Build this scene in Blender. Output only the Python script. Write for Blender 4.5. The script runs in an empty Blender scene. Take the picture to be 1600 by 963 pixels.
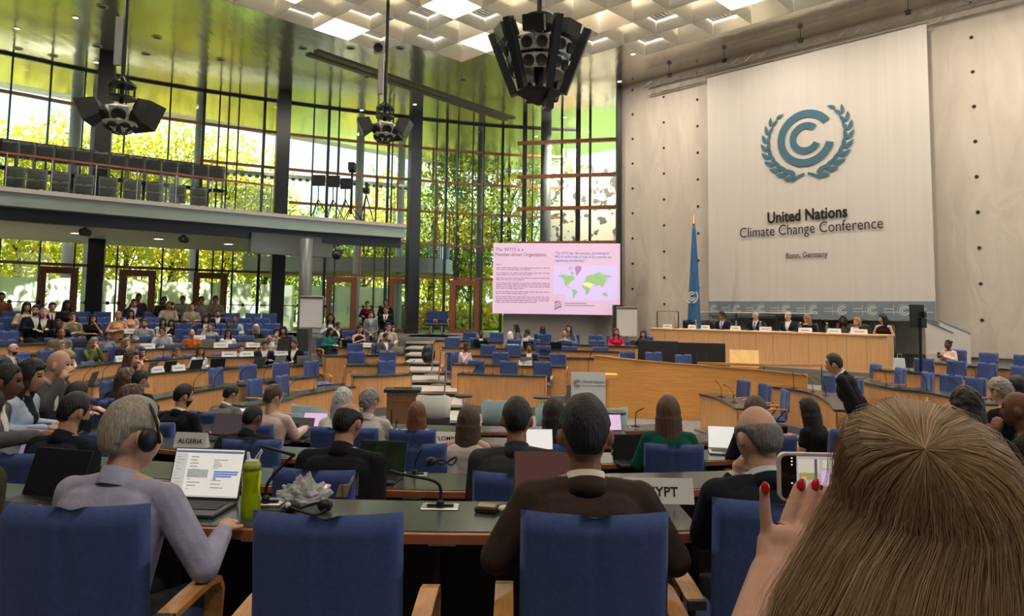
import bpy, math, random
import numpy as np
from mathutils import Vector, Matrix
sc = bpy.context.scene
C = sc.collection
# ------------------------------------------------------------------ camera
F, H, PX, PY = 1090.0, 1.65, 800.0, 402.0
TH, RO = math.atan(83/1090), 0.0133
_f = np.array([0, math.cos(TH), math.sin(TH)]); _u0 = np.array([0, -math.sin(TH), math.cos(TH)]); _r0 = np.array([1., 0, 0])
_r = math.cos(RO)*_r0 + math.sin(RO)*_u0; _u = -math.sin(RO)*_r0 + math.cos(RO)*_u0
cam = bpy.data.cameras.new('camera'); camo = bpy.data.objects.new('camera', cam); C.objects.link(camo)
cam.sensor_width = 36; cam.lens = F/1600*36; cam.shift_y = -(481.5-PY)/1600; cam.clip_start = .05; cam.clip_end = 500
camo.matrix_world = Matrix(((_r[0], _u[0], -_f[0], 0), (_r[1], _u[1], -_f[1], 0), (_r[2], _u[2], -_f[2], H), (0, 0, 0, 1)))
sc.camera = camo
def ray(u, v): return _f + _r*((u-PX)/F) + _u*((PY-v)/F)
def at(u, v, Y=None, z=None):          # the point of the hall seen at (u, v), on the plane y=Y or z=z
    d = ray(u, v); t = Y/d[1] if Y is not None else (z-H)/d[2]
    return np.array([d[0]*t, d[1]*t, H+d[2]*t])
def atl(u, v, p, q):                   # on the vertical plane through plan points p and q
    d = ray(u, v); n = np.array([q[1]-p[1], p[0]-q[0]]); t = (n[0]*p[0]+n[1]*p[1])/(n[0]*d[0]+n[1]*d[1])
    return np.array([d[0]*t, d[1]*t, H+d[2]*t])
def proj(p):
    w = np.asarray(p, float)-np.array([0, 0, H]); k = w@_f
    return PX+F*(w@_r)/k, PY-F*(w@_u)/k
# ------------------------------------------------------------------ light and view
sc.view_settings.view_transform = 'Standard'; sc.view_settings.look = 'None'
sc.view_settings.gamma = 1; sc.view_settings.use_curve_mapping = False
sc.view_settings.exposure = 0.66
sc.cycles.max_bounces = 8; sc.cycles.transparent_max_bounces = 16
sc.cycles.sample_clamp_indirect = 6
SKY, SUN, SKYLIGHT = 1.6, 14.0, 19.0
wd = bpy.data.worlds.new('sky'); sc.world = wd; wd.use_nodes = True
nt = wd.node_tree; N = nt.nodes; L = nt.links; N.clear()
tc = N.new('ShaderNodeTexCoord'); sx = N.new('ShaderNodeSeparateXYZ'); L.new(tc.outputs['Generated'], sx.inputs[0])
rp = N.new('ShaderNodeValToRGB'); rp.color_ramp.elements[0].color = (.62, .80, .95, 1); rp.color_ramp.elements[1].color = (.12, .38, .78, 1)
rp.color_ramp.elements[1].position = .7; L.new(sx.outputs['Z'], rp.inputs[0])
nz = N.new('ShaderNodeTexNoise'); nz.inputs['Scale'].default_value = 3.2; nz.inputs['Detail'].default_value = 7
mp = N.new('ShaderNodeMapping'); mp.inputs['Scale'].default_value = (1, 1, 2.2); L.new(tc.outputs['Generated'], mp.inputs[0]); L.new(mp.outputs[0], nz.inputs['Vector'])
r2 = N.new('ShaderNodeValToRGB'); r2.color_ramp.elements[0].position = .50; r2.color_ramp.elements[1].position = .68; L.new(nz.outputs[0], r2.inputs[0])
mx = N.new('ShaderNodeMixRGB'); mx.inputs[2].default_value = (1, 1, 1, 1); L.new(r2.outputs[0], mx.inputs[0]); L.new(rp.outputs[0], mx.inputs[1])
bg = N.new('ShaderNodeBackground'); bg.inputs[1].default_value = SKY; L.new(mx.outputs[0], bg.inputs[0])
wo = N.new('ShaderNodeOutputWorld'); L.new(bg.outputs[0], wo.inputs[0])
sl = bpy.data.lights.new('sun', 'SUN'); sl.energy = SUN; sl.angle = .01; sl.color = (1, .93, .8)
so = bpy.data.objects.new('sun', sl); C.objects.link(so)
so.rotation_euler = Vector((.55, -.62, -.72)).to_track_quat('-Z', 'Y').to_euler()
for i_, (x_, y_) in enumerate(((-3.5, -1.5), (0, -1.5), (3.5, -1.5), (-6, 1.5), (6, 1.5), (0, -4.5), (-12.8, 15), (-11, 19.5), (-6.5, 23.6), (-1, 24.6), (4, 23.8), (7.2, 20.2), (9.6, 17.2), (12.2, 13.2), (13.6, 9.5), (14.5, 15.0), (11.5, 14.8))):    # area lights added below the ceiling to brighten rear rows, sides and podium wall
    al = bpy.data.lights.new('added_fill_lamp', 'AREA'); al.shape = 'DISK'; al.size = .3; al.energy = 80 if i_ < 6 else 150 if i_ < 11 else 105; al.color = (1, .86, .70); ao = bpy.data.objects.new('added_fill_lamp', al); C.objects.link(ao); ao.location = (x_, y_, 10.55)
# ------------------------------------------------------------------ materials
MT = {}
def mat(name, col=(.5, .5, .5), rough=.6, metal=0., emit=0., spec=.5, noise=0., nscale=8., stretch=(1, 1, 1), bump=0., col2=None, trans=0., ior=1.45, alpha=1., coat=0., sheen=0.):
    if name in MT: return MT[name]
    m = bpy.data.materials.new(name); MT[name] = m; m.use_nodes = True
    n = m.node_tree.nodes; l = m.node_tree.links; b = n['Principled BSDF']
    b.inputs['Base Color'].default_value = (*col, 1); b.inputs['Roughness'].default_value = rough; b.inputs['Metallic'].default_value = metal
    b.inputs['Specular IOR Level'].default_value = spec; b.inputs['IOR'].default_value = ior
    b.inputs['Transmission Weight'].default_value = trans; b.inputs['Alpha'].default_value = alpha
    b.inputs['Coat Weight'].default_value = coat; b.inputs['Sheen Weight'].default_value = sheen
    if emit: b.inputs['Emission Color'].default_value = (*col, 1); b.inputs['Emission Strength'].default_value = emit
    if noise or bump or col2:
        t = n.new('ShaderNodeTexCoord'); p = n.new('ShaderNodeMapping'); p.inputs['Scale'].default_value = stretch
        l.new(t.outputs['Object'], p.inputs[0]); z = n.new('ShaderNodeTexNoise'); z.inputs['Scale'].default_value = nscale; z.inputs['Detail'].default_value = 5
        l.new(p.outputs[0], z.inputs['Vector'])
        if noise or col2:
            r = n.new('ShaderNodeValToRGB'); c2 = col2 or tuple(min(1, c*(1+noise)) for c in col); c1 = col if col2 else tuple(c*(1-noise) for c in col)
            r.color_ramp.elements[0].color = (*c1, 1); r.color_ramp.elements[1].color = (*c2, 1)
            r.color_ramp.elements[0].position = .32; r.color_ramp.elements[1].position = .68
            l.new(z.outputs[0], r.inputs[0]); l.new(r.outputs[0], b.inputs['Base Color'])
        if bump:
            q = n.new('ShaderNodeBump'); q.inputs['Strength'].default_value = bump; q.inputs['Distance'].default_value = .02
            l.new(z.outputs[0], q.inputs['Height']); l.new(q.outputs[0], b.inputs['Normal'])
    return m
def glassmat(name, tint, fac=.5, rough=.02, gl=.08):
    # thin pane: tinted see-through mixed with a mirror-like surface by viewing angle
    m = bpy.data.materials.new(name); m.use_nodes = True; n = m.node_tree.nodes; l = m.node_tree.links; n.clear()
    t = n.new('ShaderNodeBsdfTransparent'); t.inputs[0].default_value = (*tint, 1)
    g = n.new('ShaderNodeBsdfGlossy'); g.inputs['Roughness'].default_value = rough; g.inputs[0].default_value = (.9, .95, .93, 1)
    f = n.new('ShaderNodeFresnel'); f.inputs[0].default_value = 1.45
    x = n.new('ShaderNodeMixShader'); o = n.new('ShaderNodeOutputMaterial')
    l.new(f.outputs[0], x.inputs[0]); l.new(t.outputs[0], x.inputs[1]); l.new(g.outputs[0], x.inputs[2]); l.new(x.outputs[0], o.inputs[0])
    MT[name] = m; return m
def leafmat(name, c1, c2):
    m = mat(name, c1, .6, col2=c2, nscale=1.3); n = m.node_tree.nodes; l = m.node_tree.links; b = n['Principled BSDF']
    t = n.new('ShaderNodeBsdfTranslucent'); x = n.new('ShaderNodeMixShader'); x.inputs[0].default_value = .5
    l.new(b.inputs['Base Color'].links[0].from_socket, t.inputs[0]); l.new(b.outputs[0], x.inputs[1]); l.new(t.outputs[0], x.inputs[2])
    l.new(x.outputs[0], n['Material Output'].inputs[0]); return m
# ------------------------------------------------------------------ mesh builder
def nrm(v):
    v = np.asarray(v, float); k = np.linalg.norm(v); return v/k if k > 1e-9 else v
def frame(d):
    d = nrm(d); a = np.array([0, 0, 1.]) if abs(d[2]) < .9 else np.array([1., 0, 0]); x = nrm(np.cross(a, d)); return x, np.cross(d, x)
class MB:
    def __init__(s): s.v = []; s.f = []
    def add(s, vs, fs):
        o = len(s.v); s.v.extend([tuple(map(float, p)) for p in vs]); s.f.extend([tuple(i+o for i in f) for f in fs]); return s
    def box(s, c, d, rz=0., bev=0.):
        x, y, z = [k/2 for k in d]; ca, sa = math.cos(rz), math.sin(rz)
        b = min(bev, x*.9, y*.9, z*.9)
        if b <= 0:
            P = [(i, j, k) for k in (-z, z) for j in (-y, y) for i in (-x, x)]
            Fc = [(0, 2, 3, 1), (4, 5, 7, 6), (0, 1, 5, 4), (2, 6, 7, 3), (0, 4, 6, 2), (1, 3, 7, 5)]
        else:
            P = []; R = lambda X, Y, Z: P.extend([(-X+b, -Y, Z), (X-b, -Y, Z), (X, -Y+b, Z), (X, Y-b, Z), (X-b, Y, Z), (-X+b, Y, Z), (-X, Y-b, Z), (-X, -Y+b, Z)])
            for (e, Z) in ((b, -z), (0, -z+b), (0, z-b), (b, z)): R(x-e*.8, y-e*.8, Z)
            Fc = [tuple(range(7, -1, -1)), tuple(range(24, 32))]
            for r in range(3):
                for i in range(8): Fc.append((r*8+i, r*8+(i+1) % 8, r*8+8+(i+1) % 8, r*8+8+i))
        return s.add([(c[0]+p[0]*ca-p[1]*sa, c[1]+p[0]*sa+p[1]*ca, c[2]+p[2]) for p in P], Fc)
    def loft(s, rings, cap=True, close=True):
        n = len(rings[0]); o = len(s.v)
        for r in rings: s.v.extend([tuple(map(float, p)) for p in r])
        for k in range(len(rings)-1):
            for i in range(n if close else n-1):
                j = (i+1) % n; s.f.append((o+k*n+i, o+k*n+j, o+(k+1)*n+j, o+(k+1)*n+i))
        if cap: s.f.append(tuple(o+i for i in range(n-1, -1, -1))); s.f.append(tuple(o+(len(rings)-1)*n+i for i in range(n)))
        return s
    def tube(s, pts, r, seg=8):
        pts = [np.asarray(p, float) for p in pts]; rs = r if hasattr(r, '__len__') else [r]*len(pts); rings = []
        x = None
        for i, p in enumerate(pts):
            d = pts[min(i+1, len(pts)-1)]-pts[max(i-1, 0)]
            if x is None: x, y = frame(d)
            else:
                d = nrm(d); x = nrm(x-d*(x@d)); y = np.cross(d, x)
            rings.append([p+rs[i]*(math.cos(a)*x+math.sin(a)*y) for a in np.arange(seg)*2*math.pi/seg])
        return s.loft(rings)
    def cap(s, p, q, r1, r2, seg=10):    # tapered rod with round ends
        p = np.asarray(p, float); q = np.asarray(q, float); d = nrm(q-p) if np.linalg.norm(q-p) > 1e-6 else np.array([0, 0, 1.]); x, y = frame(d); rings = []
        for e, c, r, sg in ((p, 0, r1, -1), (q, 1, r2, 1)):
            A = (80, 50, 20, 0) if c == 0 else (0, 20, 50, 80)
            for a in A:
                a = math.radians(a); rings.append([e+sg*d*r*math.sin(a)+r*math.cos(a)*(math.cos(t)*x+math.sin(t)*y) for t in np.arange(seg)*2*math.pi/seg])
        return s.loft(rings)
    def ell(s, c, r, seg=14, rng=9, R=None):
        rings = []
        for i in range(1, rng):
            a = math.pi*i/rng; rings.append([(math.sin(a)*math.cos(t)*r[0], math.sin(a)*math.sin(t)*r[1], math.cos(a)*r[2]) for t in np.arange(seg)*2*math.pi/seg])
        if R is not None: rings = [[R@np.array(p) for p in g] for g in rings]
        rings = [[np.asarray(p)+np.asarray(c) for p in g] for g in rings][::-1]
        return s.loft(rings)
    def lathe(s, c, prof, seg=20):
        return s.loft([[(c[0]+r*math.cos(t), c[1]+r*math.sin(t), c[2]+z) for t in np.arange(seg)*2*math.pi/seg] for r, z in prof])
    def prism(s, poly, z0, z1):
        P = list(poly); A = sum(P[i][0]*P[(i+1) % len(P)][1]-P[(i+1) % len(P)][0]*P[i][1] for i in range(len(P)))
        if A < 0: P = P[::-1]
        return s.loft([[(p[0], p[1], z0) for p in P], [(p[0], p[1], z1) for p in P]])
    def xf(s, M):
        a = np.array(s.v); M = np.array(M); s.v = [tuple(p) for p in a@M[:3, :3].T+M[:3, 3]]; return s
    def mesh(s, name='m', smooth=False):
        me = bpy.data.meshes.new(name); me.from_pydata(s.v, [], s.f)
        if smooth: me.polygons.foreach_set('use_smooth', [True]*len(me.polygons))
        me.update(); return me
def part(name, mb, m, parent=None, smooth=False, label=None, kind=None, bevel=0.):
    me = mb.mesh(name, smooth) if isinstance(mb, MB) else mb
    o = bpy.data.objects.new(name, me); C.objects.link(o)
    if m is not None and not len(me.materials): me.materials.append(m)
    if parent: o.parent = parent
    if label: o['label'] = label
    if kind: o['kind'] = kind
    if bevel:
        b = o.modifiers.new('bevel', 'BEVEL'); b.width = bevel; b.segments = 2; b.limit_method = 'ANGLE'
    return o
def tag(o, label, cat, group=None, kind=None):
    o['label'] = label; o['category'] = cat
    if group: o['group'] = group
    if kind: o['kind'] = kind
    return o
def thing(name, label, cat, loc=(0, 0, 0), rz=0., group=None):
    o = bpy.data.objects.new(name, None); C.objects.link(o); o.location = loc; o.rotation_euler = (0, 0, rz); o.empty_display_size = .1
    return tag(o, label, cat, group)
def struct(name, mb, m, label=None, parent=None, smooth=False):
    o = part(name, mb, m, parent, smooth)
    if not parent: o['kind'] = 'structure'
    if label: o['label'] = label
    return o
def dup(root, loc, rz, label=None, group=None, scale=None):
    r = root.copy(); C.objects.link(r); r.location = loc; r.rotation_euler = (0, 0, rz)
    if label: r['label'] = label
    if group: r['group'] = group
    if scale: r.scale = scale
    for ch in root.children:
        c = ch.copy(); C.objects.link(c); c.parent = r
        for g in ch.children:
            d = g.copy(); C.objects.link(d); d.parent = c
    return r
def text_mesh(body, size, bold=0., align='CENTER', spacing=1., ext=.002, sx=1.):
    cu = bpy.data.curves.new('t', 'FONT'); cu.body = body; cu.size = size; cu.align_x = align; cu.offset = bold*size; cu.extrude = ext
    cu.space_character = spacing; cu.resolution_u = 3
    o = bpy.data.objects.new('t', cu); C.objects.link(o); dg = bpy.context.evaluated_depsgraph_get()
    me = bpy.data.meshes.new_from_object(o.evaluated_get(dg)); bpy.data.objects.remove(o); bpy.data.curves.remove(cu)
    M_ = Matrix(((sx, 0, 0, 0), (0, 0, -1, 0), (0, 1, 0, 0), (0, 0, 0, 1)))   # stand it up: reads from -Y
    me.transform(M_); return me
def lettering(body, size, m, parent, loc, bold=0., align='CENTER', spacing=1., rot=(0, 0, 0), name='lettering', sx=1., ext=.002):
    me = text_mesh(body, size, bold, align, spacing, ext, sx); me.materials.clear(); me.materials.append(m)
    o = bpy.data.objects.new(name, me); C.objects.link(o); o.parent = parent; o.location = loc; o.rotation_euler = rot; return o
def spline(pts, n=12):
    P = [np.asarray(p, float) for p in pts]; P = [2*P[0]-P[1]]+P+[2*P[-1]-P[-2]]; out = []
    for i in range(1, len(P)-2):
        for k in range(n):
            t = k/n; a, b, c, d = P[i-1:i+3]
            out.append(.5*((2*b)+(-a+c)*t+(2*a-5*b+4*c-d)*t*t+(-a+3*b-3*c+d)*t**3))
    out.append(P[-2]); return out
def offset(cv, d):                      # plan curve moved sideways by d (to its left)
    out = []
    for i in range(len(cv)):
        t = nrm(cv[min(i+1, len(cv)-1)][:2]-cv[max(i-1, 0)][:2]); out.append(np.array([cv[i][0]-t[1]*d, cv[i][1]+t[0]*d]))
    return out
def strip(mb, a, b, z0, z1):            # solid between two plan curves
    return mb.loft([[(p[0], p[1], z0), (q[0], q[1], z0), (q[0], q[1], z1), (p[0], p[1], z1)] for p, q in zip(a, b)])
random.seed(7); RNG = np.random.default_rng(7)
ORD = ['first', 'second', 'third', 'fourth', 'fifth', 'sixth', 'seventh', 'eighth', 'ninth', 'tenth', 'eleventh', 'twelfth', 'thirteenth', 'fourteenth', 'fifteenth', 'sixteenth', 'seventeenth', 'eighteenth', 'nineteenth', 'twentieth']
skinD = dict(rough=.5, spec=.35)
WOOD = mat('wood_front', (.70, .36, .15), .42, noise=.13, nscale=5, stretch=(9, 9, .35))
WOODD = mat('wood_dais', (.80, .39, .11), .4, noise=.11, nscale=4, stretch=(.5, .5, 8))
WOODE = mat('wood_edge', (.33, .115, .05), .35, noise=.2, nscale=6)
WOODA = mat('wood_arm', (.52, .25, .085), .35, noise=.15, nscale=10, stretch=(6, 1, 6))
WOODP = mat('wood_podium', (.80, .46, .22), .42, noise=.08, nscale=4, stretch=(7, 7, .3))
DOORW = mat('wood_door', (.25, .085, .04), .45, noise=.2, nscale=6, stretch=(6, 6, .5))
TOP = mat('desk_top', (.055, .062, .058), .22, noise=.1, nscale=20)
BLACK = mat('black', (.012, .012, .013), .45)
DARK = mat('dark_metal', (.03, .032, .034), .4, .3)
STEEL = mat('steel', (.55, .55, .54), .3, 1.)
GREYM = mat('grey_metal', (.16, .17, .17), .45, .2)
BLUE = mat('blue_fabric', (.038, .070, .215), .85, noise=.12, nscale=60, sheen=.15)
WHITE = mat('white_card', (.78, .77, .76), .6)
PAPER = mat('paper', (.8, .8, .79), .7)
INK = mat('ink', (.01, .01, .012), .6)
CARPET = mat('carpet', (.20, .185, .17), .95, noise=.12, nscale=40)
GLASS = glassmat('glass', (.90, .95, .92)); GLASSD = glassmat('glass_balcony', (.62, .68, .66))
# ================================================================== the setting
ZC = 10.6
_fu = np.array([-180, 0, 90, 300, 530, 725, 850, 905, 1000]); _fy = np.array([22.5, 24.6, 25.8, 28.4, 31, 33, 33.8, 33.9, 33.9])
def fac(u): 
    Y = float(np.interp(u, _fu, _fy)) if not hasattr(fac, 'c') else float(np.interp(u, fac.c[0], fac.c[1]))
    return at(u, 480, Y=Y)[:2]
_sp = spline([np.array([a, b]) for a, b in zip(_fu, _fy)], 10); fac.c = (np.array([p[0] for p in _sp]), np.array([p[1] for p in _sp]))
def fpt(u, v): return at(u, v, Y=fac(u)[1])
# floors: one base slab, then stepped tiers behind every desk row
FL = {}
mb = MB(); mb.box((0, 14, -1.0), (60, 50, .2)); 
struct('floor', mb, CARPET)
ROWS = {}
def row(name, pix, ztop, far=False, n=8):
    pts = [at(u, v, z=ztop)[:2] for u, v in pix]; ROWS[name] = dict(c=spline(pts, n) if len(pts) > 2 else spline([pts[0], (pts[0]+pts[1])/2, pts[1]], n), z=ztop, fl=ztop-.75)
row('C', [(378, 634), (442, 626), (470, 617), (500, 612), (528, 607), (556, 604)], -.10)
row('B', [(228, 627), (262, 620), (294, 614), (340, 606), (390, 600), (440, 593), (498, 588)], .05)
row('A', [(148, 602), (186, 592), (236, 584), (280, 580), (320, 577), (400, 573), (450, 571), (505, 570)], .20)
row('M', [(95, 579), (124, 573), (186, 566), (231, 563), (262, 561), (312, 558), (362, 558), (400, 557)], .42)
row('N1', [(0, 562), (33, 556), (62, 553), (150, 548), (247, 545), (320, 544), (400, 543)], .60)
row('N2', [(-20, 541), (62, 537), (110, 535), (212, 533), (309, 532), (420, 532)], .75)
row('m1', [(552, 588), (598, 587), (645, 585)], .05); row('m2', [(541, 570.5), (590, 570), (640, 569)], .2)
row('m3', [(508, 556), (570, 555), (634, 554)], .35); row('m4', [(528, 543), (580, 543), (630, 543)], .5); row('m5', [(534, 532), (580, 532), (622, 532)], .65)
row('r1', [(714, 584), (780, 586), (852, 588)], .05); row('r2', [(705, 569), (800, 571), (884, 573)], .2)
row('r3', [(695, 555), (800, 557), (930, 560)], .35); row('r4', [(687, 543), (800, 545), (985, 550)], .5); row('r5', [(678, 532), (800, 535), (1000, 542)], .65)
row('R1', [(1092, 615), (1119, 622), (1138, 631), (1149, 638)], -.1); row('R2', [(1206, 604), (1263, 613), (1291, 627), (1303, 640)], .05)
row('R3', [(1340, 595), (1392, 606), (1450, 613), (1530, 631)], .2); row('R4', [(1363, 577), (1480, 587), (1548, 597), (1640, 612)], .35); row('R5', [(1425, 562), (1452, 566), (1600, 579), (1680, 588)], .5)
for k, nm in enumerate(('N3', 'N4', 'N5', 'N6')):
    base = ROWS['N2']; ROWS[nm] = dict(c=[np.array(p) for p in offset(base['c'], 1.25*(k+1))], z=.75+.14*(k+1), fl=.14*(k+1))
CEN = np.array([.3, 13.5])
for nm, r in ROWS.items():
    c = r['c']; m = len(c)//2; t = nrm(c[m+1]-c[m-1]); left = np.array([-t[1], t[0]])
    r['s'] = 1 if left@(c[m]-(CEN if nm[0] != 'R' else np.array([2, 13]))) > 0 else -1    # side away from the centre
# our own rows: arcs around the hall's centre; z of desk tops falls row by row
DR = {1: (2.90, 0.0, 10.5), 2: (4.42, -.22, 9.5), 3: (6.02, -.40, 9.), 4: (7.62, -.55, 8.5), 5: (9.2, -.68, 8.)}
def darc(k, d=0., n=33, w=None):
    y, z, R = DR[k]; w = w or {1: 3.2, 2: 4.4, 3: 4.9, 4: 4.6, 5: 3.4}[k]; x0 = -.35
    return [np.array([x, y+d+R-math.sqrt(R*R-(x-x0)**2)]) for x in np.linspace(-w, w, n)]
tb = []
def tier(name, c, z, out):
    mb = MB(); mb.prism([tuple(p) for p in c]+[tuple(o) for o in out], -.95, z); struct(name, mb, CARPET if len(name) < 7 or z > -.56 or True else CARPET)
i = 0
for nm in ('C', 'B', 'A', 'M', 'N1', 'N2', 'N3', 'N4', 'N5', 'N6'):
    r = ROWS[nm]; c = offset(r['c'], -.12*r['s']); a, b = c[0], c[-1]; i += 1
    tier(f'floor_{i+1}', c, r['fl'], [b+np.array([-.5, 9.]), a+np.array([-14, 9]), a+np.array([-13., -2])])
for nm in ('m1', 'm2', 'm3', 'm4', 'm5'):
    r = ROWS[nm]; c = offset(r['c'], -.12*r['s']); i += 1; a, b = sorted([c[0], c[-1]], key=lambda p: p[0])
    tier(f'floor_{i+1}', [a, b], r['fl'], [(b[0], 27), (a[0]-.3, 27)])
for nm in ('r1', 'r2', 'r3', 'r4', 'r5'):
    r = ROWS[nm]; c = offset(r['c'], -.12*r['s']); i += 1; a, b = sorted([c[0], c[-1]], key=lambda p: p[0])
    tier(f'floor_{i+1}', [a, b], r['fl'], [(b[0], 27), (a[0], 27)])
for nm in ('R1', 'R2', 'R3', 'R4', 'R5'):
    r = ROWS[nm]; c = offset(r['c'], -.12*r['s']); i += 1; a, b = sorted([c[0], c[-1]], key=lambda p: -p[1])
    c = c if c[0][1] > c[-1][1] else c[::-1]; tier(f'floor_{i+1}', c, r['fl'], [(b[0]+9, b[1]-.5), (a[0]+9, a[1]+.5)])
for k in (4, 3, 2, 1):
    i += 1; tier(f'floor_{i+1}', darc(k, .62, 21, w=8.), DR[k][1], [(9, -5), (-9, -5)])
# platform along the glass and the stairs in the aisle
pl = [fac(u)+np.array([.02, -.05]) for u in range(-150, 990, 40)]
mb = MB(); mb.prism([tuple(p) for p in pl]+[(4.5, 29), (0, 28.4), (-4, 26.5), (-9, 24.8), (-14, 22.8), (-19, 20.5)], -.9, .56); i += 1; struct(f'floor_{i+1}', mb, CARPET)
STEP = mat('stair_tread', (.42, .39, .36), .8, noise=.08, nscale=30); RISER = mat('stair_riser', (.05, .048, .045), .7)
ax0, ax1 = at(648, 585, z=.05), at(712, 585, z=.05)
st = MB(); rs_ = MB(); ys = np.linspace(15.2, 27.6, 10); zs = np.linspace(-.72, .56, 10)
for y, z, y2 in zip(ys, zs, list(ys[1:])+[29.6]):
    xa, xb = (645-800)/F*y+.05, (700-800)/F*y+.15
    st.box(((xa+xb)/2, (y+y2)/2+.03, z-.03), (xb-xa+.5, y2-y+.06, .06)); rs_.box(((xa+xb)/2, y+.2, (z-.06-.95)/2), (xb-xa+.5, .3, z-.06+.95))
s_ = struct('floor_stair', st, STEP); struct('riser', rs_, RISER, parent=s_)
# ceiling of polished perforated metal with a round skylight opening
SKC, SKR = np.array([0., 11.0]), 11.75
CEIL = bpy.data.materials.new('ceiling_metal'); CEIL.use_nodes = True
n = CEIL.node_tree.nodes; l = CEIL.node_tree.links; b = n['Principled BSDF']
b.inputs['Base Color'].default_value = (.66, .63, .55, 1); b.inputs['Metallic'].default_value = .8; b.inputs['Roughness'].default_value = .15
t = n.new('ShaderNodeTexCoord'); w1 = n.new('ShaderNodeTexNoise'); w1.inputs['Scale'].default_value = .9; w1.inputs['Detail'].default_value = 2.5
mp_ = n.new('ShaderNodeMapping'); mp_.inputs['Scale'].default_value = (2.2, .8, 1); l.new(t.outputs['Object'], mp_.inputs[0]); l.new(mp_.outputs[0], w1.inputs['Vector'])
bp = n.new('ShaderNodeBump'); bp.inputs['Strength'].default_value = .22; bp.inputs['Distance'].default_value = .06; l.new(w1.outputs[0], bp.inputs['Height']); l.new(bp.outputs[0], b.inputs['Normal'])
A0 = math.radians(45.3); ua = np.array([math.cos(A0), math.sin(A0)]); ub = np.array([-math.sin(A0), math.cos(A0)])
S_ = 1.22
cells = [(i, j) for i in range(-12, 13) for j in range(-12, 13) if np.linalg.norm((i+.5)*S_*ua+(j+.5)*S_*ub) < SKR-.3]
cs = set(cells)
mb = MB(); NN = 34          # ceiling plate: grid of the building's squares minus the skylight cells, so its edge is stepped
for i_ in range(-NN, NN):
    j = -NN
    while j < NN:
        if (i_, j) in cs: j += 1; continue
        k = j
        while k < NN and (i_, k) not in cs: k += 1
        q = [SKC+a*S_*ua+c*S_*ub for a, c in ((i_, j), (i_+1, j), (i_+1, k), (i_, k))]
        mb.add([(p[0], p[1], ZC) for p in q], [(0, 3, 2, 1)]); j = k
# keep it inside the roof outline: drop everything beyond the eave line
EP, EQ = at(0, 128, z=ZC)[:2], at(740, 262, z=ZC)[:2]
me_ = mb.mesh('ceiling'); import bmesh
bm = bmesh.new(); bm.from_mesh(me_); bmesh.ops.remove_doubles(bm, verts=bm.verts, dist=1e-4)
ed = nrm(np.array([*(EQ-EP), 0])); en = np.array([-ed[1], ed[0], 0])
bmesh.ops.bisect_plane(bm, geom=bm.verts[:]+bm.edges[:]+bm.faces[:], plane_co=(*EP, 0), plane_no=tuple(en), clear_outer=True)
WP, WD = np.array([4.28, 27.3]), np.array([.7071, -.7071])      # podium wall: plan line
bmesh.ops.bisect_plane(bm, geom=bm.verts[:]+bm.edges[:]+bm.faces[:], plane_co=(WP[0]+6, WP[1]+6, 0), plane_no=(.7071, .7071, 0), clear_outer=True)
bm.to_mesh(me_); bm.free()
struct('ceiling', me_, CEIL)
# roof slab over the plate, with the skylight's hole walls
ROOF = mat('roof', (.4, .4, .38), .8); EAVE = mat('eave', (.75, .72, .66), .7)
mb = MB(); p0, p1 = EP-ed[:2]*12, EQ+ed[:2]*14
mb.loft([[(*(p+en[:2]*.02), ZC-.02), (*(p+en[:2]*1.9), ZC+.25), (*(p+en[:2]*1.9), ZC+.7), (*(p+en[:2]*.02), ZC+1.1)] for p in (p0, p1)]); struct('trim_1', mb, EAVE)
# skylight: luminous glazing above hanging cassettes of white blades
SKYG = mat('skylight_glazing', (1, .97, .92), .5, emit=SKYLIGHT)
mb = MB(); cc = [SKC+SKR*1.06*np.array([math.cos(a), math.sin(a)]) for a in np.linspace(0, 2*math.pi, 48, endpoint=False)]
cc = [p for p in cc if p[1] > 6.5]; mb.add([(p[0], p[1], ZC+2.3) for p in cc], [tuple(range(len(cc)-1, -1, -1))])
struct('window_skylight', mb, SKYG); mb = MB(); cl = [SKC+SKR*1.06*np.array([math.cos(a), math.sin(a)]) for a in np.linspace(0, 2*math.pi, 96, endpoint=False)]; cl = [p for p in cl if p[1] <= 6.5]; mb.prism([tuple(p) for p in cl], ZC+2.3, ZC+2.4); struct('ceiling_light_block', mb, mat('unseen_light_block', (.3, .29, .27), .8))  # unseen slab added over the rear opening to keep skylight off the foreground
mb = MB(); nC = 64
mb.loft([[(*(SKC+SKR*1.07*np.array([math.cos(a), math.sin(a)])), z) for a in np.arange(nC)*2*math.pi/nC] for z in (ZC+.02, ZC+2.4)], cap=False); struct('trim_2', mb, mat('lightwell', (.8, .79, .75), .7))
BLADE = mat('cassette_blade', (.66, .63, .56), .45)
m = BLADE; n = m.node_tree.nodes; l = m.node_tree.links; t = n.new('ShaderNodeBsdfTranslucent'); t.inputs[0].default_value = (.85, .80, .68, 1); x = n.new('ShaderNodeMixShader'); x.inputs[0].default_value = .25
l.new(n['Principled BSDF'].outputs[0], x.inputs[1]); l.new(t.outputs[0], x.inputs[2]); l.new(x.outputs[0], n['Material Output'].inputs[0])
LOUV = mat('cassette_louvre', (.60, .59, .55), .5); AMBER = mat('amber_panel', (.75, .36, .03), .5, emit=.5)
lou = MB(); fin = MB(); amb = MB(); done = set(); hf = random.Random(3)
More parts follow.
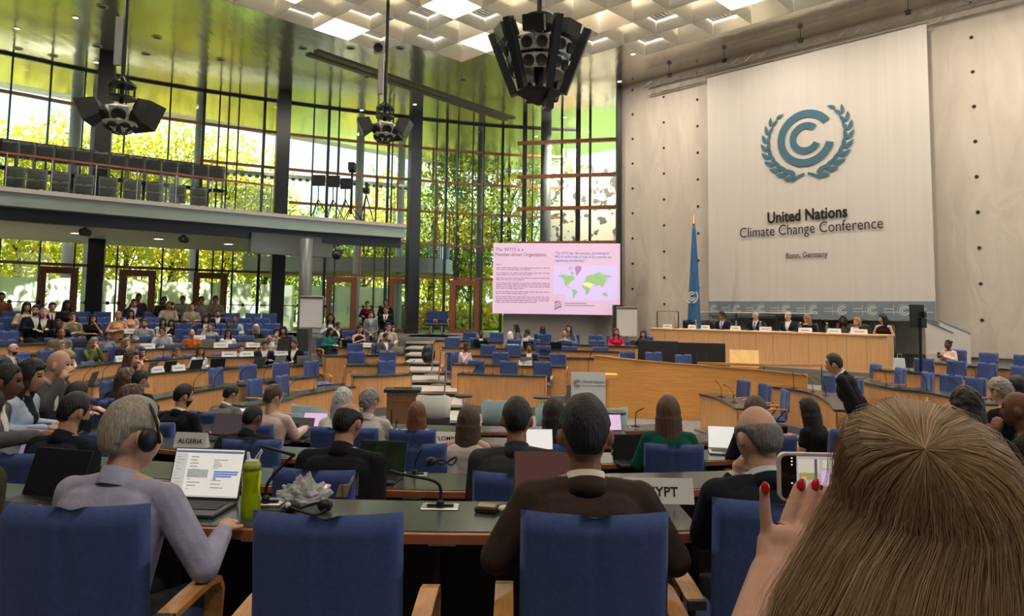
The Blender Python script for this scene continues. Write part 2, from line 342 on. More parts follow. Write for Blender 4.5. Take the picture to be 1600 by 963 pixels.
for (i_, j) in cells:
    o = SKC+(i_+.5)*S_*ua+(j+.5)*S_*ub
    if np.linalg.norm(o) > 26 or o[1] < 1: continue
    zb = ZC-.62 if (i_+j) % 2 else ZC-.34
    for (ax, sgn) in ((ua, 1), (ua, -1), (ub, 1), (ub, -1)):
        c = o+ax*sgn*S_/2; key = tuple(np.round(c, 2))
        if key in done: continue
        done.add(key); rz = A0+(math.pi/2 if ax is ua else 0)
        fin.box((c[0], c[1], ZC+.02), (S_*.985, .02, 1.2), rz)
    if hf.random() < .04: amb.box((o[0], o[1], ZC+.3), (S_*.8, S_*.8, .03), A0)
    elif (i_*2+j*3) % 7 != 0:
        for q in range(9):
            d = (q-4)*S_/9.5; c = o+ub*d; lou.box((c[0], c[1], zb+.45), (S_*.93, S_/9.5*.93, .02), A0)
    else:
        lou.box((*(o+ub*.3), ZC+.5), (S_*.93, .3, .03), A0); lou.box((*(o-ub*.35), ZC+.35), (S_*.93, .05, .05), A0); lou.box((*o, ZC+.2), (.05, S_*.93, .05), A0)
rootc = struct('ceiling_cassettes', fin, BLADE); struct('louvre', lou, LOUV, parent=rootc); struct('amber_panel', amb, AMBER, parent=rootc)
# dark double track recessed in the ceiling
a, b2 = at(487, 82, z=ZC), at(796, 186, z=ZC); d = nrm((b2-a)[:2]); mb = MB()
for s in (-.24, .24):
    q = np.array([-d[1], d[0]])*s; mb.loft([[(*(p[:2]+q+np.array([-d[1], d[0]])*e), ZC-h) for e, h in ((-.13, .05), (.13, .05), (.13, -.02), (-.13, -.02))] for p in (a, b2)])
struct('trim_3', mb, mat('track', (.10, .085, .06), .5))
# podium wall with bore holes, broad brush sweeps in the plaster
PLA = bpy.data.materials.new('plaster_wall'); PLA.use_nodes = True; n = PLA.node_tree.nodes; l = PLA.node_tree.links; b = n['Principled BSDF']; b.inputs['Roughness'].default_value = .6
t = n.new('ShaderNodeTexCoord'); mp_ = n.new('ShaderNodeMapping'); mp_.inputs['Rotation'].default_value = (0, math.radians(-38), 0); mp_.inputs['Scale'].default_value = (1.5, 1, .42)
l.new(t.outputs['Object'], mp_.inputs[0]); z1 = n.new('ShaderNodeTexNoise'); z1.inputs['Scale'].default_value = 1.05; z1.inputs['Detail'].default_value = 4; z1.inputs['Distortion'].default_value = 1.2
l.new(mp_.outputs[0], z1.inputs['Vector']); r = n.new('ShaderNodeValToRGB'); r.color_ramp.elements[0].color = (.54, .49, .425, 1); r.color_ramp.elements[1].color = (.64, .59, .52, 1); r.color_ramp.elements[0].position = .3; r.color_ramp.elements[1].position = .68
l.new(z1.outputs[0], r.inputs[0]); l.new(r.outputs[0], b.inputs['Base Color']); q = n.new('ShaderNodeBump'); q.inputs['Strength'].default_value = .6; q.inputs['Distance'].default_value = .08; l.new(z1.outputs[0], q.inputs['Height']); l.new(q.outputs[0], b.inputs['Normal'])
WA = math.atan2(WD[1], WD[0]); WN = np.array([-.7071, -.7071])    # towards the hall
def wl(s, z, off=0.): p = WP+WD*s+WN*off; return np.array([p[0], p[1], z])
LW = 30
mb = MB(); mb.box((LW/2, .2, (ZC+.1+.55)/2), (LW, .4, ZC+.1-.55)); o = struct('wall_podium', mb, PLA); o.location = (WP[0], WP[1], 0); o.rotation_euler = (0, 0, WA)
ho = MB()
for s in np.arange(.55, 26, 1.42):
    if 3.4 < s < 11.0: continue
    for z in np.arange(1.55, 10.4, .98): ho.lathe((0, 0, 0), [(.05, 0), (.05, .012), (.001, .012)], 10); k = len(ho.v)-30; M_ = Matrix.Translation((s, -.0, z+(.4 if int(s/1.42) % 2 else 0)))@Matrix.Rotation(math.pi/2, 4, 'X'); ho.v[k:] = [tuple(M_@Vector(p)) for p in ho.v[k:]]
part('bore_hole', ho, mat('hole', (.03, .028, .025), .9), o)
mb = MB(); mb.box((LW/2, .25, -.2), (LW, .4, 1.5)); mb.box((9.35, -.02, -.2), (.06, .1, 1.5)); mb.box((14.2, -.02, -.2), (.06, .1, 1.5)); o = struct('baseboard_podium', mb, mat('plinth', (.27, .26, .235), .7)); o.location = (WP[0], WP[1], 0); o.rotation_euler = (0, 0, WA)
mb = MB(); e = at(966, 300, Y=27.25); mb.box((0, 0, 0), (.2, .3, ZC+.6)); o = struct('trim_4', mb, DARK); o.location = (WP[0]-.1, WP[1]-.05, (ZC-.6)/2)
# facade: glass, mullions, timber rails, columns
ZR = [9.2, 7.65, 6.2, 4.65, 3.12]
cu_ = [fac(u) for u in range(-170, 906, 25)]; g0 = offset(cu_, .03)
mb = MB(); mb.loft([[(*p, .5), (*p, ZC)] for p in cu_], cap=False, close=False); win = struct('window_1', mb, GLASS)
for z in ZR:
    mb = MB(); us = list(range(-170, 906, 15)); u0, u1 = (-200, 892); us = [u for u in us if {9.2: -200, 3.12: -200, 7.65: 284, 6.2: 440, 4.65: 500}[z] <= u <= u1]
    c = [fac(u) for u in us]; strip(mb, offset(c, -.10), offset(c, .06), z-.05, z+.05); struct('rail', mb, WOODE if z != 3.12 else DOORW, parent=win)
mb = MB(); c = [fac(u) for u in range(-170, 906, 25)]; strip(mb, offset(c, -.08), offset(c, .06), ZC-.08, ZC+.02); struct('head_rail', mb, DARK, parent=win)
mu = [-60, -5, 58, 113, 180, 251, 305, 330, 345, 361, 402, 481, 505, 521, 583, 601, 607, 677, 693, 711, 735, 752, 782, 815, 830]
for k, u in enumerate(mu):
    p = fac(u); w = .11 if u in (305, 505, 601, 693, 402, 782) else .055; t_ = nrm(fac(u+4)-fac(u-4)); mb = MB()
    mb.box((p[0], p[1]-.05, (ZC+.5)/2), (w, .14, ZC-.5), math.atan2(t_[1], t_[0])); struct('mullion', mb, DARK, parent=win)
# short intermediate glazing bars between rails
for k, (u, za, zb) in enumerate([(522, 7.65, 9.2), (585, 6.2, 7.65), (617, 6.2, 7.65), (672, 7.65, 9.2), (680, 4.65, 7.65), (735, 7.65, 9.2), (775, 7.65, 9.2), (565, 4.65, 6.2), (640, 3.1, 4.65), (560, 3.1, 4.65), (700, 4.65, 6.2), (766, 4.65, 6.2)]):
    p = fac(u); mb = MB(); mb.box((p[0], p[1]-.03, (za+zb)/2), (.07, .08, zb-za)); struct('glazing_bar', mb, WOODE, parent=win)
# spider struts of the facade (grey cross cables)
# second, nearer glass field next to the podium wall
sa, sb = at(806, 480, Y=31.2)[:2], at(964, 480, Y=30.2)[:2]
mb = MB(); mb.add([(*sa, .5), (*sb, .5), (*sb, ZC), (*sa, ZC)], [(0, 1, 2, 3)]); win2 = struct('window_2', mb, GLASS)
for z in ZR:
    mb = MB(); strip(mb, offset([sa, sb], -.1), offset([sa, sb], .06), z-.08, z+.08); struct('rail', mb, WOODE, parent=win2)
for u in (817, 876, 902, 921):
    p = atl(u, 480, sa, sb); mb = MB(); mb.box((p[0], p[1], (ZC+.5)/2), (.2 if u in (817, 902) else .1, .16, ZC-.5)); struct('mullion', mb, DARK, parent=win2)
# wall painting seen through that glass: grey and orange blossom blots on cream
MU = bpy.data.materials.new('mural'); MU.use_nodes = True; n = MU.node_tree.nodes; l = MU.node_tree.links; b = n['Principled BSDF']; b.inputs['Roughness'].default_value = .8
t = n.new('ShaderNodeTexCoord'); v1 = n.new('ShaderNodeTexNoise'); v1.inputs['Scale'].default_value = 2.4; v1.inputs['Detail'].default_value = 6; l.new(t.outputs['Object'], v1.inputs['Vector'])
r = n.new('ShaderNodeValToRGB'); E = r.color_ramp.elements; E[0].color = (.62, .59, .5, 1); E[0].position = .555; E[1].color = (.10, .105, .11, 1); E[1].position = .58; l.new(v1.outputs[0], r.inputs[0])
v2 = n.new('ShaderNodeTexNoise'); v2.inputs['Scale'].default_value = .9; v2.inputs['Detail'].default_value = 5; mp2 = n.new('ShaderNodeMapping'); mp2.inputs['Location'].default_value = (7, 3, 2); l.new(t.outputs['Object'], mp2.inputs[0]); l.new(mp2.outputs[0], v2.inputs['Vector'])
rr = n.new('ShaderNodeValToRGB'); rr.color_ramp.elements[0].position = .60; rr.color_ramp.elements[1].position = .62; l.new(v2.outputs[0], rr.inputs[0]); xx = n.new('ShaderNodeMixRGB'); xx.inputs[2].default_value = (.52, .24, .06, 1); l.new(rr.outputs[0], xx.inputs[0]); l.new(r.outputs[0], xx.inputs[1]); l.new(xx.outputs[0], b.inputs['Base Color'])
a, b2 = at(856, 480, Y=35.5)[:2], at(985, 480, Y=34.5)[:2]; mb = MB(); strip(mb, [a, b2], offset([a, b2], .3), -.5, 9.1); struct('wall_mural', mb, MU); al = bpy.data.lights.new('side_room_lamp', 'AREA'); al.size = .6; al.energy = 500; al.color = (1, .86, .68); ao = bpy.data.objects.new('side_room_lamp', al); C.objects.link(ao); ao.location = (*at(905, 300, Y=32.2)[:2], 9.8); ao.rotation_euler = (.6, 0, 0)
# columns
COL = mat('column_black', (.022, .025, .03), .35, .2); COLG = mat('column_grey', (.14, .155, .16), .4, .2)
def column(name, u, Y, w, m, z0=-.5, z1=ZC, rnd=False):
    p = at(u, 470, Y=Y); mb = MB()
    if rnd: mb.lathe((p[0], p[1], z0), [(w/2, 0), (w/2, z1-z0)], 24)
    else: mb.box((p[0], p[1], (z0+z1)/2), (w, w, z1-z0), .45)
    return struct(name, mb, m, smooth=rnd)
column('column', 147, 24.2, .50, COL); column('column', 432, 28.4, .52, COL); column('column', 643, 31.2, .50, COL); column('column', 851, 32.6, .5, COLG, rnd=True)
column('column', 748, 34.6, .36, COLG, rnd=True); column('column', 476, 23.8, .44, COLG, z1=4.0, rnd=True)
for u, Y, w in ((101, 28.6, .42), (622, 38, .4), (556, 35.5, .4), (300, 31, .4), (132, 29, .3)): column('column', u, Y, w, mat('column_outside', (.42, .44, .45), .5), rnd=True, z1=ZC+.1)
# doors in the glass: timber frames and etched panes
FROST = bpy.data.materials.new('frosted_glass'); FROST.use_nodes = True; n = FROST.node_tree.nodes; l = FROST.node_tree.links; n.clear()
t = n.new('ShaderNodeBsdfTranslucent'); t.inputs[0].default_value = (.92, .95, .86, 1); t2 = n.new('ShaderNodeBsdfTransparent'); t2.inputs[0].default_value = (.85, .9, .82, 1); x = n.new('ShaderNodeMixShader'); x.inputs[0].default_value = .22; o_ = n.new('ShaderNodeOutputMaterial')
l.new(t.outputs[0], x.inputs[1]); l.new(t2.outputs[0], x.inputs[2]); l.new(x.outputs[0], o_.inputs[0])
def fband(mb, u0, u1, z0, z1, off=-.06, n=5):
    c = [fac(u) for u in np.linspace(u0, u1, n)]; strip(mb, offset(c, off-.012), offset(c, off+.012), z0, z1)
doors = [(60, 122, True), (186, 243, True), (302, 355, True), (510, 557, True), (608, 655, False), (703, 748, False)]
for k, (u0, u1, fr) in enumerate(doors):
    a, b2 = fac(u0), fac(u1); t_ = nrm(b2-a); Lg = np.linalg.norm(b2-a); mb = MB(); zt = 3.02; z0 = .56; fw = .24
    for s in (fw/2, Lg-fw/2): p = a+t_*s; mb.box((p[0], p[1]-.12, (z0+zt)/2), (fw, .2, zt-z0), math.atan2(t_[1], t_[0]))
    for z, h in ((zt-.12, .24), (z0+.09, .18)): p = a+t_*Lg/2; mb.box((p[0], p[1]-.12, z), (Lg-2*fw+.004, .196, h), math.atan2(t_[1], t_[0]))
    d_ = struct(f'door_{k+1}', mb, DOORW)
    mb = MB(); p, q = a+t_*fw*.97, b2-t_*fw*.97; strip(mb, offset([p, q], -.11), offset([p, q], -.09), z0+.17, 2.79 if not fr else 2.62)
    struct('pane', mb, FROST if fr else GLASS, parent=d_)
    mb = MB(); p = a+t_*(Lg-fw-.1); mb.cap((p[0], p[1]-.26, 1.35), (p[0], p[1]-.26, 1.75), .018, .018); struct('handle', mb, STEEL, parent=d_)
for k, (u0, u1) in enumerate(((-60, 58), (124, 184), (245, 300), (357, 392), (405, 460), (466, 508), (560, 606))):
    mb = MB(); fband(mb, u0+1, u1-1, .6, 2.60); struct(f'window_{k+3}', mb, FROST)
for k, (u0, u1) in enumerate(((-100, 58), (124, 184), (245, 300), (357, 508), (560, 606))):      # push-bar cables with clamps
    c = [fac(u) for u in np.linspace(u0, u1, 8)]; c = offset(c, -.16); mb = MB(); mb.tube([(*p, 1.72) for p in c], .02, 6)
    for p in c[1::2]: mb.ell((*p, 1.72), (.07, .07, .09), 8, 5)
    struct(f'trim_{k+5}', mb, DARK)
# gallery on the left
GZ = 4.78
ge = spline([at(-190, 480, Y=16.2)[:2], at(-60, 480, Y=17.9)[:2], at(0, 480, Y=18.7)[:2], at(345, 480, Y=22.3)[:2], at(480, 480, Y=24.0)[:2], at(632, 480, Y=25.9)[:2]], 8)
gb = [fac(u)+np.array([.1, -.35]) for u in (-150, -60, 0, 90, 200, 300, 400, 480)]
GFL = mat('gallery_floor', (.30, .27, .23), .7); SOF = mat('gallery_soffit', (.55, .46, .40), .6); EDGE = mat('gallery_edge', (.62, .60, .56), .45); GRNG = mat('gallery_glass_edge', (.38, .48, .43), .25)
ins = offset(ge, .55)
mb = MB(); mb.prism([tuple(p) for p in ins]+[tuple(p) for p in gb[::-1]], GZ-.14, GZ-.02); g_ = struct('floor_gallery', mb, GFL)
mb = MB(); strip(mb, ge, offset(ge, .6), GZ-.1, GZ+.02); struct('edge_strip', mb, EDGE, parent=g_)
mb = MB(); strip(mb, offset(ge, .08), offset(ge, .6), GZ-.48, GZ-.101); struct('edge_glass', mb, GRNG, parent=g_)
mb = MB(); strip(mb, offset(ge, .5), offset(ge, .62), GZ-.84, GZ-.481); struct('fascia', mb, mat('fascia', (.02, .024, .03), .4), parent=g_)
i2 = offset(ge, .56); e_ = [p for p in i2 if proj((*p, 4))[0] < 440]
mb = MB(); mb.prism([tuple(p) for p in e_]+[tuple(p) for p in gb[::-1]], GZ-.86, GZ-.2); struct('soffit', mb, SOF, parent=g_)
mb = MB(); tip = [p for p in i2 if proj((*p, 4))[0] > 425]; mb.prism([tuple(p) for p in tip]+[tuple(fac(480)+np.array([.3, -1.5]))], GZ-.62, GZ-.141); struct('tip_soffit', mb, mat('tip', (.30, .31, .30), .45), parent=g_)
# steel bracket under the gallery's tip and its stage lamp
a, b2 = at(392, 395, Y=23.2), at(520, 372, Y=25); mb = MB(); strip(mb, [a[:2], b2[:2]], offset([a[:2], b2[:2]], .3), 3.45, 4.15); struct('beam', mb, mat('beam', (.20, .22, .22), .5), parent=g_)
# balustrade: glass panes between slender posts under a timber handrail
gl = [p for p in ge if proj((*p, 5))[0] < 430]; rl = offset(gl, .12)
mb = MB(); mb.loft([[(*p, GZ+.03), (*p, GZ+.92)] for p in rl], cap=False, close=False); bal = thing('balustrade', 'glass balustrade with timber handrail along the gallery front', 'balustrade', (0, 0, 0)); part('glass_panel', mb, GLASSD, bal)
mb = MB(); strip(mb, offset(gl, .07), offset(gl, .17), GZ+.93, GZ+.985); part('handrail', mb, WOODE, bal)
for u in (-70, 8, 80, 149, 214, 275, 332, 385, 425):
    k = min(range(len(rl)), key=lambda i: abs(proj((*rl[i], 5))[0]-u)); a = rl[k]
    q = at(u, 300, Y=float(np.interp(u, [proj((*p, 5))[0] for p in rl], [p[1] for p in rl]))); mb = MB(); mb.cap((q[0], q[1]-.03, GZ+.03), (q[0], q[1]-.03, GZ+.94), .022, .022, 8); part('post', mb, STEEL, bal)
# left end of the hall and the wall behind us (only their light matters)
mb = MB(); mb.box((-22, 4, 4.5), (.3, 34, 13)); struct('wall_left', mb, mat('wall_plain', (.10, .09, .08), .8))
mb = MB(); mb.box((0, -7, 4.5), (46, .3, 13)); struct('wall_back', mb, MT['wall_plain'])
# outside: lawn, neighbouring terrace, roof
LAWN = mat('lawn', (.10, .20, .025), .9, col2=(.22, .33, .05), nscale=3)
mb = MB(); mb.prism([tuple(fac(u)+np.array([0, .15])) for u in range(-150, 990, 60)]+[(60, 36), (60, 120), (-90, 120), (-90, 20)], -.4, .5); struct('ground_lawn', mb, LAWN)
mb = MB(); a = at(560, 400, Y=37)[:2]; b2 = at(700, 400, Y=38)[:2]; tc_ = [at(u, 410, Y=y)[:2] for u, y in ((380, 37), (480, 36.2), (560, 36), (640, 36), (690, 36.6), (707, 38), (700, 40))]
mb.prism([tuple(p) for p in spline(tc_, 6)]+[tuple(at(380, 400, Y=44)[:2])], 3.55, 4.3); struct('terrace_slab', mb, mat('terrace', (.25, .26, .26), .6))
mb = MB(); strip(mb, [p for p in spline(tc_, 6)], offset(spline(tc_, 6), .1), 4.3, 5.2); struct('terrace_balustrade', mb, GLASSD)
mb = MB(); a, b2 = at(-100, 190, Y=28.5), at(640, 270, Y=36.5)          # sunshade walkway outside the facade
strip(mb, [a[:2], b2[:2]], offset([a[:2], b2[:2]], .5), 8.05, 8.2); struct('walkway', mb, STEEL)
mb = MB()
for i_ in range(60): p = a+(b2-a)*(i_+.5)/60; mb.box((p[0], p[1], 7.98), (.16, .1, .14), .6)
struct('walkway_bracket', mb, GREYM)
# ================================================================== trees beyond the glass
LF = [leafmat('leaf_bright', (.54, .52, .04), (.78, .70, .10)), leafmat('leaf_mid', (.36, .42, .05), (.60, .60, .09)), leafmat('leaf_dark', (.10, .19, .04), (.27, .37, .07))]
BARK = mat('bark', (.10, .075, .05), .9, noise=.3, nscale=12)
def tree(name, label, x, y, h, w, lf, n=3200, low=.25, seed=0, size=.18, gap=1.0):
    r = np.random.default_rng(seed); t = thing(name, label, 'tree', (x, y, .45))
    mb = MB(); mb.tube([(0, 0, 0), (.1, .05, h*.35), (.0, .1, h*.8)], [.16*h/9, .11*h/9, .03], 8)
    cl = []
    for k in range(16):
        z = h*(low+(1-low)*(k+.6)/16.5); q = math.sin(math.pi*min(1, (z/h-low)/(1-low)*.86+.12)); a = k*2.4+r.random(); d = w*.5*q*(.35+.6*r.random())
        c = np.array([math.cos(a)*d, math.sin(a)*d, z]); cl.append((c, w*(.18+.14*r.random())*gap)); mb.tube([(.05, .05, max(.5, z-h*.18)), c*.6+np.array([0, 0, z*.38]), c], [.05, .035, .012], 5)
    part('trunk', mb, BARK, t)
    V = []; Fc = []
    for k in range(n):
        c, s = cl[r.integers(len(cl))]; d = r.normal(size=3); d /= np.linalg.norm(d)+1e-6; p = c+d*s*(.45+.6*r.random()**.6)*np.array([1.1, 1.1, .8])
        a = r.normal(size=3); a /= np.linalg.norm(a); b_ = np.cross(a, r.normal(size=3)); b_ /= np.linalg.norm(b_)+1e-6; e = size*(.5+.8*r.random()); o = len(V)
        V += [tuple(p-a*e), tuple(p+b_*e*.45), tuple(p+a*e), tuple(p-b_*e*.45)]; Fc.append((o, o+1, o+2, o+3))
    me = bpy.data.meshes.new('foliage'); me.from_pydata(V, [], Fc); part('foliage', me, LF[lf], t); return t
TR = [(20, 33, 9, 7, 0), (-110, 30, 9, 8, 1), (100, 36, 10.5, 7, 1), (190, 35.5, 10, 7, 0), (262, 37, 10.5, 7, 0), (345, 40, 10.5, 7, 0), (410, 42, 8.5, 6, 1), (500, 45, 7, 6, 2), (565, 44, 7.5, 6, 0), (612, 47, 10, 6.5, 1), (672, 46, 15, 8, 1), (710, 43, 13, 6, 2), (752, 48, 16, 8, 2), (792, 44, 14, 7, 0), (826, 47, 12, 7, 1), (690, 52, 8, 9, 0), (730, 45, 7, 6, 0), (640, 55, 11, 10, 0), (460, 56, 9, 11, 1), (385, 58, 12, 12, 0), (240, 50, 10, 11, 1), (60, 46, 10, 11, 0)]
TN = ['bright yellow-green tree', 'mid-green leafy tree', 'dark-leaved slender tree']
for k, (u, Y, h, w, lf) in enumerate(TR):
    p = at(u, 470, Y=Y); o = sorted(TR); i = o.index(TR[k]); nb = o[i-1][4] if i else lf
    tree('tree', f'{TN[lf]} outside the glass, {ORD[i]+" from the left" if i < 20 else "rightmost" if i == len(TR)-1 else "second from the right"} in the line', p[0], p[1], h, w, lf, n=4200 if Y < 44 else 3000, seed=k+5, low=.16 if Y > 44 else .24)
# low bright shrubs in front of the doors' clear panes
for k, (u, Y) in enumerate(((640, 40), (675, 41), (715, 40), (755, 41), (20, 31), (300, 37))):
    p = at(u, 480, Y=Y); r = np.random.default_rng(k+90); V = []; Fc = []
    for q in range(1500):
        d = r.normal(size=3); d /= np.linalg.norm(d); s = d*np.array([1.5, 1.2, 1.3])*(.6+.4*r.random()); s[2] = abs(s[2])*1.2; a = r.normal(size=3)*.12; b_ = r.normal(size=3)*.08; o = len(V); c = s+np.array([p[0], p[1], .5]); V += [tuple(c-a), tuple(c+b_), tuple(c+a), tuple(c-b_)]; Fc.append((o, o+1, o+2, o+3))
    me = bpy.data.meshes.new('shrub'); me.from_pydata(V, [], Fc); t = part('shrub', me, LF[0]); tag(t, f'rounded bright shrub on the lawn outside the glass, {ORD[[4, 5, 6, 7, 1, 2][k]-1] if k < 6 else ""} shrub from the left', 'shrub')
# ================================================================== chairs
def padded(w, h, th, curve, nx=12, nz=10, dip=0., taper=0., gather=0.):
    # upright cushion: x across, z up, faces +y, edges rounded; curve bows the sides forward
    mb = MB(); F_ = []; B_ = []
    for sgn, store in ((1, F_), (-1, B_)):
        for j in range(nz+1):
            for i in range(nx+1):
                a = i/nx*2-1; b = j/nz*2-1; ex = min(1, (1-abs(a))*nx/2.2); ez = min(1, (1-abs(b))*nz/2.2)
                t = th/2*math.sqrt(max(.0, 1-(1-ex)**2))*math.sqrt(max(0., 1-(1-ez)**2)); x = a*w/2*(1-taper*(1-(b+1)/2)); z = (b+1)/2*h
                if j == nz: z -= dip*math.exp(-(a/.1)**2)-dip*.3*abs(a)
                if j == nz-1: z -= .5*dip*math.exp(-(a/.1)**2)
                sm = -.010*math.exp(-(a/.06)**2)*max(0, b*.8+.35) if sgn < 0 else 0
                g = gather*math.sin(a*13+.5)*max(0, .2-b)*.5 if sgn < 0 else 0
                store.append((x, sgn*t+curve*a*a-(sm if sgn < 0 else 0)*sgn*-1+g, z))
    n = nx+1; o = len(F_); mb.v = F_+B_
    for j in range(nz):
        for i in range(nx): k = j*n+i; mb.f.append((k, k+n, k+n+1, k+1)); mb.f.append((o+k, o+k+1, o+k+n+1, o+k+n))
    def seam(k1, k2): mb.f.append((k1, k2, o+k2, o+k1))
    for i in range(nx): seam(i, i+1); seam(nz*n+i+1, nz*n+i)
    for j in range(nz): seam((j+1)*n, j*n); seam(j*n+nx, (j+1)*n+nx)
    return mb
def make_chair():
    t = thing('conference_chair', 'x', 'chair')
    b = padded(.47, .45, .085, .035, 24, 16, dip=.012, gather=.006).xf(Matrix.Translation((0, -.235, .565))@Matrix.Rotation(math.radians(4), 4, 'X')); part('backrest', b, BLUE, t, True)
    lo = padded(.42, .17, .06, .03, 14, 6).xf(Matrix.Translation((0, -.215, .42))@Matrix.Rotation(math.radians(3), 4, 'X')); part('lower_backrest', lo, BLUE, t, True)
    s = padded(.47, .50, .09, .0, 14, 10).xf(Matrix.Translation((0, -.2, .44))@Matrix.Rotation(math.radians(-88), 4, 'X')); part('seat', s, BLUE, t, True)
    bt = MB(); bt.ell((0, -.168, .90), (.014, .008, .010), 8, 5); part('button', bt, DARK, t)
    for sx in (-1, 1):
        a = MB(); pts = [(sx*.285, -.20, .655), (sx*.285, -.05, .66), (sx*.285, .08, .66), (sx*.285, .15, .645), (sx*.285, .18, .60), (sx*.285, .17, .52), (sx*.285, .13, .42)]; rings = []
        for k, p in enumerate(pts):
            d = nrm(np.array(pts[min(k+1, 6)])-np.array(pts[max(k-1, 0)])); nn = np.array([0, -d[2], d[1]]); rings.append([np.array(p)+np.array([e*.032, 0, 0])+nn*g*.011 for e, g in ((-1, -1), (1, -1), (1, 1), (-1, 1))])
        a.loft(rings); part('armrest', a, WOODA, t, label='pale wooden armrest bent down at the front'); a = MB(); a.box((sx*.285, -.212, .653), (.062, .022, .03)); a.cap((sx*.25, .02, .42), (sx*.285, -.15, .63), .014, .014, 6); part('arm_bracket', a, DARK, t)
    c = MB(); c.lathe((0, 0, .06), [(.035, 0), (.035, .22), (.024, .22), (.024, .36)], 12); part('column', c, STEEL, t)
    c = MB()
    for k in range(4):
        a = k*math.pi/2+.785; c.cap((0, 0, .075), (.27*math.cos(a), .27*math.sin(a), .04), .028, .018, 6)
    part('base', c, STEEL, t)
    return t
CH0 = make_chair(); CH_used = [False]
CHG = 'blue conference chairs at the desks'
def chair(x, y, z, rz, label):
    if not CH_used[0]:
        CH_used[0] = True; CH0.location = (x, y, z); CH0.rotation_euler = (0, 0, rz); CH0['label'] = label; CH0['group'] = CHG; return CH0
    return dup(CH0, (x, y, z), rz, label, CHG)
def rz_of(h): return -math.radians(h)            # heading (0 away from the camera, 90 to the right) to a rotation about z
# ------------------------------------------------------------------ desks
RDESC = {'C': 'innermost left desk', 'B': 'second left desk', 'A': 'third left desk', 'M': 'fourth left desk', 'N1': 'fifth left desk', 'N2': 'sixth left desk', 'N3': 'row under the gallery', 'N4': 'second row under the gallery', 'N5': 'third row under the gallery', 'N6': 'last row by the doors',
 'm1': 'frontmost short desk by the stairs', 'm2': 'second short desk by the stairs', 'm3': 'third short desk by the stairs', 'm4': 'fourth short desk by the stairs', 'm5': 'rear short desk by the stairs',
 'r1': 'front desk below the screen', 'r2': 'second desk below the screen', 'r3': 'third desk below the screen', 'r4': 'fourth desk below the screen', 'r5': 'rear desk below the screen',
 'R1': 'short desk at the dais wall', 'R2': 'desk beside the bending man', 'R3': 'third right-hand-side desk', 'R4': 'desk touching the podium end', 'R5': 'rearmost desk at the stone wall'}
RDESC['R3'] = 'third desk counted from the dais wall'
def desk_row(nm):
    r = ROWS[nm]; s = r['s']; c = [np.array(p[:2]) for p in r['c']]; z, fl = r['z'], r['fl']; dp = .44
    t = thing('curved_desk', f'long dark-topped desk with bare wooden front, {RDESC[nm]}', 'desk', (0, 0, 0), 0, 'wood-fronted desk rows')
    mb = MB(); strip(mb, offset(c, 0), offset(c, s*dp), z-.04, z); part('desk_top', mb, TOP, t)
    mb = MB(); strip(mb, offset(c, s*.03), offset(c, s*.055), fl, z-.041); part('front_panel', mb, WOOD, t)
    for e in (0, -1):
        i = offset(c, s*.03)[e]; o = offset(c, s*(dp-.02))[e]; tt = nrm(c[1]-c[0]) if e == 0 else nrm(c[-2]-c[-1]); mb = MB(); strip(mb, [i, o], [i+tt*.03, o+tt*.03], fl, z-.041); part('end_panel', mb, WOOD, t)
for nm in ROWS:
    if nm not in ('N3', 'N4', 'N5', 'N6'): desk_row(nm)
DW = {1: (-3.6, .80), 2: (-4.4, 1.62), 3: (-4.8, 2.3), 4: (-4.4, 2.6), 5: (-2.6, 2.2)}
DDESC = {1: 'nearest dark desk with timber edge, carrying the green bottle and the EGYPT sign', 2: 'dark desk with timber edge directly beyond the nearest one', 3: 'third dark desk from the camera, holding the ALGERIA sign', 4: 'fourth dark desk from the camera, holding the COLOMBIA sign', 5: 'fifth dark desk from the camera, nearest the pale lounge chairs'}
def dcurve(k, d=0., n=25):
    y, z, R = DR[k]; x0 = -.35; xa, xb = DW[k]
    return [np.array([x, y+R-math.sqrt((R)**2-(x-x0)**2)+d]) for x in np.linspace(xa, xb, n)]
def dpt(k, u, d=0.):                      # plan point on our desk row k (d towards the hall's centre) seen in column u
    c = dcurve(k, d, 120); return min(c, key=lambda p: abs(proj((*p, DR[k][1]+.75))[0]-u))
for k in DR:
    z = DR[k][1]+.75; t = thing('curved_desk', f'{DDESC[k]}', 'desk', (0, 0, 0), 0, 'our own desk rows')
    mb = MB(); strip(mb, dcurve(k, .012), dcurve(k, .46), z-.035, z); part('desk_top', mb, TOP, t)
    mb = MB(); strip(mb, dcurve(k, -.02), dcurve(k, .011), z-.042, z-.004); part('edge_strip', mb, WOODE, t)
    mb = MB(); strip(mb, dcurve(k, .40), dcurve(k, .43), z-.75, z-.036); part('front_panel', mb, mat('panel_dark', (.03, .022, .018), .6), t)
    c = dcurve(k, .02, 9)
    for p, q in zip(c[::2], dcurve(k, .40, 9)[::2]):
        mb = MB(); mb.box(((p[0]+q[0])/2, (p[1]+q[1])/2+.05, z-.4), (.03, .32, .71)); part('leg_panel', mb, MT['panel_dark'], t)
    if k < 3:
        for u in (({1: (394, 685)}, {2: (440, 640)})[k-1][k]): p = dpt(k, u, .0); q = MB(); q.box((p[0], p[1]+.05, z-.058), (.115, .004, .026)); part('paper_label', q, PAPER, t, label='white paper strip under the desk edge')
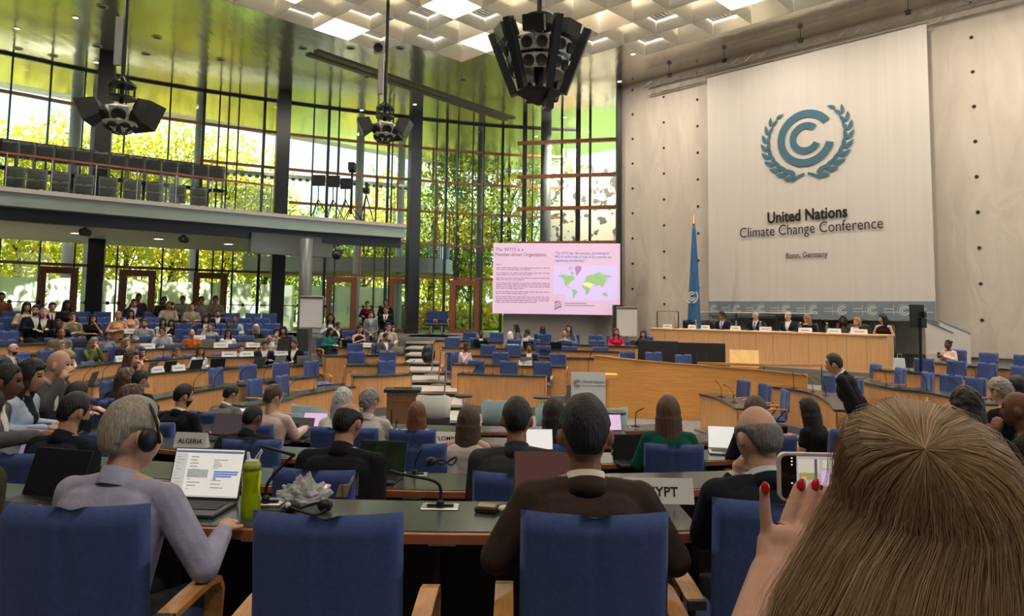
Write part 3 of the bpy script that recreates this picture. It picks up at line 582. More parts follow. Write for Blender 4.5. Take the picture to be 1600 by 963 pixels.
# ------------------------------------------------------------------ small desk things
def make_mic():
    t = thing('gooseneck_microphone', 'x', 'microphone'); mb = MB(); mb.box((0, 0, .006), (.15, .10, .012), 0, .004); mb.box((0, .0, .018), (.05, .035, .02)); part('base', mb, DARK, t)
    mb = MB(); mb.tube([(0, 0, .02), (0, 0, .12), (0, -.02, .2), (0, -.09, .28), (0, -.17, .33)], [.007, .006, .005, .005, .005], 6); part('gooseneck', mb, BLACK, t)
    mb = MB(); mb.cap((0, -.165, .327), (0, -.215, .352), .009, .008, 6); part('mic_head', mb, BLACK, t); return t
MIC = make_mic(); MIC_used = [0]; MICG = 'gooseneck microphones on the desks'
def mic(x, y, z, h, label):
    if not MIC_used[0]: MIC_used[0] = 1; MIC.location = (x, y, z); MIC.rotation_euler = (0, 0, rz_of(h)); MIC['label'] = label; MIC['group'] = MICG; return MIC
    return dup(MIC, (x, y, z), rz_of(h), label, MICG)
def rp(nm, u, d):                         # point on a far row: column u, d metres out from the desk's centre-facing edge
    r = ROWS[nm]; c = offset([np.array(p[:2]) for p in r['c']], r['s']*d); best = None
    U = [proj((*p, r['z']))[0] for p in c]
    for i in range(len(c)-1):
        if (U[i]-u)*(U[i+1]-u) <= 0 and U[i] != U[i+1]: f = (u-U[i])/(U[i+1]-U[i]); best = c[i]*(1-f)+c[i+1]*f; tt = c[i+1]-c[i]; break
    if best is None:
        e = 0 if abs(U[0]-u) < abs(U[-1]-u) else -1; tt = (c[1]-c[0]) if e == 0 else (c[-1]-c[-2]); du = (U[1]-U[0]) if e == 0 else (U[-1]-U[-2]); best = c[e]+tt*(u-U[e])/du
    t = nrm(tt); inn = np.array([t[1], -t[0]])*r['s']; return best, math.degrees(math.atan2(inn[0], inn[1]))
EMPTY = dict(C=[(412, 640), (455, 625)], B=[(352, 0), (398, 0), (448, 0), (498, 0), (225, 0)], A=[(112, 0), (152, 0), (268, 0), (308, 0), (350, 0), (402, 0), (453, 0)], M=[(14, 0), (52, 0), (235, 0), (278, 0), (330, 0), (372, 0)],
 N1=[(20, 0), (128, 0), (235, 0), (337, 0), (386, 0)], N2=[(8, 0), (27, 0), (287, 0), (322, 0), (358, 0), (397, 0), (425, 0)], N3=[(-2, 0), (128, 0), (148, 0), (180, 0), (232, 0), (287, 0), (318, 0), (350, 0), (395, 0), (425, 0)],
 N4=[(8, 0), (122, 0), (160, 0), (240, 0), (348, 0), (378, 0), (408, 0)], N5=[(22, 0), (75, 0), (130, 0), (162, 0), (195, 0), (225, 0), (362, 0), (395, 0), (420, 0)],
 m1=[(609, 0)], m2=[(557, 0), (608, 0)], m3=[(558, 0), (606, 0)], m4=[(515, 0), (565, 0)], m5=[(547, 0), (520, 0)], r1=[(740, 0), (793, 0), (846, 0)], r2=[(708, 0), (780, 0), (870, 0)], r3=[(760, 0), (800, 0), (848, 0), (890, 0), (938, 0)], r4=[(706, 0), (932, 0), (972, 0)], r5=[(732, 0), (774, 0), (840, 0), (928, 0)],
 R1=[(1180, 0), (1208, 0), (1148, 0)], R2=[(1290, 0), (1322, 0)], R3=[(1347, 0), (1390, 0), (1432, 0), (1475, 0), (1510, 0), (1545, 0)], R4=[(1437, 0), (1485, 0), (1530, 0), (1578, 0)], R5=[(1535, 0), (1590, 0)])
for nm, L_ in EMPTY.items():
    us = sorted(u for u, _ in L_)
    for i, u in enumerate(us):
        p, h = rp(nm, u, .93); lab = 'only empty blue chair' if len(us) == 1 else f'empty blue chair, {ORD[i]} from left,'
        chair(p[0], p[1], ROWS[nm]['fl'], rz_of(h+random.uniform(-6, 6)), f'{lab} behind the {RDESC[nm]}')
MICS = dict(C=[415, 450, 490, 535], B=[302, 335, 372, 412, 452, 492], A=[130, 160, 330, 410, 480], M=[170, 255], m1=[590, 640], m2=[572, 634], m3=[586], r1=[723, 770, 816], r2=[722, 795, 850], r3=[730, 830], R1=[1127, 1147], R2=[1240, 1270, 1290], R3=[1385, 1405, 1448, 1500], R4=[1420, 1490, 1525], r4=[865])
for nm, L_ in MICS.items():
    for i, u in enumerate(sorted(L_)):
        p, h = rp(nm, u, .16); mic(p[0], p[1], ROWS[nm]['z'], h+180+random.uniform(-40, 40), f'{"only" if len(L_) == 1 else ORD[i]+" from the left"} microphone on the {RDESC[nm]}')
def plate(x, y, z, rz, w, h, label, word=None, back=None):
    t = thing('name_sign', label, 'sign', (x, y, z), rz, 'folded white name signs on the desks'); mb = MB()
    mb.loft([[(-w/2, -h*.35, 0), (-w/2, 0, h), (-w/2, h*.35, 0)], [(w/2, -h*.35, 0), (w/2, 0, h), (w/2, h*.35, 0)]]); part('card', mb, WHITE, t)
    if word:
        sz = min(h*.55, w/len(word)*1.35); a = math.atan2(.35, 1)
        for k in (0, 1):
            lettering(word, sz, INK, t, (0, (-h*.35*.70-.002)*(1 if k == 0 else -1), h*.30), .012, rot=(-a if k == 0 else a, 0, math.pi*k), ext=.001)
    else:
        for k in (-1, 1): q = MB(); q.box((0, k*(h*.35*.55+.001), h*.45), (w*.62, .004, h*.16)); part('lettering', q, mat('ink_soft', (.25, .25, .25), .6), t)
    return t
PL = dict(A=[245, 278], M=[110, 190, 358, 385, 440], N1=[230, 345, 395, 418], N2=[310], m4=[572], m5=[], r2=[821], r4=[802], r5=[708], N3=[205])
for nm, L_ in PL.items():
    for i, u in enumerate(sorted(L_)):
        p, h = rp(nm, u, .10); plate(p[0], p[1], ROWS[nm]['z'], rz_of(h), .34, .13, f'{"only" if len(L_) == 1 else ORD[i]+" from left"} white folded name sign on the {RDESC[nm]}')
LAPG = 'open laptops on the desks'
def laptop(x, y, z, h, label, col, scr=None, ang=110, w=.33, scr_e=1.0, content=None):
    # heading h = where its user looks; the screen faces the user
    t = thing('laptop', label, 'laptop', (x, y, z), rz_of(h), LAPG); d = w*.68; mb = MB(); mb.box((0, 0, .009), (w, d, .016), 0, .004); part('base', mb, col, t)
    mb = MB()
    for r_ in range(5): mb.box((0, d*.30-r_*d*.105, .0185), (w*.84, d*.082, .003))
    part('keyboard', mb, BLACK, t); mb = MB(); mb.box((0, -d*.33, .0178), (w*.3, d*.22, .0015)); part('trackpad', mb, DARK, t)
    M_ = Matrix.Translation((0, d/2-.004, .016))@Matrix.Rotation(math.radians(-(ang-90)), 4, 'X'); hh = w*.66
    mb = MB(); mb.box((0, .004, hh/2), (w, .008, hh), 0, .003); mb.xf(M_); lid = part('lid', mb, col, t)
    mb = MB(); mb.box((0, -.0008, hh/2+.004), (w*.955, .0016, hh*.92)); mb.xf(M_); part('display', mb, scr or mat('screen_off', (.02, .02, .025), .2), lid)
    mb = MB(); mb.ell((0, .0085, hh*.52), (.012, .001, .014), 8, 5); mb.xf(M_); part('lid_badge', mb, DARK, lid)
    if content: content(M_, w, hh, lid)
    return t
GREYL = mat('laptop_grey', (.10, .105, .10), .4, .4); SILV = mat('laptop_silver', (.48, .46, .42), .35, .6); BLKL = mat('laptop_black', (.018, .018, .02), .45)
PINK = mat('screen_pink', (.62, .42, .62), .3, emit=.55); LILAC = mat('screen_lilac', (.30, .22, .36), .3, emit=.35); WSCR = mat('screen_white', (.80, .78, .76), .3, emit=.45)
LAPS = [('A', 132, GREYL, 'slim dark grey'), ('A', 172, GREYL, 'large dark grey'), ('A', 228, GREYL, 'thin grey'), ('A', 258, BLKL, 'tilted black'), ('A', 300, BLKL, 'small black'), ('A', 338, BLKL, 'wide black'), ('A', 400, GREYL, 'half-hidden grey'), ('A', 432, SILV, 'silver'), ('A', 476, SILV, 'second silver'),
 ('M', 440, GREYL, 'grey'), ('N1', 322, SILV, 'pale silver'), ('N1', 118, GREYL, 'dark'), ('N1', 440, GREYL, 'grey'), ('N1', 405, SILV, 'silver'), ('m4', 545, BLKL, 'black'), ('m3', 621, SILV, 'silver'), ('m4', 602, GREYL, 'rosy grey'), ('r2', 822, SILV, 'grey-white'), ('r4', 750, BLKL, 'black'), ('r4', 868, BLKL, 'flat black'), ('r4', 828, BLKL, 'narrow black')]
for nm, u, m_, ds in LAPS:
    p, h = rp(nm, u, .24); laptop(p[0], p[1], ROWS[nm]['z'], h+random.uniform(-18, 18), f'{ds} laptop on the {RDESC[nm]}', m_, ang=108)
# ================================================================== people
TMP = bpy.data.scenes.new('workbench')
def remesh(mb, vox, smooth=4, fac_=.5):
    me = mb.mesh(); o = bpy.data.objects.new('t', me); TMP.collection.objects.link(o)
    m = o.modifiers.new('r', 'REMESH'); m.mode = 'VOXEL'; m.voxel_size = vox; m.use_smooth_shade = True
    if smooth: q = o.modifiers.new('s', 'SMOOTH'); q.iterations = smooth; q.factor = fac_
    vl = TMP.view_layers[0]; dg = vl.depsgraph
    if dg is None: vl.update(); dg = vl.depsgraph
    dg.update(); ev = o.evaluated_get(dg); r = bpy.data.meshes.new_from_object(ev); bpy.data.objects.remove(o); bpy.data.meshes.remove(me); return r
HR = (.076, .097, .122)
def g_(x, s): return math.exp(-(x/s)**2)
def headp(d, male=1):
    # point of the head's surface in direction d (x right, y face, z up); origin between the ears
    x, y, z = d[0]*HR[0], d[1]*HR[1], d[2]*HR[2]
    if z < 0:
        t = (-z/HR[2])**1.3; x *= 1-(.30 if male else .36)*t
        if y < 0: y *= 1-.55*min(1, max(0, (-z-.03)/.08))
        else: y += .012*t
    if y > 0:
        y *= .96; ax = abs(x); fr = y/HR[1]
        if fr > .35:
            y += .026*g_(x, .012)*max(0, 1-abs(z+.026)/.045)                  # nose
            y -= .011*g_(ax-.031, .014)*g_(z-.016, .013)                      # eye sockets
            y += .005*g_(z-.040, .010)*g_(ax-.028, .026)                      # brow
            y += .006*g_(x, .024)*(g_(z+.060, .006)+g_(z+.074, .006))         # lips
            y += .010*g_(x, .022)*g_(z+.108, .016)                            # chin
            y += .004*g_(ax-.042, .018)*g_(z+.022, .020)                      # cheeks
    return np.array([x, y, z])
def sphere_dirs(nu, nv):
    for j in range(1, nv):
        a = math.pi*j/nv; yield [np.array([math.sin(a)*math.sin(2*math.pi*i/nu), math.sin(a)*math.cos(2*math.pi*i/nu), math.cos(a)]) for i in range(nu)]
def sstep(a, b, x): t = min(1, max(0, (x-a)/(b-a))); return t*t*(3-2*t)
def hair_amount(style, d):
    az = abs(math.degrees(math.atan2(d[0], d[1]))); el = d[2]
    if style in ('long', 'bob', 'scarf', 'pony', 'bun', 'curlylong', 'updo'):
        line = .50+.10*(1-az/50) if az < 50 else (.50-1.35*(az-50)/40 if az < 90 else -.85)
        if style in ('pony', 'bun', 'updo'): line = .45+.1*(1-az/50) if az < 50 else (.45-.65*(az-50)/45 if az < 95 else (-.20-.5*(az-95)/85))
        if style == 'scarf': line = .45 if az < 40 else (.45-1.4*(az-40)/22 if az < 62 else -.95)
    else:
        line = .55+.08*(1-az/45) if az < 45 else (.55-.80*(az-45)/36 if az < 81 else (.02 if az < 88 else .14 if az < 112 else .14-.62*(az-112)/30 if az < 142 else -.48))
    a = sstep(-.07, .09, el-line)
    if style == 'balding': a *= 1-sstep(.50, .68, el+.25*math.cos(math.radians(az))*.5)
    if style == 'horseshoe': a *= 1-sstep(.34, .46, el)
    return a
def hair_mesh(style, vox, male=1, thick=None, seed=0):
    r = np.random.default_rng(seed)
    T = thick or dict(short=.017, crop=.009, shaved=.006, balding=.010, horseshoe=.011, curly=.03, long=.027, bob=.030, scarf=.022, pony=.012, bun=.013, curlylong=.03, updo=.018, swept=.022)[style]
    mb = MB(); rings = []
    ph = r.random(6)*6
    for ring in sphere_dirs(36, 24):
        out = []
        for d in ring:
            p = headp(d, male); a = hair_amount(style, d); t = T*(.75+.45*max(0, d[2])) if style in ('short', 'swept') else T
            w = 1+.16*math.sin(d[0]*9+ph[0])*math.sin(d[1]*8+ph[1])*math.sin(d[2]*7+ph[2])
            if style in ('curly', 'curlylong'): w = 1+.45*math.sin(d[0]*17+ph[0])*math.sin(d[1]*16+ph[1])*math.sin(d[2]*15+ph[2])+.15*r.normal()
            out.append(p*(.90+.10*a)+d*t*a*w)
        rings.append(out)
    mb.loft(rings[::-1])
    if style in ('long', 'bob', 'scarf', 'curlylong'):
        Ln = dict(long=.30, bob=.15, scarf=.26, curlylong=.25)[style]
        for az in np.arange(-165, 181, 15):
            if abs(az) < (68 if style != 'scarf' else 50): continue
            A = math.radians(az); sx, sy = math.sin(A), math.cos(A); wv = .012 if style != 'curlylong' else .03; back = abs(az) > 120
            pts = [(sx*.048, sy*.070-.004, .070), (sx*.074, sy*.090-.004, .02), (sx*.084, sy*.094-.006, -.06), (sx*.092, sy*.084-.012, -.06-Ln*.45+wv*.3*r.normal()), (sx*.098+wv*r.normal()*.6, sy*.075-(.045 if back else .0)+wv*r.normal()*.3, -.06-Ln*(.9+.12*r.random()))]
            mb.tube(pts, [.016, .024, .027, .027, .013], 8)
            for p in pts[1:3]: mb.ell(p, (.03, .03, .035), 8, 6)
        if style == 'curlylong':
            for k in range(40): a = r.random()*6.28; z = .02-r.random()*Ln; s = math.cos(a); mb.ell((math.sin(a)*.105, (s if s < .25 else -s)*.095, z), (.028, .028, .03), 7, 5)
    if style == 'curly':
        for k in range(70):
            d = nrm(r.normal(size=3)+np.array([0, -.25, .7])); 
            if hair_amount('curly', d) > .6: mb.ell(headp(d)+d*.016, (.021, .021, .021), 7, 5)
    if style == 'pony': mb.tube([(0, -.095, .045), (0, -.135, .02), (.005, -.135, -.09), (.012, -.11, -.20), (.0, -.10, -.25)], [.024, .030, .036, .026, .008], 10)
    if style == 'bun': mb.ell((0, -.095, .085), (.045, .042, .04))
    if style == 'updo':
        for k in range(9): a = k*.7; mb.ell((.035*math.cos(a), -.085+.02*math.sin(a*2), .05+.035*math.sin(a)), (.03, .03, .028), 8, 6)
    return remesh(mb, vox, 9 if style in ('long', 'bob', 'scarf') else 4)
SIT = dict(hip=.50, waist=.68, chest=.90, sh=1.045, neck=1.10, head=1.235)
ARMS = dict(desk=(((-.25, .08, .79), (-.15, .33, .79)), ((.25, .08, .79), (.13, .34, .79))), type=(((-.24, .06, .79), (-.09, .33, .805)), ((.24, .06, .79), (.09, .33, .805))),
 chin=(((-.24, .10, .78), (-.03, .30, .79)), ((.21, .23, .80), (.055, .155, 1.075))), chinl=(((-.21, .23, .80), (-.055, .155, 1.075)), ((.24, .10, .78), (.03, .30, .79))),
 both=(((-.16, .28, .82), (-.045, .17, 1.10)), ((.16, .28, .82), (.045, .17, 1.10))), cross=(((-.26, .09, .80), (.08, .21, .80)), ((.26, .09, .80), (-.08, .22, .83))),
 lap=(((-.24, .02, .76), (-.10, .26, .62)), ((.24, .02, .76), (.10, .26, .62))), phone=(((-.23, .08, .80), (-.05, .30, .90)), ((.23, .08, .80), (.05, .30, .90))),
 head=(((-.25, .10, .79), (-.10, .32, .79)), ((.25, .20, .88), (.115, .10, 1.22))), ear=(((-.24, .12, .79), (-.1, .36, .79)), ((.23, .22, .84), (.10, .10, 1.13))),
 clasp=(((-.25, -.01, 1.10), (-.03, .19, .98)), ((.25, -.01, 1.10), (.03, .19, .98))), down=(((-.24, -.03, 1.10), (-.24, .06, .86)), ((.24, -.03, 1.10), (.24, .06, .86))), reach=(((-.25, .10, .79), (-.16, .34, .79)), ((.24, .16, .84), (.18, .45, .86))))
def rotx(a): c, s = math.cos(a), math.sin(a); return np.array([[1, 0, 0], [0, c, -s], [0, s, c]])
def rotz(a): c, s = math.cos(a), math.sin(a); return np.array([[c, -s, 0], [s, c, 0], [0, 0, 1]])
def hand(mb, w, e, r=1., curl=.5, mir=1):
    # palm and five fingers beyond the wrist w, along the forearm direction
    d = nrm(np.array(w)-np.array(e)); up = np.array([0, 0, 1.]); sd = nrm(np.cross(d, up)); up = np.cross(sd, d)
    c = np.array(w)+d*.045; mb.cap(w, c+d*.02, .024*r, .030*r, 8); mb.ell(c+d*.012, (.038*r, .038*r, .022*r), 8, 6)
    for k, (o, l) in enumerate(((-.030, .065), (-.010, .078), (.011, .073), (.030, .058))):
        b = c+d*.035+sd*o; m = b+d*l*.5-up*.012*curl; t = m+d*l*.42-up*.035*curl; mb.cap(b, m, .0105*r, .0095*r, 6); mb.cap(m, t, .0095*r, .008*r, 6)
    b = c-sd*.028*mir-d*.01; m = b-sd*.028*mir+d*.025-up*.008; mb.cap(b, m, .013*r, .011*r, 6); mb.cap(m, m+d*.03-up*.012, .011*r, .009*r, 6)
PEOPLE = []
def skin(c): return mat('skin_%02d%02d%02d' % tuple(int(k*99) for k in c), c, .5, spec=.35, noise=.07, nscale=9)
S1, S2, S3, S4, S5 = (.62, .36, .26), (.50, .27, .17), (.33, .165, .095), (.17, .078, .045), (.085, .04, .026)
def hairmat(c, grey=0): return mat('hair_%03d%03d%03d' % tuple(int(k*999) for k in c), tuple(k*.75 for k in c), .5, col2=tuple(min(1, k*1.35+.004) for k in c), nscale=14, stretch=(9, 9, 1.2), bump=.5, spec=.5)
HB, HDB, HBR, HBL, HGR, HWH, HRD, HDR = (.006, .005, .005), (.018, .011, .008), (.07, .038, .02), (.30, .19, .09), (.23, .21, .19), (.5, .48, .45), (.16, .055, .02), (.09, .02, .018)
def cloth(c, **k): return mat('cloth_%02d%02d%02d' % tuple(int(q*99) for q in c)+str(len(k)), c, .85, noise=.10, nscale=10, bump=.45, sheen=.0, spec=.2, **k)
def person(label, u, v, loc, h, hair='short', hc=HB, sk=S2, top=(.02, .02, .025), style='suit', shirt=(.7, .7, .7), tie=None, arms='desk', hy=0., hp=0., lean=8., male=1, vox=.012, stand=False, beard=None, bulk=1., legs=(.03, .03, .035), head_up=0., chair_=True, glasses=False, chx=0., chy=0., hand_r=1., extra=None, seat_z=None, collar=True, tilt=0., thick=None, hs=1.0):
    """label, head-top pixel (u, v); loc = plan point under the hips and floor height; h heading; hy head turned relative to the body."""
    x, y, fl = loc; base = np.array([x, y, fl])
    ln = math.radians(lean); Rl = rotx(-ln); piv = np.array([0, -.02, .52 if not stand else .95])
    dz = 0 if not stand else .45
    J = dict(hip=.50+dz, waist=.68+dz, chest=.90+dz, sh=1.045+dz, neck=1.10+dz, head=1.235+dz)
    # choose the figure's scale so that the crown reaches its height in the view
    hc0 = Rl@(np.array([0, .012, J['head']])-piv)+piv; crown = hc0[2]+HR[2]*hs+.012
    R = rotz(rz_of(h)); hw = base+R@hc0; sc_ = 1.0
    if v is not None:
        d = ray(u, v); t = hw[1]/d[1]; base[0] += d[0]*t-hw[0]; x = base[0]; want = H+d[2]*t-fl; sc_ = want/crown; PEOPLE.append((label[:30], round(sc_, 2)))
        sc_ = min(1.16, max(.80, sc_))
    t = thing('person', label, 'person', tuple(base), rz_of(h)); t.scale = (sc_, sc_, sc_)
    def up(p): return Rl@(np.array(p, float)-piv)+piv
    sw = .185*bulk if male else .162*bulk
    A = ARMS[arms] if isinstance(arms, str) else arms
    def armp(p, keep=True): p = np.array(p, float); return up(p+np.array([0, 0, dz if (stand and arms not in ('clasp', 'down')) else 0])) if (p[2] > .95 or stand) else p
    E = [armp(a[0]) for a in A]; W = [armp(a[1]) for a in A]
    SH = [up((-sw, -.005, J['sh']-.035)), up((sw, -.005, J['sh']-.035))]
    kn = [np.array([s*.12, .42, .50]) for s in (-1, 1)] if not stand else [np.array([s*.10, .02, .50]) for s in (-1, 1)]
    an = [np.array([s*.12, .40, .09]) for s in (-1, 1)] if not stand else [np.array([s*.10, -.01, .09]) for s in (-1, 1)]
    hpj = [np.array([s*.09, 0, J['hip']+(.03 if not stand else 0)]) for s in (-1, 1)]
    Hm = Rl@rotz(math.radians(-hy))@rotx(math.radians(-hp)); Hm = Hm@np.array(Matrix.Rotation(math.radians(tilt), 3, 'Y')); hpos = up((0, .012, J['head']))+np.array([0, math.sin(math.radians(hp))*.03, 0])
    # --- body: one continuous surface
    b = MB(); nk = up((0, -.012, J['neck']-.04)); b.cap(nk, hpos+Hm@np.array([0, -.018, -.07]), .060 if male else .050, .056 if male else .047, 14)
    rings = [[hpos+Hm@(headp(d, male)*hs) for d in ring] for ring in sphere_dirs(32, 24)]; b.loft(rings[::-1])
    for s in (-1, 1): b.ell(hpos+Hm@(np.array([s*.083, -.010, -.006])*hs), (.013, .021, .034), 8, 6, Hm@rotz(s*.5))
    b.ell(up((0, 0, J['chest'])), (.15*bulk, .105, .17), 14, 9); b.cap(up((-sw*.8, -.005, J['sh']-.035)), up((sw*.8, -.005, J['sh']-.035)), .05, .05); b.cap(up((0, 0, J['waist'])), (0, 0, J['hip']+.03), .115*bulk, .125)
    for k in (0, 1):
        b.cap(SH[k], E[k], .044, .037); b.cap(E[k], W[k], .037, .026); hand(b, W[k], E[k], hand_r, .6, 1 if k == 0 else -1)
        b.cap(hpj[k], kn[k], .08, .055); b.cap(kn[k], an[k], .052, .038); b.cap(an[k]+np.array([0, 0, -.03]), an[k]+np.array([0, .13, -.05]), .035, .032)
    for k in (0, 1): b.cap(up((0, -.01, J['neck']-.03)), SH[k], .05, .05)
    me = remesh(b, vox, 3 if vox < .009 else 2, .4)
    for m_ in (skin(sk), mat('eye', (.02, .014, .012), .2), hairmat(hc), mat('lip%d' % int(sk[0]*99), (sk[0]*.8, sk[1]*.55, sk[2]*.55), .45), mat('eye_white', (.6, .58, .55), .3)): me.materials.append(m_)
    pc = np.zeros(len(me.polygons)*3); me.polygons.foreach_get('center', pc); q = (pc.reshape(-1, 3)-hpos)@Hm/hs; ax = np.abs(q[:, 0]); ids = np.zeros(len(q), np.int32); fr = q[:, 1] > .045; e_ = max(vox*.45, .003)
    ids[fr & (np.abs(ax-.031) < .014) & (np.abs(q[:, 2]-.016) < .003+e_)] = 4 if vox < .008 else 1; ids[fr & (np.abs(ax-.031) < .0065) & (np.abs(q[:, 2]-.016) < .003+e_)] = 1
    ids[fr & (np.abs(ax-.031) < .019) & (np.abs(q[:, 2]-.038) < .002+e_*.7)] = 2; ids[fr & (ax < .022) & (np.abs(q[:, 2]+.067) < .004+e_*.8)] = 3
    if beard: ids[(q[:, 1] > .0) & (q[:, 2] < -.042+.0*ax) & (q[:, 2] > -.14) & (ids != 3) & (q[:, 1]+q[:, 2]*.25 > .0)] = 2
    me.polygons.foreach_set('material_index', ids); part('body', me, None, t)
    # --- clothing follows the body
    thin = style in ('tank', 'dress'); cth = .016 if style == 'suit' else .010 if not thin else .006; g = MB()
    g.ell(up((0, .0, J['chest']-.01)), ((.162*bulk if male else .150*bulk)+cth, .118+cth, .19), 18, 11); g.cap(up((0, 0, J['waist'])), (0, 0, J['hip']+.0), .128*bulk+cth, .140+cth, 14)
    for s in (-1, 1): g.cap(up((s*sw*.62, -.022, J['sh']-.10)), up((s*.075, -.01, J['waist']-.03)), .088+cth, .085*bulk+cth, 12)
    g.cap(up((-sw*.5, -.03, J['chest']+.04)), up((sw*.5, -.03, J['chest']+.04)), .10+cth, .10+cth, 12)
    if not male: g.ell(up((0, .055, J['chest']+.0)), (.135, .10, .085), 14, 9)
    if not thin:
        g.cap(up((-sw*.86, -.005, J['sh']-.04)), up((sw*.86, -.005, J['sh']-.04)), .055+cth*.8, .055+cth*.8, 12)
        for k in (0, 1):
            g.cap(up((0, -.020, J['neck']-.045)), SH[k], .046+cth*.5, .050+cth, 10)
            le = 1. if style in ('suit', 'shirt', 'long') else .55
            g.cap(SH[k], SH[k]+(E[k]-SH[k])*min(1, le), .056+cth, .047+cth if le == 1 else .056)
            if le == 1: g.cap(E[k], W[k]-(W[k]-E[k])*.06, .047+cth, .034+cth*.7)
    else:
        for k in (0, 1): g.cap(up(((-1, 1)[k]*sw*.55, .04, J['chest']+.06)), up(((-1, 1)[k]*sw*.62, -.005, J['sh']+.012)), .045, .03, 8); g.cap(up(((-1, 1)[k]*sw*.55, -.06, J['chest']+.06)), up(((-1, 1)[k]*sw*.62, -.005, J['sh']+.012)), .045, .03, 8)
    gm = remesh(g, vox, int(.09/vox), .55); nm = {'suit': 'jacket', 'shirt': 'shirt', 'long': 'top', 'tee': 'tee_shirt', 'tank': 'sleeveless_top', 'dress': 'dress'}[style]; tm = top if not isinstance(top, tuple) else cloth(top)
    if style == 'suit' and shirt is not None:
        pc = np.zeros(len(gm.polygons)*3); gm.polygons.foreach_get('center', pc); q = (pc.reshape(-1, 3)-piv)@Rl+piv; zz = q[:, 2]-(J['chest']-.16); wv = np.clip(zz, 0, .5)*.24; mk = (zz > 0) & (np.abs(q[:, 0]) < wv) & (q[:, 1] > .02)
        nv = np.zeros(len(gm.vertices)*3); gm.vertices.foreach_get('co', nv); nv = nv.reshape(-1, 3); F_ = [tuple(p.vertices) for p in gm.polygons]
        def sub(mask, name, m_, par):
            me2 = bpy.data.meshes.new(name); fs = [F_[i] for i in np.nonzero(mask)[0]]
            if not fs: return None
            used = sorted({i for f in fs for i in f}); mp = {i: k for k, i in enumerate(used)}; me2.from_pydata([tuple(nv[i]) for i in used], [], [tuple(mp[i] for i in f) for f in fs]); me2.polygons.foreach_set('use_smooth', [True]*len(me2.polygons)); return part(name, me2, m_, par)
        tk = mk & (np.abs(q[:, 0]) < .022) if tie is not None else np.zeros(len(q), bool)
        jk = sub(~mk, nm, tm, t); sub(mk & ~tk, 'shirt_front', cloth(shirt), t)
        if tie is not None: sub(tk, 'tie', cloth(tie), t)
    else: part(nm, gm, tm, t)
    if style in ('suit', 'shirt') and collar:
        c = MB(); c0 = up((0, -.014, J['neck']-.06)); c1 = up((0, -.012, J['neck']+.004)); rr = []
        for k, (cc, r_) in enumerate(((c0, .080), (c1, .068), (c1, .064), (c0, .072))): rr.append([cc+Rl@np.array([math.sin(a)*r_, math.cos(a)*r_*1.02, -.022*math.cos(a)]) for a in np.arange(24)*2*math.pi/24])
        c.loft(rr+[rr[0]], cap=False); part('collar', c, cloth(shirt) if (style == 'suit' and shirt is not None) else tm, t, True)
    if style == 'suit':
        c = MB(); c0 = up((0, -.014, J['neck']-.085)); c1 = up((0, -.014, J['neck']-.016)); rr = []
        for k, (cc, r_) in enumerate(((c0, .092), (c1, .079), (c1, .072), (c0, .072))): rr.append([cc+Rl@np.array([math.sin(a)*r_, -math.cos(a)*r_, .034*math.cos(a)-.012]) for a in np.radians(np.linspace(-118, 118, 21))])
        n_ = len(rr[0]); c.loft([[rr[q][i] for q in range(4)] for i in range(n_)]); part('jacket_collar', c, tm, t, True)
    tr = MB()
    for k in (0, 1): tr.cap(hpj[k]+np.array([0, -.03, 0]), kn[k], .10, .072); tr.cap(kn[k], an[k]+np.array([0, 0, -.01]), .070, .055)
    tr.ell((0, -.01, J['hip']+.02), (.165, .13, .11)); part('trousers', remesh(tr, max(vox, .014), 3), cloth(legs), t)
    sh = MB()
    for k in (0, 1): sh.cap(an[k]+np.array([0, -.02, -.045]), an[k]+np.array([0, .15, -.052]), .043, .036)
    part('shoes', sh, BLACK, t, True)
    if hair != 'bald':
        hm = hair_mesh(hair, max(.006, vox*.75), male, thick, seed=len(PEOPLE)); hm.transform(Matrix.Translation(tuple(hpos))@Matrix([list(r) for r in Hm]).to_4x4()@Matrix.Scale(hs, 4))
        part('hair' if hair != 'scarf' else 'headscarf', hm, hairmat(hc) if hair != 'scarf' else cloth(hc), t)
    if glasses:
        gl = MB()
        for s in (-1, 1):
            gl.tube([(s*.031+.021*math.cos(a), .094-.004*abs(math.cos(a)), .014+.017*math.sin(a)) for a in np.arange(13)*2*math.pi/12], .0022, 6); gl.tube([(s*.052, .090, .02), (s*.08, .04, .02), (s*.082, -.02, .012)], .002, 6)
        gl.tube([(-.011, .098, .018), (.011, .098, .018)], .002, 6); gl.xf(Matrix.Translation(tuple(hpos))@Matrix([list(r) for r in Hm]).to_4x4()@Matrix.Scale(hs, 4)); part('glasses', gl, BLACK, t)
    if chair_ and not stand:
        chair(x+chx, y+chy, fl, rz_of(h if not chx else 0), f'blue chair under the {label}' if len(label) < 1 else 'blue chair taken by the '+' '.join(label.split()[:9]))
    t['_hp'] = 0; del t['_hp']
    return dict(root=t, hpos=hpos, Hm=Hm, sc=sc_, base=base, R=R, W=W, E=E, up=up)
def prow(label, nm, u, v, dh=0., d=.88, **k):
    p, h = rp(nm, u, d); return person(label, u, v, (p[0], p[1], ROWS[nm]['fl']), h+dh, **k)
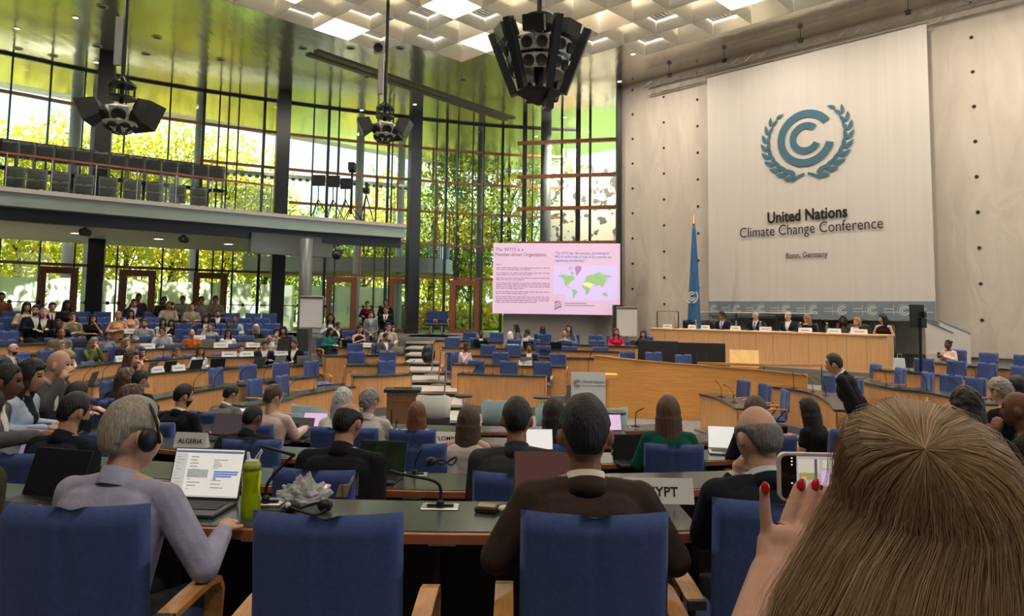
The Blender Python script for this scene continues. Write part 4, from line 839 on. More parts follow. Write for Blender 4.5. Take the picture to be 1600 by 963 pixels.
# ================================================================== the people at the desks
def pat(name, c1, c2, sc_=22): return mat(name, c1, .8, col2=c2, nscale=sc_)
ORANGE = pat('orange_print', (.75, .20, .02), (.20, .05, .01), 18); CHECK = pat('check_shirt', (.55, .56, .60), (.10, .11, .16), 26); FLOR = pat('floral', (.62, .55, .45), (.20, .16, .12), 30); DENIM = (.22, .26, .33)
NAVY, BLK, CHAR, GRY = (.014, .018, .034), (.011, .011, .013), (.03, .03, .034), (.10, .10, .105)
WHT, CREAM, LBLUE, OLIVE, KHAKI = (.72, .70, .68), (.66, .58, .46), (.40, .47, .60), (.10, .11, .04), (.26, .23, .15)
P = prow
# --- third left desk (A)
P('blond woman in olive green blouse resting chin on both hands', 'M', 147, 528, 10, hair='bob', hc=HBL, sk=S1, top=(.11, .14, .05), style='long', arms='both', male=0)
P('blonde woman in dark blazer with a blue lanyard', 'M', 198, 528, 10, hair='bob', hc=HBL, sk=S1, top=(.012, .014, .022), shirt=(.05, .12, .5), arms='chin', male=0)
P('blond woman in beige jacket behind the bald headphone man', 'M', 96, 532, 10, hair='long', hc=HBL, sk=S1, top=(.2, .19, .15), style='long', male=0)
P('woman with chin on her hand and long dark hair beside a grey laptop', 'A', 222, 543, 0, hair='long', hc=HDB, sk=S2, top=(.5, .45, .42), style='tee', arms='chin', male=0)
P('woman in white sleeveless top and glasses holding a red and blue bag', 'A', 277, 543, -25, hair='pony', hc=HBR, sk=S1, top=WHT, style='tank', arms='desk', male=0, hy=25, glasses=True)
P('curly brown-haired woman in white shirt and pale blue scarf', 'A', 314, 541, 0, hair='curlylong', hc=HBR, sk=S2, top=(.70, .70, .74), style='shirt', shirt=WHT, male=0, arms='type', hy=15)
P('young woman in white blouse with a black ponytail', 'A', 377, 538, 5, hair='pony', hc=HB, sk=S1, top=WHT, style='shirt', male=0, arms='desk')
P('man in open navy jacket and white shirt looking up', 'A', 414, 531, 10, hair='swept', hc=HDB, sk=S1, top=NAVY, shirt=WHT, arms='cross', hp=12)
P('man in black suit facing the stairs behind a silver laptop', 'A', 460, 530, 40, hair='short', hc=HB, sk=S2, top=BLK, shirt=WHT, arms='reach')
# --- fourth left desk (M)
P('dark-haired woman in grey denim shirt leaning on the desk', 'N1', 168, 518, 0, hair='bun', hc=HB, sk=S3, top=DENIM, style='tee', male=0, arms='cross', bulk=1.1)
P('bald man with orange patterned shirt reading', 'N1', 300, 514, 5, hair='bald', sk=S2, top=ORANGE, style='shirt', hp=-22)
P('man in pale grey shirt and glasses holding his chin', 'N1', 254, 510, 15, hair='short', hc=HB, sk=S2, top=(.42, .45, .50), style='shirt', arms='chin', glasses=True, hy=15)
P('long-haired woman in white cardigan and glasses', 'N1', 357, 514, 0, hair='long', hc=HB, sk=S2, top=WHT, style='long', male=0, arms='type', glasses=True)
P('balding older man behind the man in navy jacket', 'M', 421, 523, 10, hair='horseshoe', hc=HGR, sk=S3, top=FLOR, style='shirt')
P('man with bald crown in dark jacket bending forward', 'N1', 97, 513, 20, hair='balding', hc=HDB, sk=S3, top=KHAKI, style='shirt', hp=-20, lean=18)
P('bearded bald man in grey suit at the left edge', 'M', 22, 536, 5, hair='bald', sk=S1, top=(.07, .07, .075), shirt=WHT, tie=(.02, .02, .03), beard=True, hy=-5)
# --- fifth left desk (N1)
P('woman in floral top drinking beside the flip chart', 'N1', 433, 513, 15, hair='curly', hc=HB, sk=S2, top=FLOR, style='long', male=0, arms='both')
P('grey-haired woman with dark glasses in black coat', 'N2', 400, 507, 15, hair='bob', hc=HWH, sk=S2, top=BLK, style='long', male=0, glasses=True)
P('man in beige shirt holding his forehead behind a silver laptop', 'N2', 328, 505, 0, hair='short', hc=HDB, sk=S2, top=(.52, .47, .38), style='shirt', arms='head', hp=-18)
P('bearded man in checked shirt looking towards the camera', 'N2', 226, 498, 20, hair='short', hc=HBR, sk=S1, top=CHECK, style='shirt', beard=True, arms='cross')
P('black-clad woman with very long hair resting cheek on hand', 'N3', 146, 491, 0, hair='long', hc=HB, sk=S2, top=BLK, style='tee', male=0, arms='chinl')
P('man in olive shirt with hand at his mouth', 'N3', 114, 488, 0, hair='short', hc=HBR, sk=S1, top=KHAKI, style='shirt', arms='chin')
P('woman in peach top with blond pinned-up hair and folded arms', 'N3', 185, 486, 5, hair='updo', hc=HBL, sk=S1, top=(.70, .38, .22), style='tank', male=0, arms='cross')
P('young man in dark suit lowering his head', 'N3', 69, 481, 10, hair='short', hc=HGR, sk=S1, top=(.012, .014, .02), shirt=WHT, hp=-22)
P('bearded young man in dark suit in profile', 'N3', 56, 476, -5, hair='short', hc=HB, sk=S1, top=NAVY, shirt=WHT, beard=True, hy=30)
P('dark-skinned man in black jacket hunched over desk', 'N2', 92, 498, 20, hair='crop', hc=HB, sk=S4, top=BLK, shirt=None, hp=-15, lean=20)
# --- sixth left desk and the rows under the gallery
P('woman with black hair all in black beside the beige shirt man', 'N3', 268, 499, 0, hair='long', hc=HB, sk=S2, top=BLK, style='long', male=0)
P('woman in white blouse half hidden by a black-haired neighbour', 'N3', 255, 497, 5, hair='long', hc=HB, sk=S2, top=WHT, style='shirt', male=0)
P('dark-haired woman in peach blouse behind the blond pinned-up woman', 'N4', 205, 484, 5, hair='long', hc=HB, sk=S2, top=(.70, .42, .32), style='long', male=0)
P('woman wearing headphones over dark hair in black blazer', 'N3', 322, 492, 0, hair='long', hc=HB, sk=S2, top=CHAR, shirt=WHT, male=0)
P('man in pale mint shirt looking down', 'N3', 367, 493, 0, hair='short', hc=HB, sk=S3, top=(.45, .55, .52), style='shirt', hp=-18)
P('dark-skinned man with black hair in front of the mint shirt', 'N3', 357, 503, 0, hair='crop', hc=HB, sk=S4, top=BLK, style='shirt', hp=-15, d=.5)
P('woman in beige lace top with dark hair', 'N4', 42, 472, 5, hair='bob', hc=HB, sk=S2, top=(.55, .46, .34), style='long', male=0)
P('man in black suit with dark red striped tie', 'N4', 82, 472, 0, hair='short', hc=HB, sk=S2, top=BLK, shirt=WHT, tie=(.2, .02, .03))
P('figure in black with a dark hat of hair by the door frame', 'N4', 105, 469, 0, hair='bob', hc=HB, sk=S4, top=BLK, style='long', male=0)
P('bearded man in navy blazer with glasses under the gallery', 'N4', 341, 484, 0, hair='short', hc=HDB, sk=S1, top=NAVY, shirt=WHT, beard=True, glasses=True)
P('man in dark suit and glasses under the gallery', 'N5', 210, 467, 0, hair='short', hc=HDB, sk=S2, top=NAVY, shirt=WHT, glasses=True)
P('man in beige shirt with bowed head under the gallery', 'N5', 264, 471, 0, hair='short', hc=HB, sk=S3, top=(.5, .42, .33), style='shirt', hp=-15)
P('person in floral shirt looking down under the gallery', 'N5', 300, 474, 0, hair='short', hc=HB, sk=S2, top=FLOR, style='shirt', hp=-20)
P('person with a ponytail in front of the second timber door', 'N6', 217, 458, -10, hair='pony', hc=HB, sk=S3, top=(.06, .05, .05), style='long', male=0)
P('man in dark jacket against the frosted glass, first of four', 'N6', 257, 463, 0, hair='short', hc=HB, sk=S3, top=(.03, .035, .04), style='shirt')
P('man in grey shirt against the frosted glass, second of four', 'N6', 286, 462, 0, hair='short', hc=HB, sk=S3, top=(.22, .21, .19), style='shirt')
P('man in pale grey shirt before the third timber door, third of four', 'N6', 315, 463, 0, hair='short', hc=HB, sk=S3, top=(.26, .26, .25), style='shirt')
P('man in brown-grey shirt before the third timber door, last of four', 'N6', 337, 462, 0, hair='short', hc=HB, sk=S3, top=(.20, .18, .155), style='shirt')
P('person in rust red top seated at the far left by the glass', 'N6', 3, 457, 15, hair='short', hc=HB, sk=S3, top=(.26, .08, .05), style='long')
P('black-haired person in black left of the white flip chart', 'N1', 443, 510, 20, hair='bob', hc=HB, sk=S2, top=BLK, style='long', male=0)
# --- short desks left of the stairs
P('woman in white top looking at her phone', 'm5', 517, 487, 5, hair='curlylong', hc=HB, sk=S3, top=WHT, style='long', male=0, arms='phone', hp=-15, d=1.4)
P('woman in emerald blazer in front of an open laptop', 'm4', 516, 512, -40, hair='bob', hc=HB, sk=S2, top=(.02, .16, .12), style='suit', shirt=None, male=0, arms='type')
P('man in profile behind the woman in emerald', 'm5', 528, 503, -50, hair='short', hc=HDB, sk=S2, top=BLK, shirt=WHT)
P('woman in black dress holding a sheet of paper', 'm4', 562, 508, -30, hair='pony', hc=HB, sk=S1, top=BLK, style='dress', male=0, arms='phone')
P('man in grey suit behind a silver laptop at the stairs', 'm3', 603, 520, -30, hair='short', hc=HB, sk=S2, top=GRY, shirt=WHT, arms='type')
P('man in pale shirt and glasses above the grey-suited man', 'm4', 607, 504, -10, hair='short', hc=HB, sk=S1, top=(.45, .42, .40), style='shirt', glasses=True)
def place(label, u, v, Y, fl, h, **k): p = at(u, v, Y=Y); return person(label, u, v, (p[0], p[1], fl), h, **k)
place('young man in light grey suit standing with clasped hands', 580, 487, 22.6, .05, 165, hair='swept', hc=HBR, sk=S1, top=(.22, .23, .24), shirt=(.35, .45, .6), arms='clasp', stand=True, chair_=False)
place('woman in maroon jacket wearing a face mask by the doors', 574, 470, 26.4, .55, 175, hair='bun', hc=HB, sk=S2, top=(.08, .012, .02), style='long', male=0)
place('man in dark shirt before the fifth timber door', 603, 467, 26.6, .55, 180, hair='short', hc=HB, sk=S3, top=BLK, style='shirt')
place('man in black suit raising a phone at the stairs', 603, 478, 24.4, .3, 175, hair='short', hc=HB, sk=S2, top=BLK, shirt=WHT, tie=(.01, .01, .012), arms='phone')
# --- desks below the screen
P('man in pale pink shirt and black vest with hand at chin', 'r2', 729, 535, -60, hair='short', hc=HB, sk=S4, top=(.72, .52, .55), style='shirt', arms='chin', hy=20)
P('man in dark suit behind a small grey laptop', 'r2', 827, 537, 0, hair='curly', hc=HB, sk=S3, top=CHAR, shirt=WHT, arms='type', hp=-18)
P('man in black suit leaning over the fourth row', 'r4', 752, 516, -30, hair='crop', hc=HB, sk=S4, top=BLK, shirt=WHT, hp=-12)
P('woman with grey top and dark bun seen in profile', 'r5', 806, 506, 60, hair='long', hc=HB, sk=S2, top=(.12, .12, .12), style='long', male=0)
P('person wearing a white headscarf below the screen', 'r4', 797, 518, 150, hair='scarf', hc=(.72, .70, .68), sk=S2, top=(.3, .3, .28), style='long', male=0)
P('man in light grey shirt turned to the woman in headscarf', 'r4', 824, 514, 130, hair='short', hc=HB, sk=S3, top=(.40, .42, .45), style='shirt')
P('woman with long black hair turning her back', 'r5', 848, 510, 150, hair='long', hc=HB, sk=S2, top=BLK, style='long', male=0)
P('woman with dark long hair in blue-grey blouse looking down', 'r5', 889, 508, 0, hair='long', hc=HDB, sk=S1, top=(.13, .18, .24), style='long', male=0, hp=-15)
P('blond-haired person in patterned top turning away', 'r4', 882, 517, 170, hair='short', hc=HBL, sk=S1, top=FLOR, style='long', male=0)
P('woman in crimson top with long brown hair', 'r5', 963, 513, -30, hair='long', hc=HBR, sk=S1, top=(.55, .02, .07), style='long', male=0, hp=-10)
P('red-haired person in black beside the flip chart', 'r5', 1005, 516, 0, hair='bob', hc=HDR, sk=S1, top=BLK, style='long', male=0)
# --- woman with a phone at the right back desk
CARDW = P('woman in pale pink cardigan with hair bun reading her phone', 'R5', 1480, 531, -20, hair='bun', hc=HB, sk=S4, top=(.70, .52, .45), style='long', male=0, arms='phone', hp=-18)
# --- our own rows, seen from behind
def D(label, k, u, v, h=0, back=.42, **kw):
    y = dpt(k, u)[1]-back; p = at(u, v, Y=y); kw.setdefault('vox', .009); return person(label, u, v, (p[0], p[1], DR[k][1]), h, **kw)
GREYMAN = D('grey-haired man in lilac shirt with headphones working on a laptop', 1, 212, 621, 12, hair='short', hc=(.30, .265, .215), sk=S1, top=(.34, .34, .47), style='shirt', bulk=1.12, lean=10, hy=26, vox=.006, hs=1.12, thick=.018, hp=-6, chx=.07, chy=-.03,
  arms=(((-.27, .10, .79), (-.14, .36, .80)), ((.37, .10, .755), (.27, .36, .80))))
BROWNMAN = D('man in brown suit seated at the EGYPT sign', 1, 914, 617, 0, hair='short', hc=HB, sk=S3, top=(.050, .031, .024), shirt=(.74, .66, .62), bulk=1.05, lean=5, vox=.006, hs=1.12, thick=.016, arms=(((-.32, .03, .80), (-.15, .34, .80)), ((.32, .03, .80), (.15, .34, .80))))
NAVYMAN = D('bald man in navy suit holding his chin beyond the nearest desk end', 1, 1182, 630, -6, back=.28, hair='horseshoe', hc=(.16, .145, .13), sk=S1, top=(.012, .014, .026), shirt=(.55, .62, .62), bulk=1.1, lean=12, vox=.006, hs=1.08, thick=.012, arms='chinl', hy=-8, chx=-.075)
D('dark-haired man in olive jacket cut off by the left edge', 1, -35, 600, 20, hair='short', hc=HB, sk=S2, top=(.055, .055, .035), style='shirt', bulk=1.1, lean=14, vox=.008, arms='desk')
D('man in black suit and white collar behind the small dark laptop', 2, 545, 627, 10, hair='balding', hc=HB, sk=S2, top=BLK, shirt=(.02, .02, .022), bulk=1.14, lean=16, vox=.007, hy=8, thick=.013, arms='type')
D('man in navy jacket with glasses at a lilac-lit laptop', 2, 119, 612, 15, hair='short', hc=HB, sk=S2, top=(.012, .014, .025), shirt=(.015, .017, .03), bulk=1.1, lean=12, vox=.007, hy=12, beard=True, glasses=True, thick=.014, arms='type')
CHARM = D('man in charcoal suit photographing with a phone', 2, 808, 621, 0, hair='short', hc=HB, sk=S3, top=(.040, .040, .043), shirt=(.03, .03, .033), bulk=1.12, lean=8, vox=.007, arms='phone', thick=.018)
D('woman in sleeveless cream blouse with straight brown hair', 3, 733, 634, 8, back=.30, hair='long', hc=HBR, sk=S1, top=(.62, .56, .50), style='tank', male=0, lean=10, vox=.008, hy=-12, glasses=True, chx=-.36)
D('man in black suit hunched in front of the ALGERIA sign', 3, 398, 630, 10, hair='crop', hc=HB, sk=S4, top=BLK, shirt=None, bulk=1.15, lean=22, vox=.008, hp=-10, hy=10, arms='type', chx=.22)
D('dark-clad woman with brown hair behind the brown-suited man', 3, 866, 622, -10, back=.25, hair='long', hc=HDB, sk=S1, top=BLK, style='long', male=0, lean=12, vox=.009)
D('woman in emerald green jacket with a brown ponytail', 3, 1044, 619, 5, back=.36, hair='long', hc=(.10, .055, .03), sk=S1, top=(.006, .085, .055), style='suit', shirt=None, male=0, lean=6, vox=.008)
D('man in navy coat with dark hair at the left laptop', 3, 121, 596, 20, hair='short', hc=HB, sk=S2, top=(.014, .016, .03), shirt=None, lean=14, vox=.009, arms='type', bulk=1.1)
D('red-haired woman with straight hair in cream sweater', 4, 652, 629, 0, hair='bob', hc=HRD, sk=S1, top=(.66, .58, .46), style='long', male=0, vox=.009, lean=6)
D('grey curly-haired man in pale shirt and headphones', 4, 578, 608, 10, hair='curly', hc=HGR, sk=S1, top=(.58, .55, .53), style='shirt', vox=.009, hy=12, arms='reach', glasses=True)
D('white curly-haired woman in white top beside the grey-haired man', 4, 536, 607, 0, hair='curlylong', hc=HWH, sk=S1, top=WHT, style='long', male=0, vox=.01)
D('brown-haired person in pale pink sweater reaching for a laptop', 4, 428, 602, 15, hair='swept', hc=HBR, sk=S1, top=(.66, .50, .44), style='long', vox=.009, hy=20, arms='reach', back=.5)
D('bearded man in black suit at the fourth dark desk', 4, 288, 600, 20, hair='short', hc=HB, sk=S2, top=(.014, .014, .016), shirt=WHT, beard=True, vox=.008, hy=25, back=.9, thick=.018)
D('black-haired man in grey jacket with an open magazine', 5, 362, 601, 25, hair='swept', hc=HB, sk=S2, top=(.13, .13, .125), style='suit', shirt=WHT, vox=.01, hy=10, lean=16)
place('dark-haired man turned to the left desks in black', 220, 577, 8.6, -.5, 20, hair='short', hc=HDB, sk=S2, top=BLK, shirt=None, vox=.01)
place('woman with long curly brown hair in black', 196, 576, 8.9, -.5, 10, hair='curlylong', hc=HBR, sk=S2, top=BLK, style='long', male=0, vox=.01)
place('woman with wavy brown hair low behind the grey-haired man', 204, 602, 6.6, -.5, 30, hair='curlylong', hc=HBR, sk=S2, top=CHAR, style='long', male=0, vox=.01)
place('curly-haired woman in black sleeveless top raising her arms', 206, 546, 11.6, -.6, 95, hair='curlylong', hc=HBR, sk=S1, top=BLK, style='tank', male=0, vox=.011, arms='both')
place('bald man in grey suit holding a white earpiece to his ear', 88, 546, 6.9, -.28, 75, hair='bald', hc=HGR, sk=S1, top=(.085, .085, .088), shirt=WHT, vox=.008, lean=20, arms='ear', hp=-10)
place('woman in pale blue blazer with dark straight hair typing', 47, 562, 6.1, -.28, 80, hair='bob', hc=HDB, sk=S2, top=(.42, .50, .62), style='suit', shirt=(.02, .02, .03), male=0, vox=.008, arms='type', lean=12)
place('dark-skinned man in grey suit at the left edge', 10, 566, 4.9, -.15, 70, hair='crop', hc=HB, sk=S4, top=(.11, .105, .10), shirt=WHT, vox=.008, lean=16, arms='reach', hp=-8)
place('grey-blond woman beside the bald man with earpiece', 98, 548, 7.6, -.4, 80, hair='bob', hc=HBL, sk=S1, top=(.05, .05, .055), style='long', male=0, vox=.011)
TEEW = place('woman in black tee shirt seen in profile with a phone', 1262, 622, 7.0, -.45, -40, hair='long', hc=HDB, sk=S2, top=BLK, style='tee', male=0, vox=.008, arms='phone', lean=8)
place('brown-haired woman hidden by the bald navy-suited man', 1180, 620, 6.3, -.4, 0, hair='bob', hc=HBR, sk=S1, top=BLK, style='long', male=0, vox=.01)
place('man in black suit bending over the desk', 1306, 553, 10.2, -.9, -60, hair='swept', hc=(.03, .025, .022), sk=S2, top=BLK, shirt=WHT, stand=True, chair_=False, vox=.009, lean=26, hp=-22, arms='down')
place('person with bleached curly hair and dark roots in black hoodie', 1563, 592, 7.6, -.5, -20, hair='curly', hc=(.30, .26, .21), sk=S1, top=BLK, style='long', male=0, vox=.009)
place('black-haired person behind the bleached curly hair', 1590, 588, 8.6, -.5, -10, hair='bob', hc=HB, sk=S2, top=BLK, style='long', male=0, vox=.011)
place('bald dark-skinned man in dark suit holding his chin', 1592, 610, 5.2, -.4, -45, hair='bald', hc=HB, sk=S4, top=(.03, .03, .03), shirt=None, vox=.008, arms='chinl', hp=-5)
place('dark-haired woman hidden behind the blonde head', 1510, 606, 5.6, -.4, -10, hair='curlylong', hc=HDB, sk=S2, top=BLK, style='long', male=0, vox=.01)
for q in sorted(PEOPLE, key=lambda q: q[1]):
    if not .88 < q[1] < 1.13: print('SCALE', q)
# ================================================================== the stage end of the hall
def wframe(off): return WP+WN*off, WP+WN*off+WD
def ws(u, v, off):                        # (distance along the wall, height) of what is seen at (u, v) on a plane off metres before it
    p, q = wframe(off); w = atl(u, v, p, q); return (w[:2]-p)@WD, w[2]
def wobj(name, label, cat, off, group=None): p, _ = wframe(off); return thing(name, label, cat, (p[0], p[1], 0), WA, group)
TEAL = mat('emblem_teal', (.055, .155, .225), .7); TXT = mat('banner_ink', (.008, .007, .007), .7)
sL, zT = ws(1105, 122, .45); sR, _ = ws(1446, 40, .45); _, zB = ws(1105, 495, .45); zT = (zT+ws(1446, 38, .45)[1])/2; sR = (sR+ws(1464, 500, .45)[0])/2; zS = ws(1105, 471, .45)[1]
BAN = mat('banner_cloth', (.66, .635, .60), .75, noise=.03, nscale=1.2, stretch=(6, 1, .15), bump=.25)
ban = wobj('banner', 'huge pale banner with blue laurel emblem hung on the stone wall', 'banner', .45)
mb = MB(); nx = 60; front = [[(sL+(sR-sL)*i/nx, .012*math.sin(i*.9)*math.sin(i*.37)*(1-k*.3), z) for i in range(nx+1)] for k, z in enumerate((zB, zS, (zS+zT)/2, zT))]; back = [[(x, y+.012, z) for x, y, z in r] for r in front]
mb.loft([r+r2[::-1] for r, r2 in zip(front, back)]); part('cloth', mb, BAN, ban)
mb = MB(); mb.cap((sL-.05, .02, zT+.02), (sR+.05, .02, zT+.02), .03, .03); mb.cap((sL-.02, .02, zB-.02), (sR+.02, .02, zB-.02), .03, .03); part('hem_bar', mb, STEEL, ban)
mb = MB(); mb.box(((sL+sR)/2, -.018, (zB+zS)/2), (sR-sL, .01, zS-zB)); strip_ = part('footer_band', mb, mat('band_blue', (.20, .25, .29), .7), ban, label='blue-grey footer band with a row of small emblems')
def emblem(mb, cx, cz, k, y=0., laurel=True, th=.006):
    def arc(r0, r1, a0, a1, n=40):
        rings = []
        for a in np.radians(np.linspace(a0, a1, n)): rings.append([(cx+k*r*math.cos(a), y+e, cz+k*r*math.sin(a)) for r, e in ((r0, -th), (r1, -th), (r1, 0), (r0, 0))])
        mb.loft(rings)
    arc(108, 146, 34, 343, 44); arc(48, 82, 46, 331, 30)
    if not laurel: arc(192, 200, 60, 300, 30); return
    def leaf(p, d, L_, w):
        d = nrm(d); q = np.array([-d[1], d[0]]); pts = [p]; U = []; D_ = []
        for t in (.2, .45, .7, 1.): c = p+d*L_*t; ww = w*math.sin(math.pi*min(t, .97)**.8); U.append(c+q*ww); D_.append(c-q*ww)
        P = [p]+U+D_[::-1]; mb.loft([[(cx+k*a[0], y-th, cz+k*a[1]) for a in P], [(cx+k*a[0], y, cz+k*a[1]) for a in P]])
    for sgn in (-1, 1):
        for i in range(10):
            t = i/9; a = math.radians(255-118*t); r = 205+12*t; c = np.array([r*math.cos(a)*.98, r*math.sin(a)*.93-8]); tg = np.array([math.sin(a), -math.cos(a)]); rad = np.array([math.cos(a), math.sin(a)])
            for o in (1, -1):
                if t > .96 and o == 1: continue
                d = tg*1.0+rad*o*.42; p = c+rad*o*3; p = np.array([sgn*-p[0], p[1]]); d = np.array([sgn*-d[0], d[1]]); leaf(p, d, 66-20*t, 13-4*t)
        R_ = [np.array([-sgn*x, z]) for x, z in ((-8, -190), (-40, -200), (-75, -222))]; R2 = [p+np.array([0, 13]) for p in R_]; mb.loft([[(cx+k*a[0], y-th, cz+k*a[1]) for a in R_+R2[::-1]], [(cx+k*a[0], y, cz+k*a[1]) for a in R_+R2[::-1]]])
se, ze = ws(1259, 216, .45); kk = (ws(1259, 170, .45)[1]-ws(1259, 258, .45)[1])/292
mb = MB(); emblem(mb, se, ze, kk, -.03); part('emblem', mb, TEAL, ban)
def wtext(body, u0, u1, v, m, par, bold, off=.45, y=-.034):
    s0, z0 = ws(u0, v, off); s1, _ = ws(u1, v, off); me = text_mesh(body, 1., bold, 'LEFT', 1., .003); xs = [q.co.x for q in me.vertices]; w = max(xs)-min(xs); f = (s1-s0)/w
    me.transform(Matrix.Translation((-min(xs), 0, 0))); me.transform(Matrix.Diagonal((f, 1, f*1.25, 1))); me.materials.clear(); me.materials.append(m); o = bpy.data.objects.new('lettering', me); C.objects.link(o); o.parent = par; o.location = (s0, y, z0); return o
wtext('United Nations', 1200, 1325, 349, TXT, ban, .026); wtext('Climate Change Conference', 1157, 1381, 372, TXT, ban, -.004); wtext('Bonn, Germany', 1229, 1294, 404, TXT, ban, 0)
mb = MB(); LT = mat('band_white', (.62, .66, .68), .7)
for i in range(8):
    s = sL+(sR-sL)*(i+.24)/8.15; z = (zS+zB)/2; emblem(mb, s, z, .00095, -.026, False, .003)
    for q, w in ((.05, .26), (-.04, .42)): mb.box((s+.30+w/2, -.026, z+q), (w, .004, .022))
    if i: mb.box((s-.28, -.026, z), (.012, .004, .32))
part('small_emblem', mb, LT, strip_)
# truss above the banner
tr = wobj('lighting_truss', 'aluminium lattice truss hanging along the top of the stone wall', 'truss', .55); s0, z0 = ws(1010, 136, .55); s1 = 14.6; mb = MB(); zt = ZC-.62
z0 = ws(1200, 90, .55)[1]
for y, dz in ((-.15, 0), (.15, 0), (0, .26)): mb.cap((s0, y, z0+dz), (s1, y, z0+dz), .022, .022, 6)
k = 0; s = s0
while s < s1-.3: mb.cap((s, -.15, z0), (s+.25, 0, z0+.26), .011, .011, 5); mb.cap((s+.25, 0, z0+.26), (s+.5, -.15, z0), .011, .011, 5); mb.cap((s, .15, z0), (s+.25, 0, z0+.26), .011, .011, 5); s += .5
part('lattice', mb, mat('truss_alu', (.45, .43, .40), .35, .9), tr); mb = MB()
for s in (s0+1, s0+3.2, 7.4, 10.5, 13): mb.cap((s, 0, z0+.26), (s, 0, ZC+.02), .012, .012, 5); mb.box((s, 0, z0+.28), (.14, .1, .12))
part('hanger', mb, DARK, tr)
# podium: curved-front timber bench on a platform
pr, pl_ = at(1386, 523, z=1.15), at(1017, 513, z=1.13); pd = nrm((pr-pl_)[:2]); pn = np.array([-.7071, -.7071]); PLAT = .05
STG = .30
mb = MB(); a, b2 = pl_[:2]-pd*1.2+pn*.4, pr[:2]+pd*3.5+pn*.4; mb.prism([tuple(a), tuple(b2), tuple(b2-pn*3.2), tuple(a-pn*3.2)], -.9, STG-.14); struct('floor_stage', mb, CARPET)
pod = thing('podium_bench', 'long honey-coloured timber podium bench with vertical boards', 'podium', (pl_[0], pl_[1], STG-.14), math.atan2(pd[1], pd[0])); LP = np.linalg.norm((pr-pl_)[:2]); hz = 1.14-(STG-.14)
mb = MB(); mb.box((LP/2, .02, (hz-.05)/2), (LP, .04, hz-.05)); part('front_panel', mb, WOODP, pod)
for x in (.02, LP-.02): mb = MB(); mb.box((x, .36, (hz-.05)/2), (.04, .64, hz-.05)); part('end_panel', mb, WOODP, pod)
mb = MB(); mb.box((LP/2, .34, hz-.025), (LP+.02, .72, .05), 0, .008); part('bench_top', mb, WOODP, pod)
mb = MB()
for i in range(1, 14): mb.box((LP*i/14, -.001, (hz-.06)/2), (.006, .006, hz-.07))
part('board_joint', mb, mat('joint', (.22, .10, .04), .6), pod)
def pp(u, d, z=1.2):                       # plan point behind the podium front by d metres, in column u
    a = pl_[:2]-pn*d; return atl(u, 500, a, a+pd)[:2]
PH = math.degrees(math.atan2(pn[0], pn[1]))
PODP = [('man in dark suit and light tie at the podium, leftmost speaker', 1128, 487, dict(hair='swept', hc=HB, sk=S3, top=NAVY, shirt=(.5, .55, .65), tie=(.2, .3, .5), hy=25)),
 ('bald white-bearded man in dark suit at the podium', 1180, 486, dict(hair='horseshoe', hc=HWH, sk=S1, top=(.02, .02, .025), shirt=(.6, .65, .75), tie=(.15, .2, .4), beard=True, hy=10)),
 ('grey-haired man in dark suit with white tie front at podium', 1231, 487, dict(hair='balding', hc=HGR, sk=S1, top=NAVY, shirt=WHT, tie=(.55, .6, .75), hy=20, hp=-10)),
 ('grey-bobbed person in black wearing glasses at the podium', 1261, 491, dict(hair='bob', hc=(.2, .16, .12), sk=S1, top=BLK, style='long', hy=30, glasses=True)),
 ('dark-skinned woman in black dress reading at the podium', 1317, 494, dict(hair='bob', hc=HB, sk=S5, top=(.05, .05, .05), style='dress', male=0, hp=-15, arms='type')),
 ('blonde woman in white blouse behind a black laptop, podium', 1339, 496, dict(hair='bob', hc=HBL, sk=S1, top=WHT, style='long', male=0, hy=20)),
 ('black-haired woman in black top at the podium end', 1379, 491, dict(hair='bob', hc=HB, sk=S1, top=BLK, style='dress', male=0, hy=45))]
STCH = mat('black_leather', (.015, .015, .016), .5)
for lb, u, v, kw in PODP:
    p = pp(u, 1.05); person(lb, u, v, (p[0], p[1], STG), PH, chair_=False, vox=.011, **kw)
def podchair(u, label, d=1.25):
    p = pp(u, d); t = thing('podium_chair', label, 'chair', (p[0], p[1], STG), rz_of(PH), 'black chairs on the podium'); part('backrest', padded(.50, .62, .09, .03, 10, 10).xf(Matrix.Translation((0, -.22, .48))), STCH, t, True); part('seat', padded(.5, .5, .1, 0, 8, 8).xf(Matrix.Translation((0, -.2, .45))@Matrix.Rotation(math.radians(-90), 4, 'X')), STCH, t, True); mb = MB(); mb.lathe((0, 0, 0), [(.28, 0), (.28, .03), (.04, .06), (.03, .40)], 12); part('base', mb, STEEL, t)
for i, (u, w_) in enumerate([(1072, 'empty black chair left of the blue flag'), (1101, 'empty black chair between the blue flag and the first speaker')]): podchair(u, w_)
for lb, u, v, kw in PODP: podchair(u, 'black podium chair of the '+' '.join(lb.split()[:7]), 1.08)
for i, (u, wd_) in enumerate([(1043, 1), (1081, .8), (1102, .9), (1149, 1), (1196, 1.15), (1258, 1.2), (1303, 1.15), (1342, 1.35)]):
    p = pp(u, .10); plate(p[0], p[1], 1.14, math.atan2(pd[1], pd[0]), .30*wd_, .13, f'{ORD[i]} white folded name sign from the left along the podium edge')
for i, u in enumerate((1056, 1128, 1170, 1246, 1290, 1362)):
    p = pp(u, .35); mic(p[0], p[1], 1.14, PH+180+(20 if i % 2 else -15), f'{ORD[i]} microphone from the left on the timber podium')
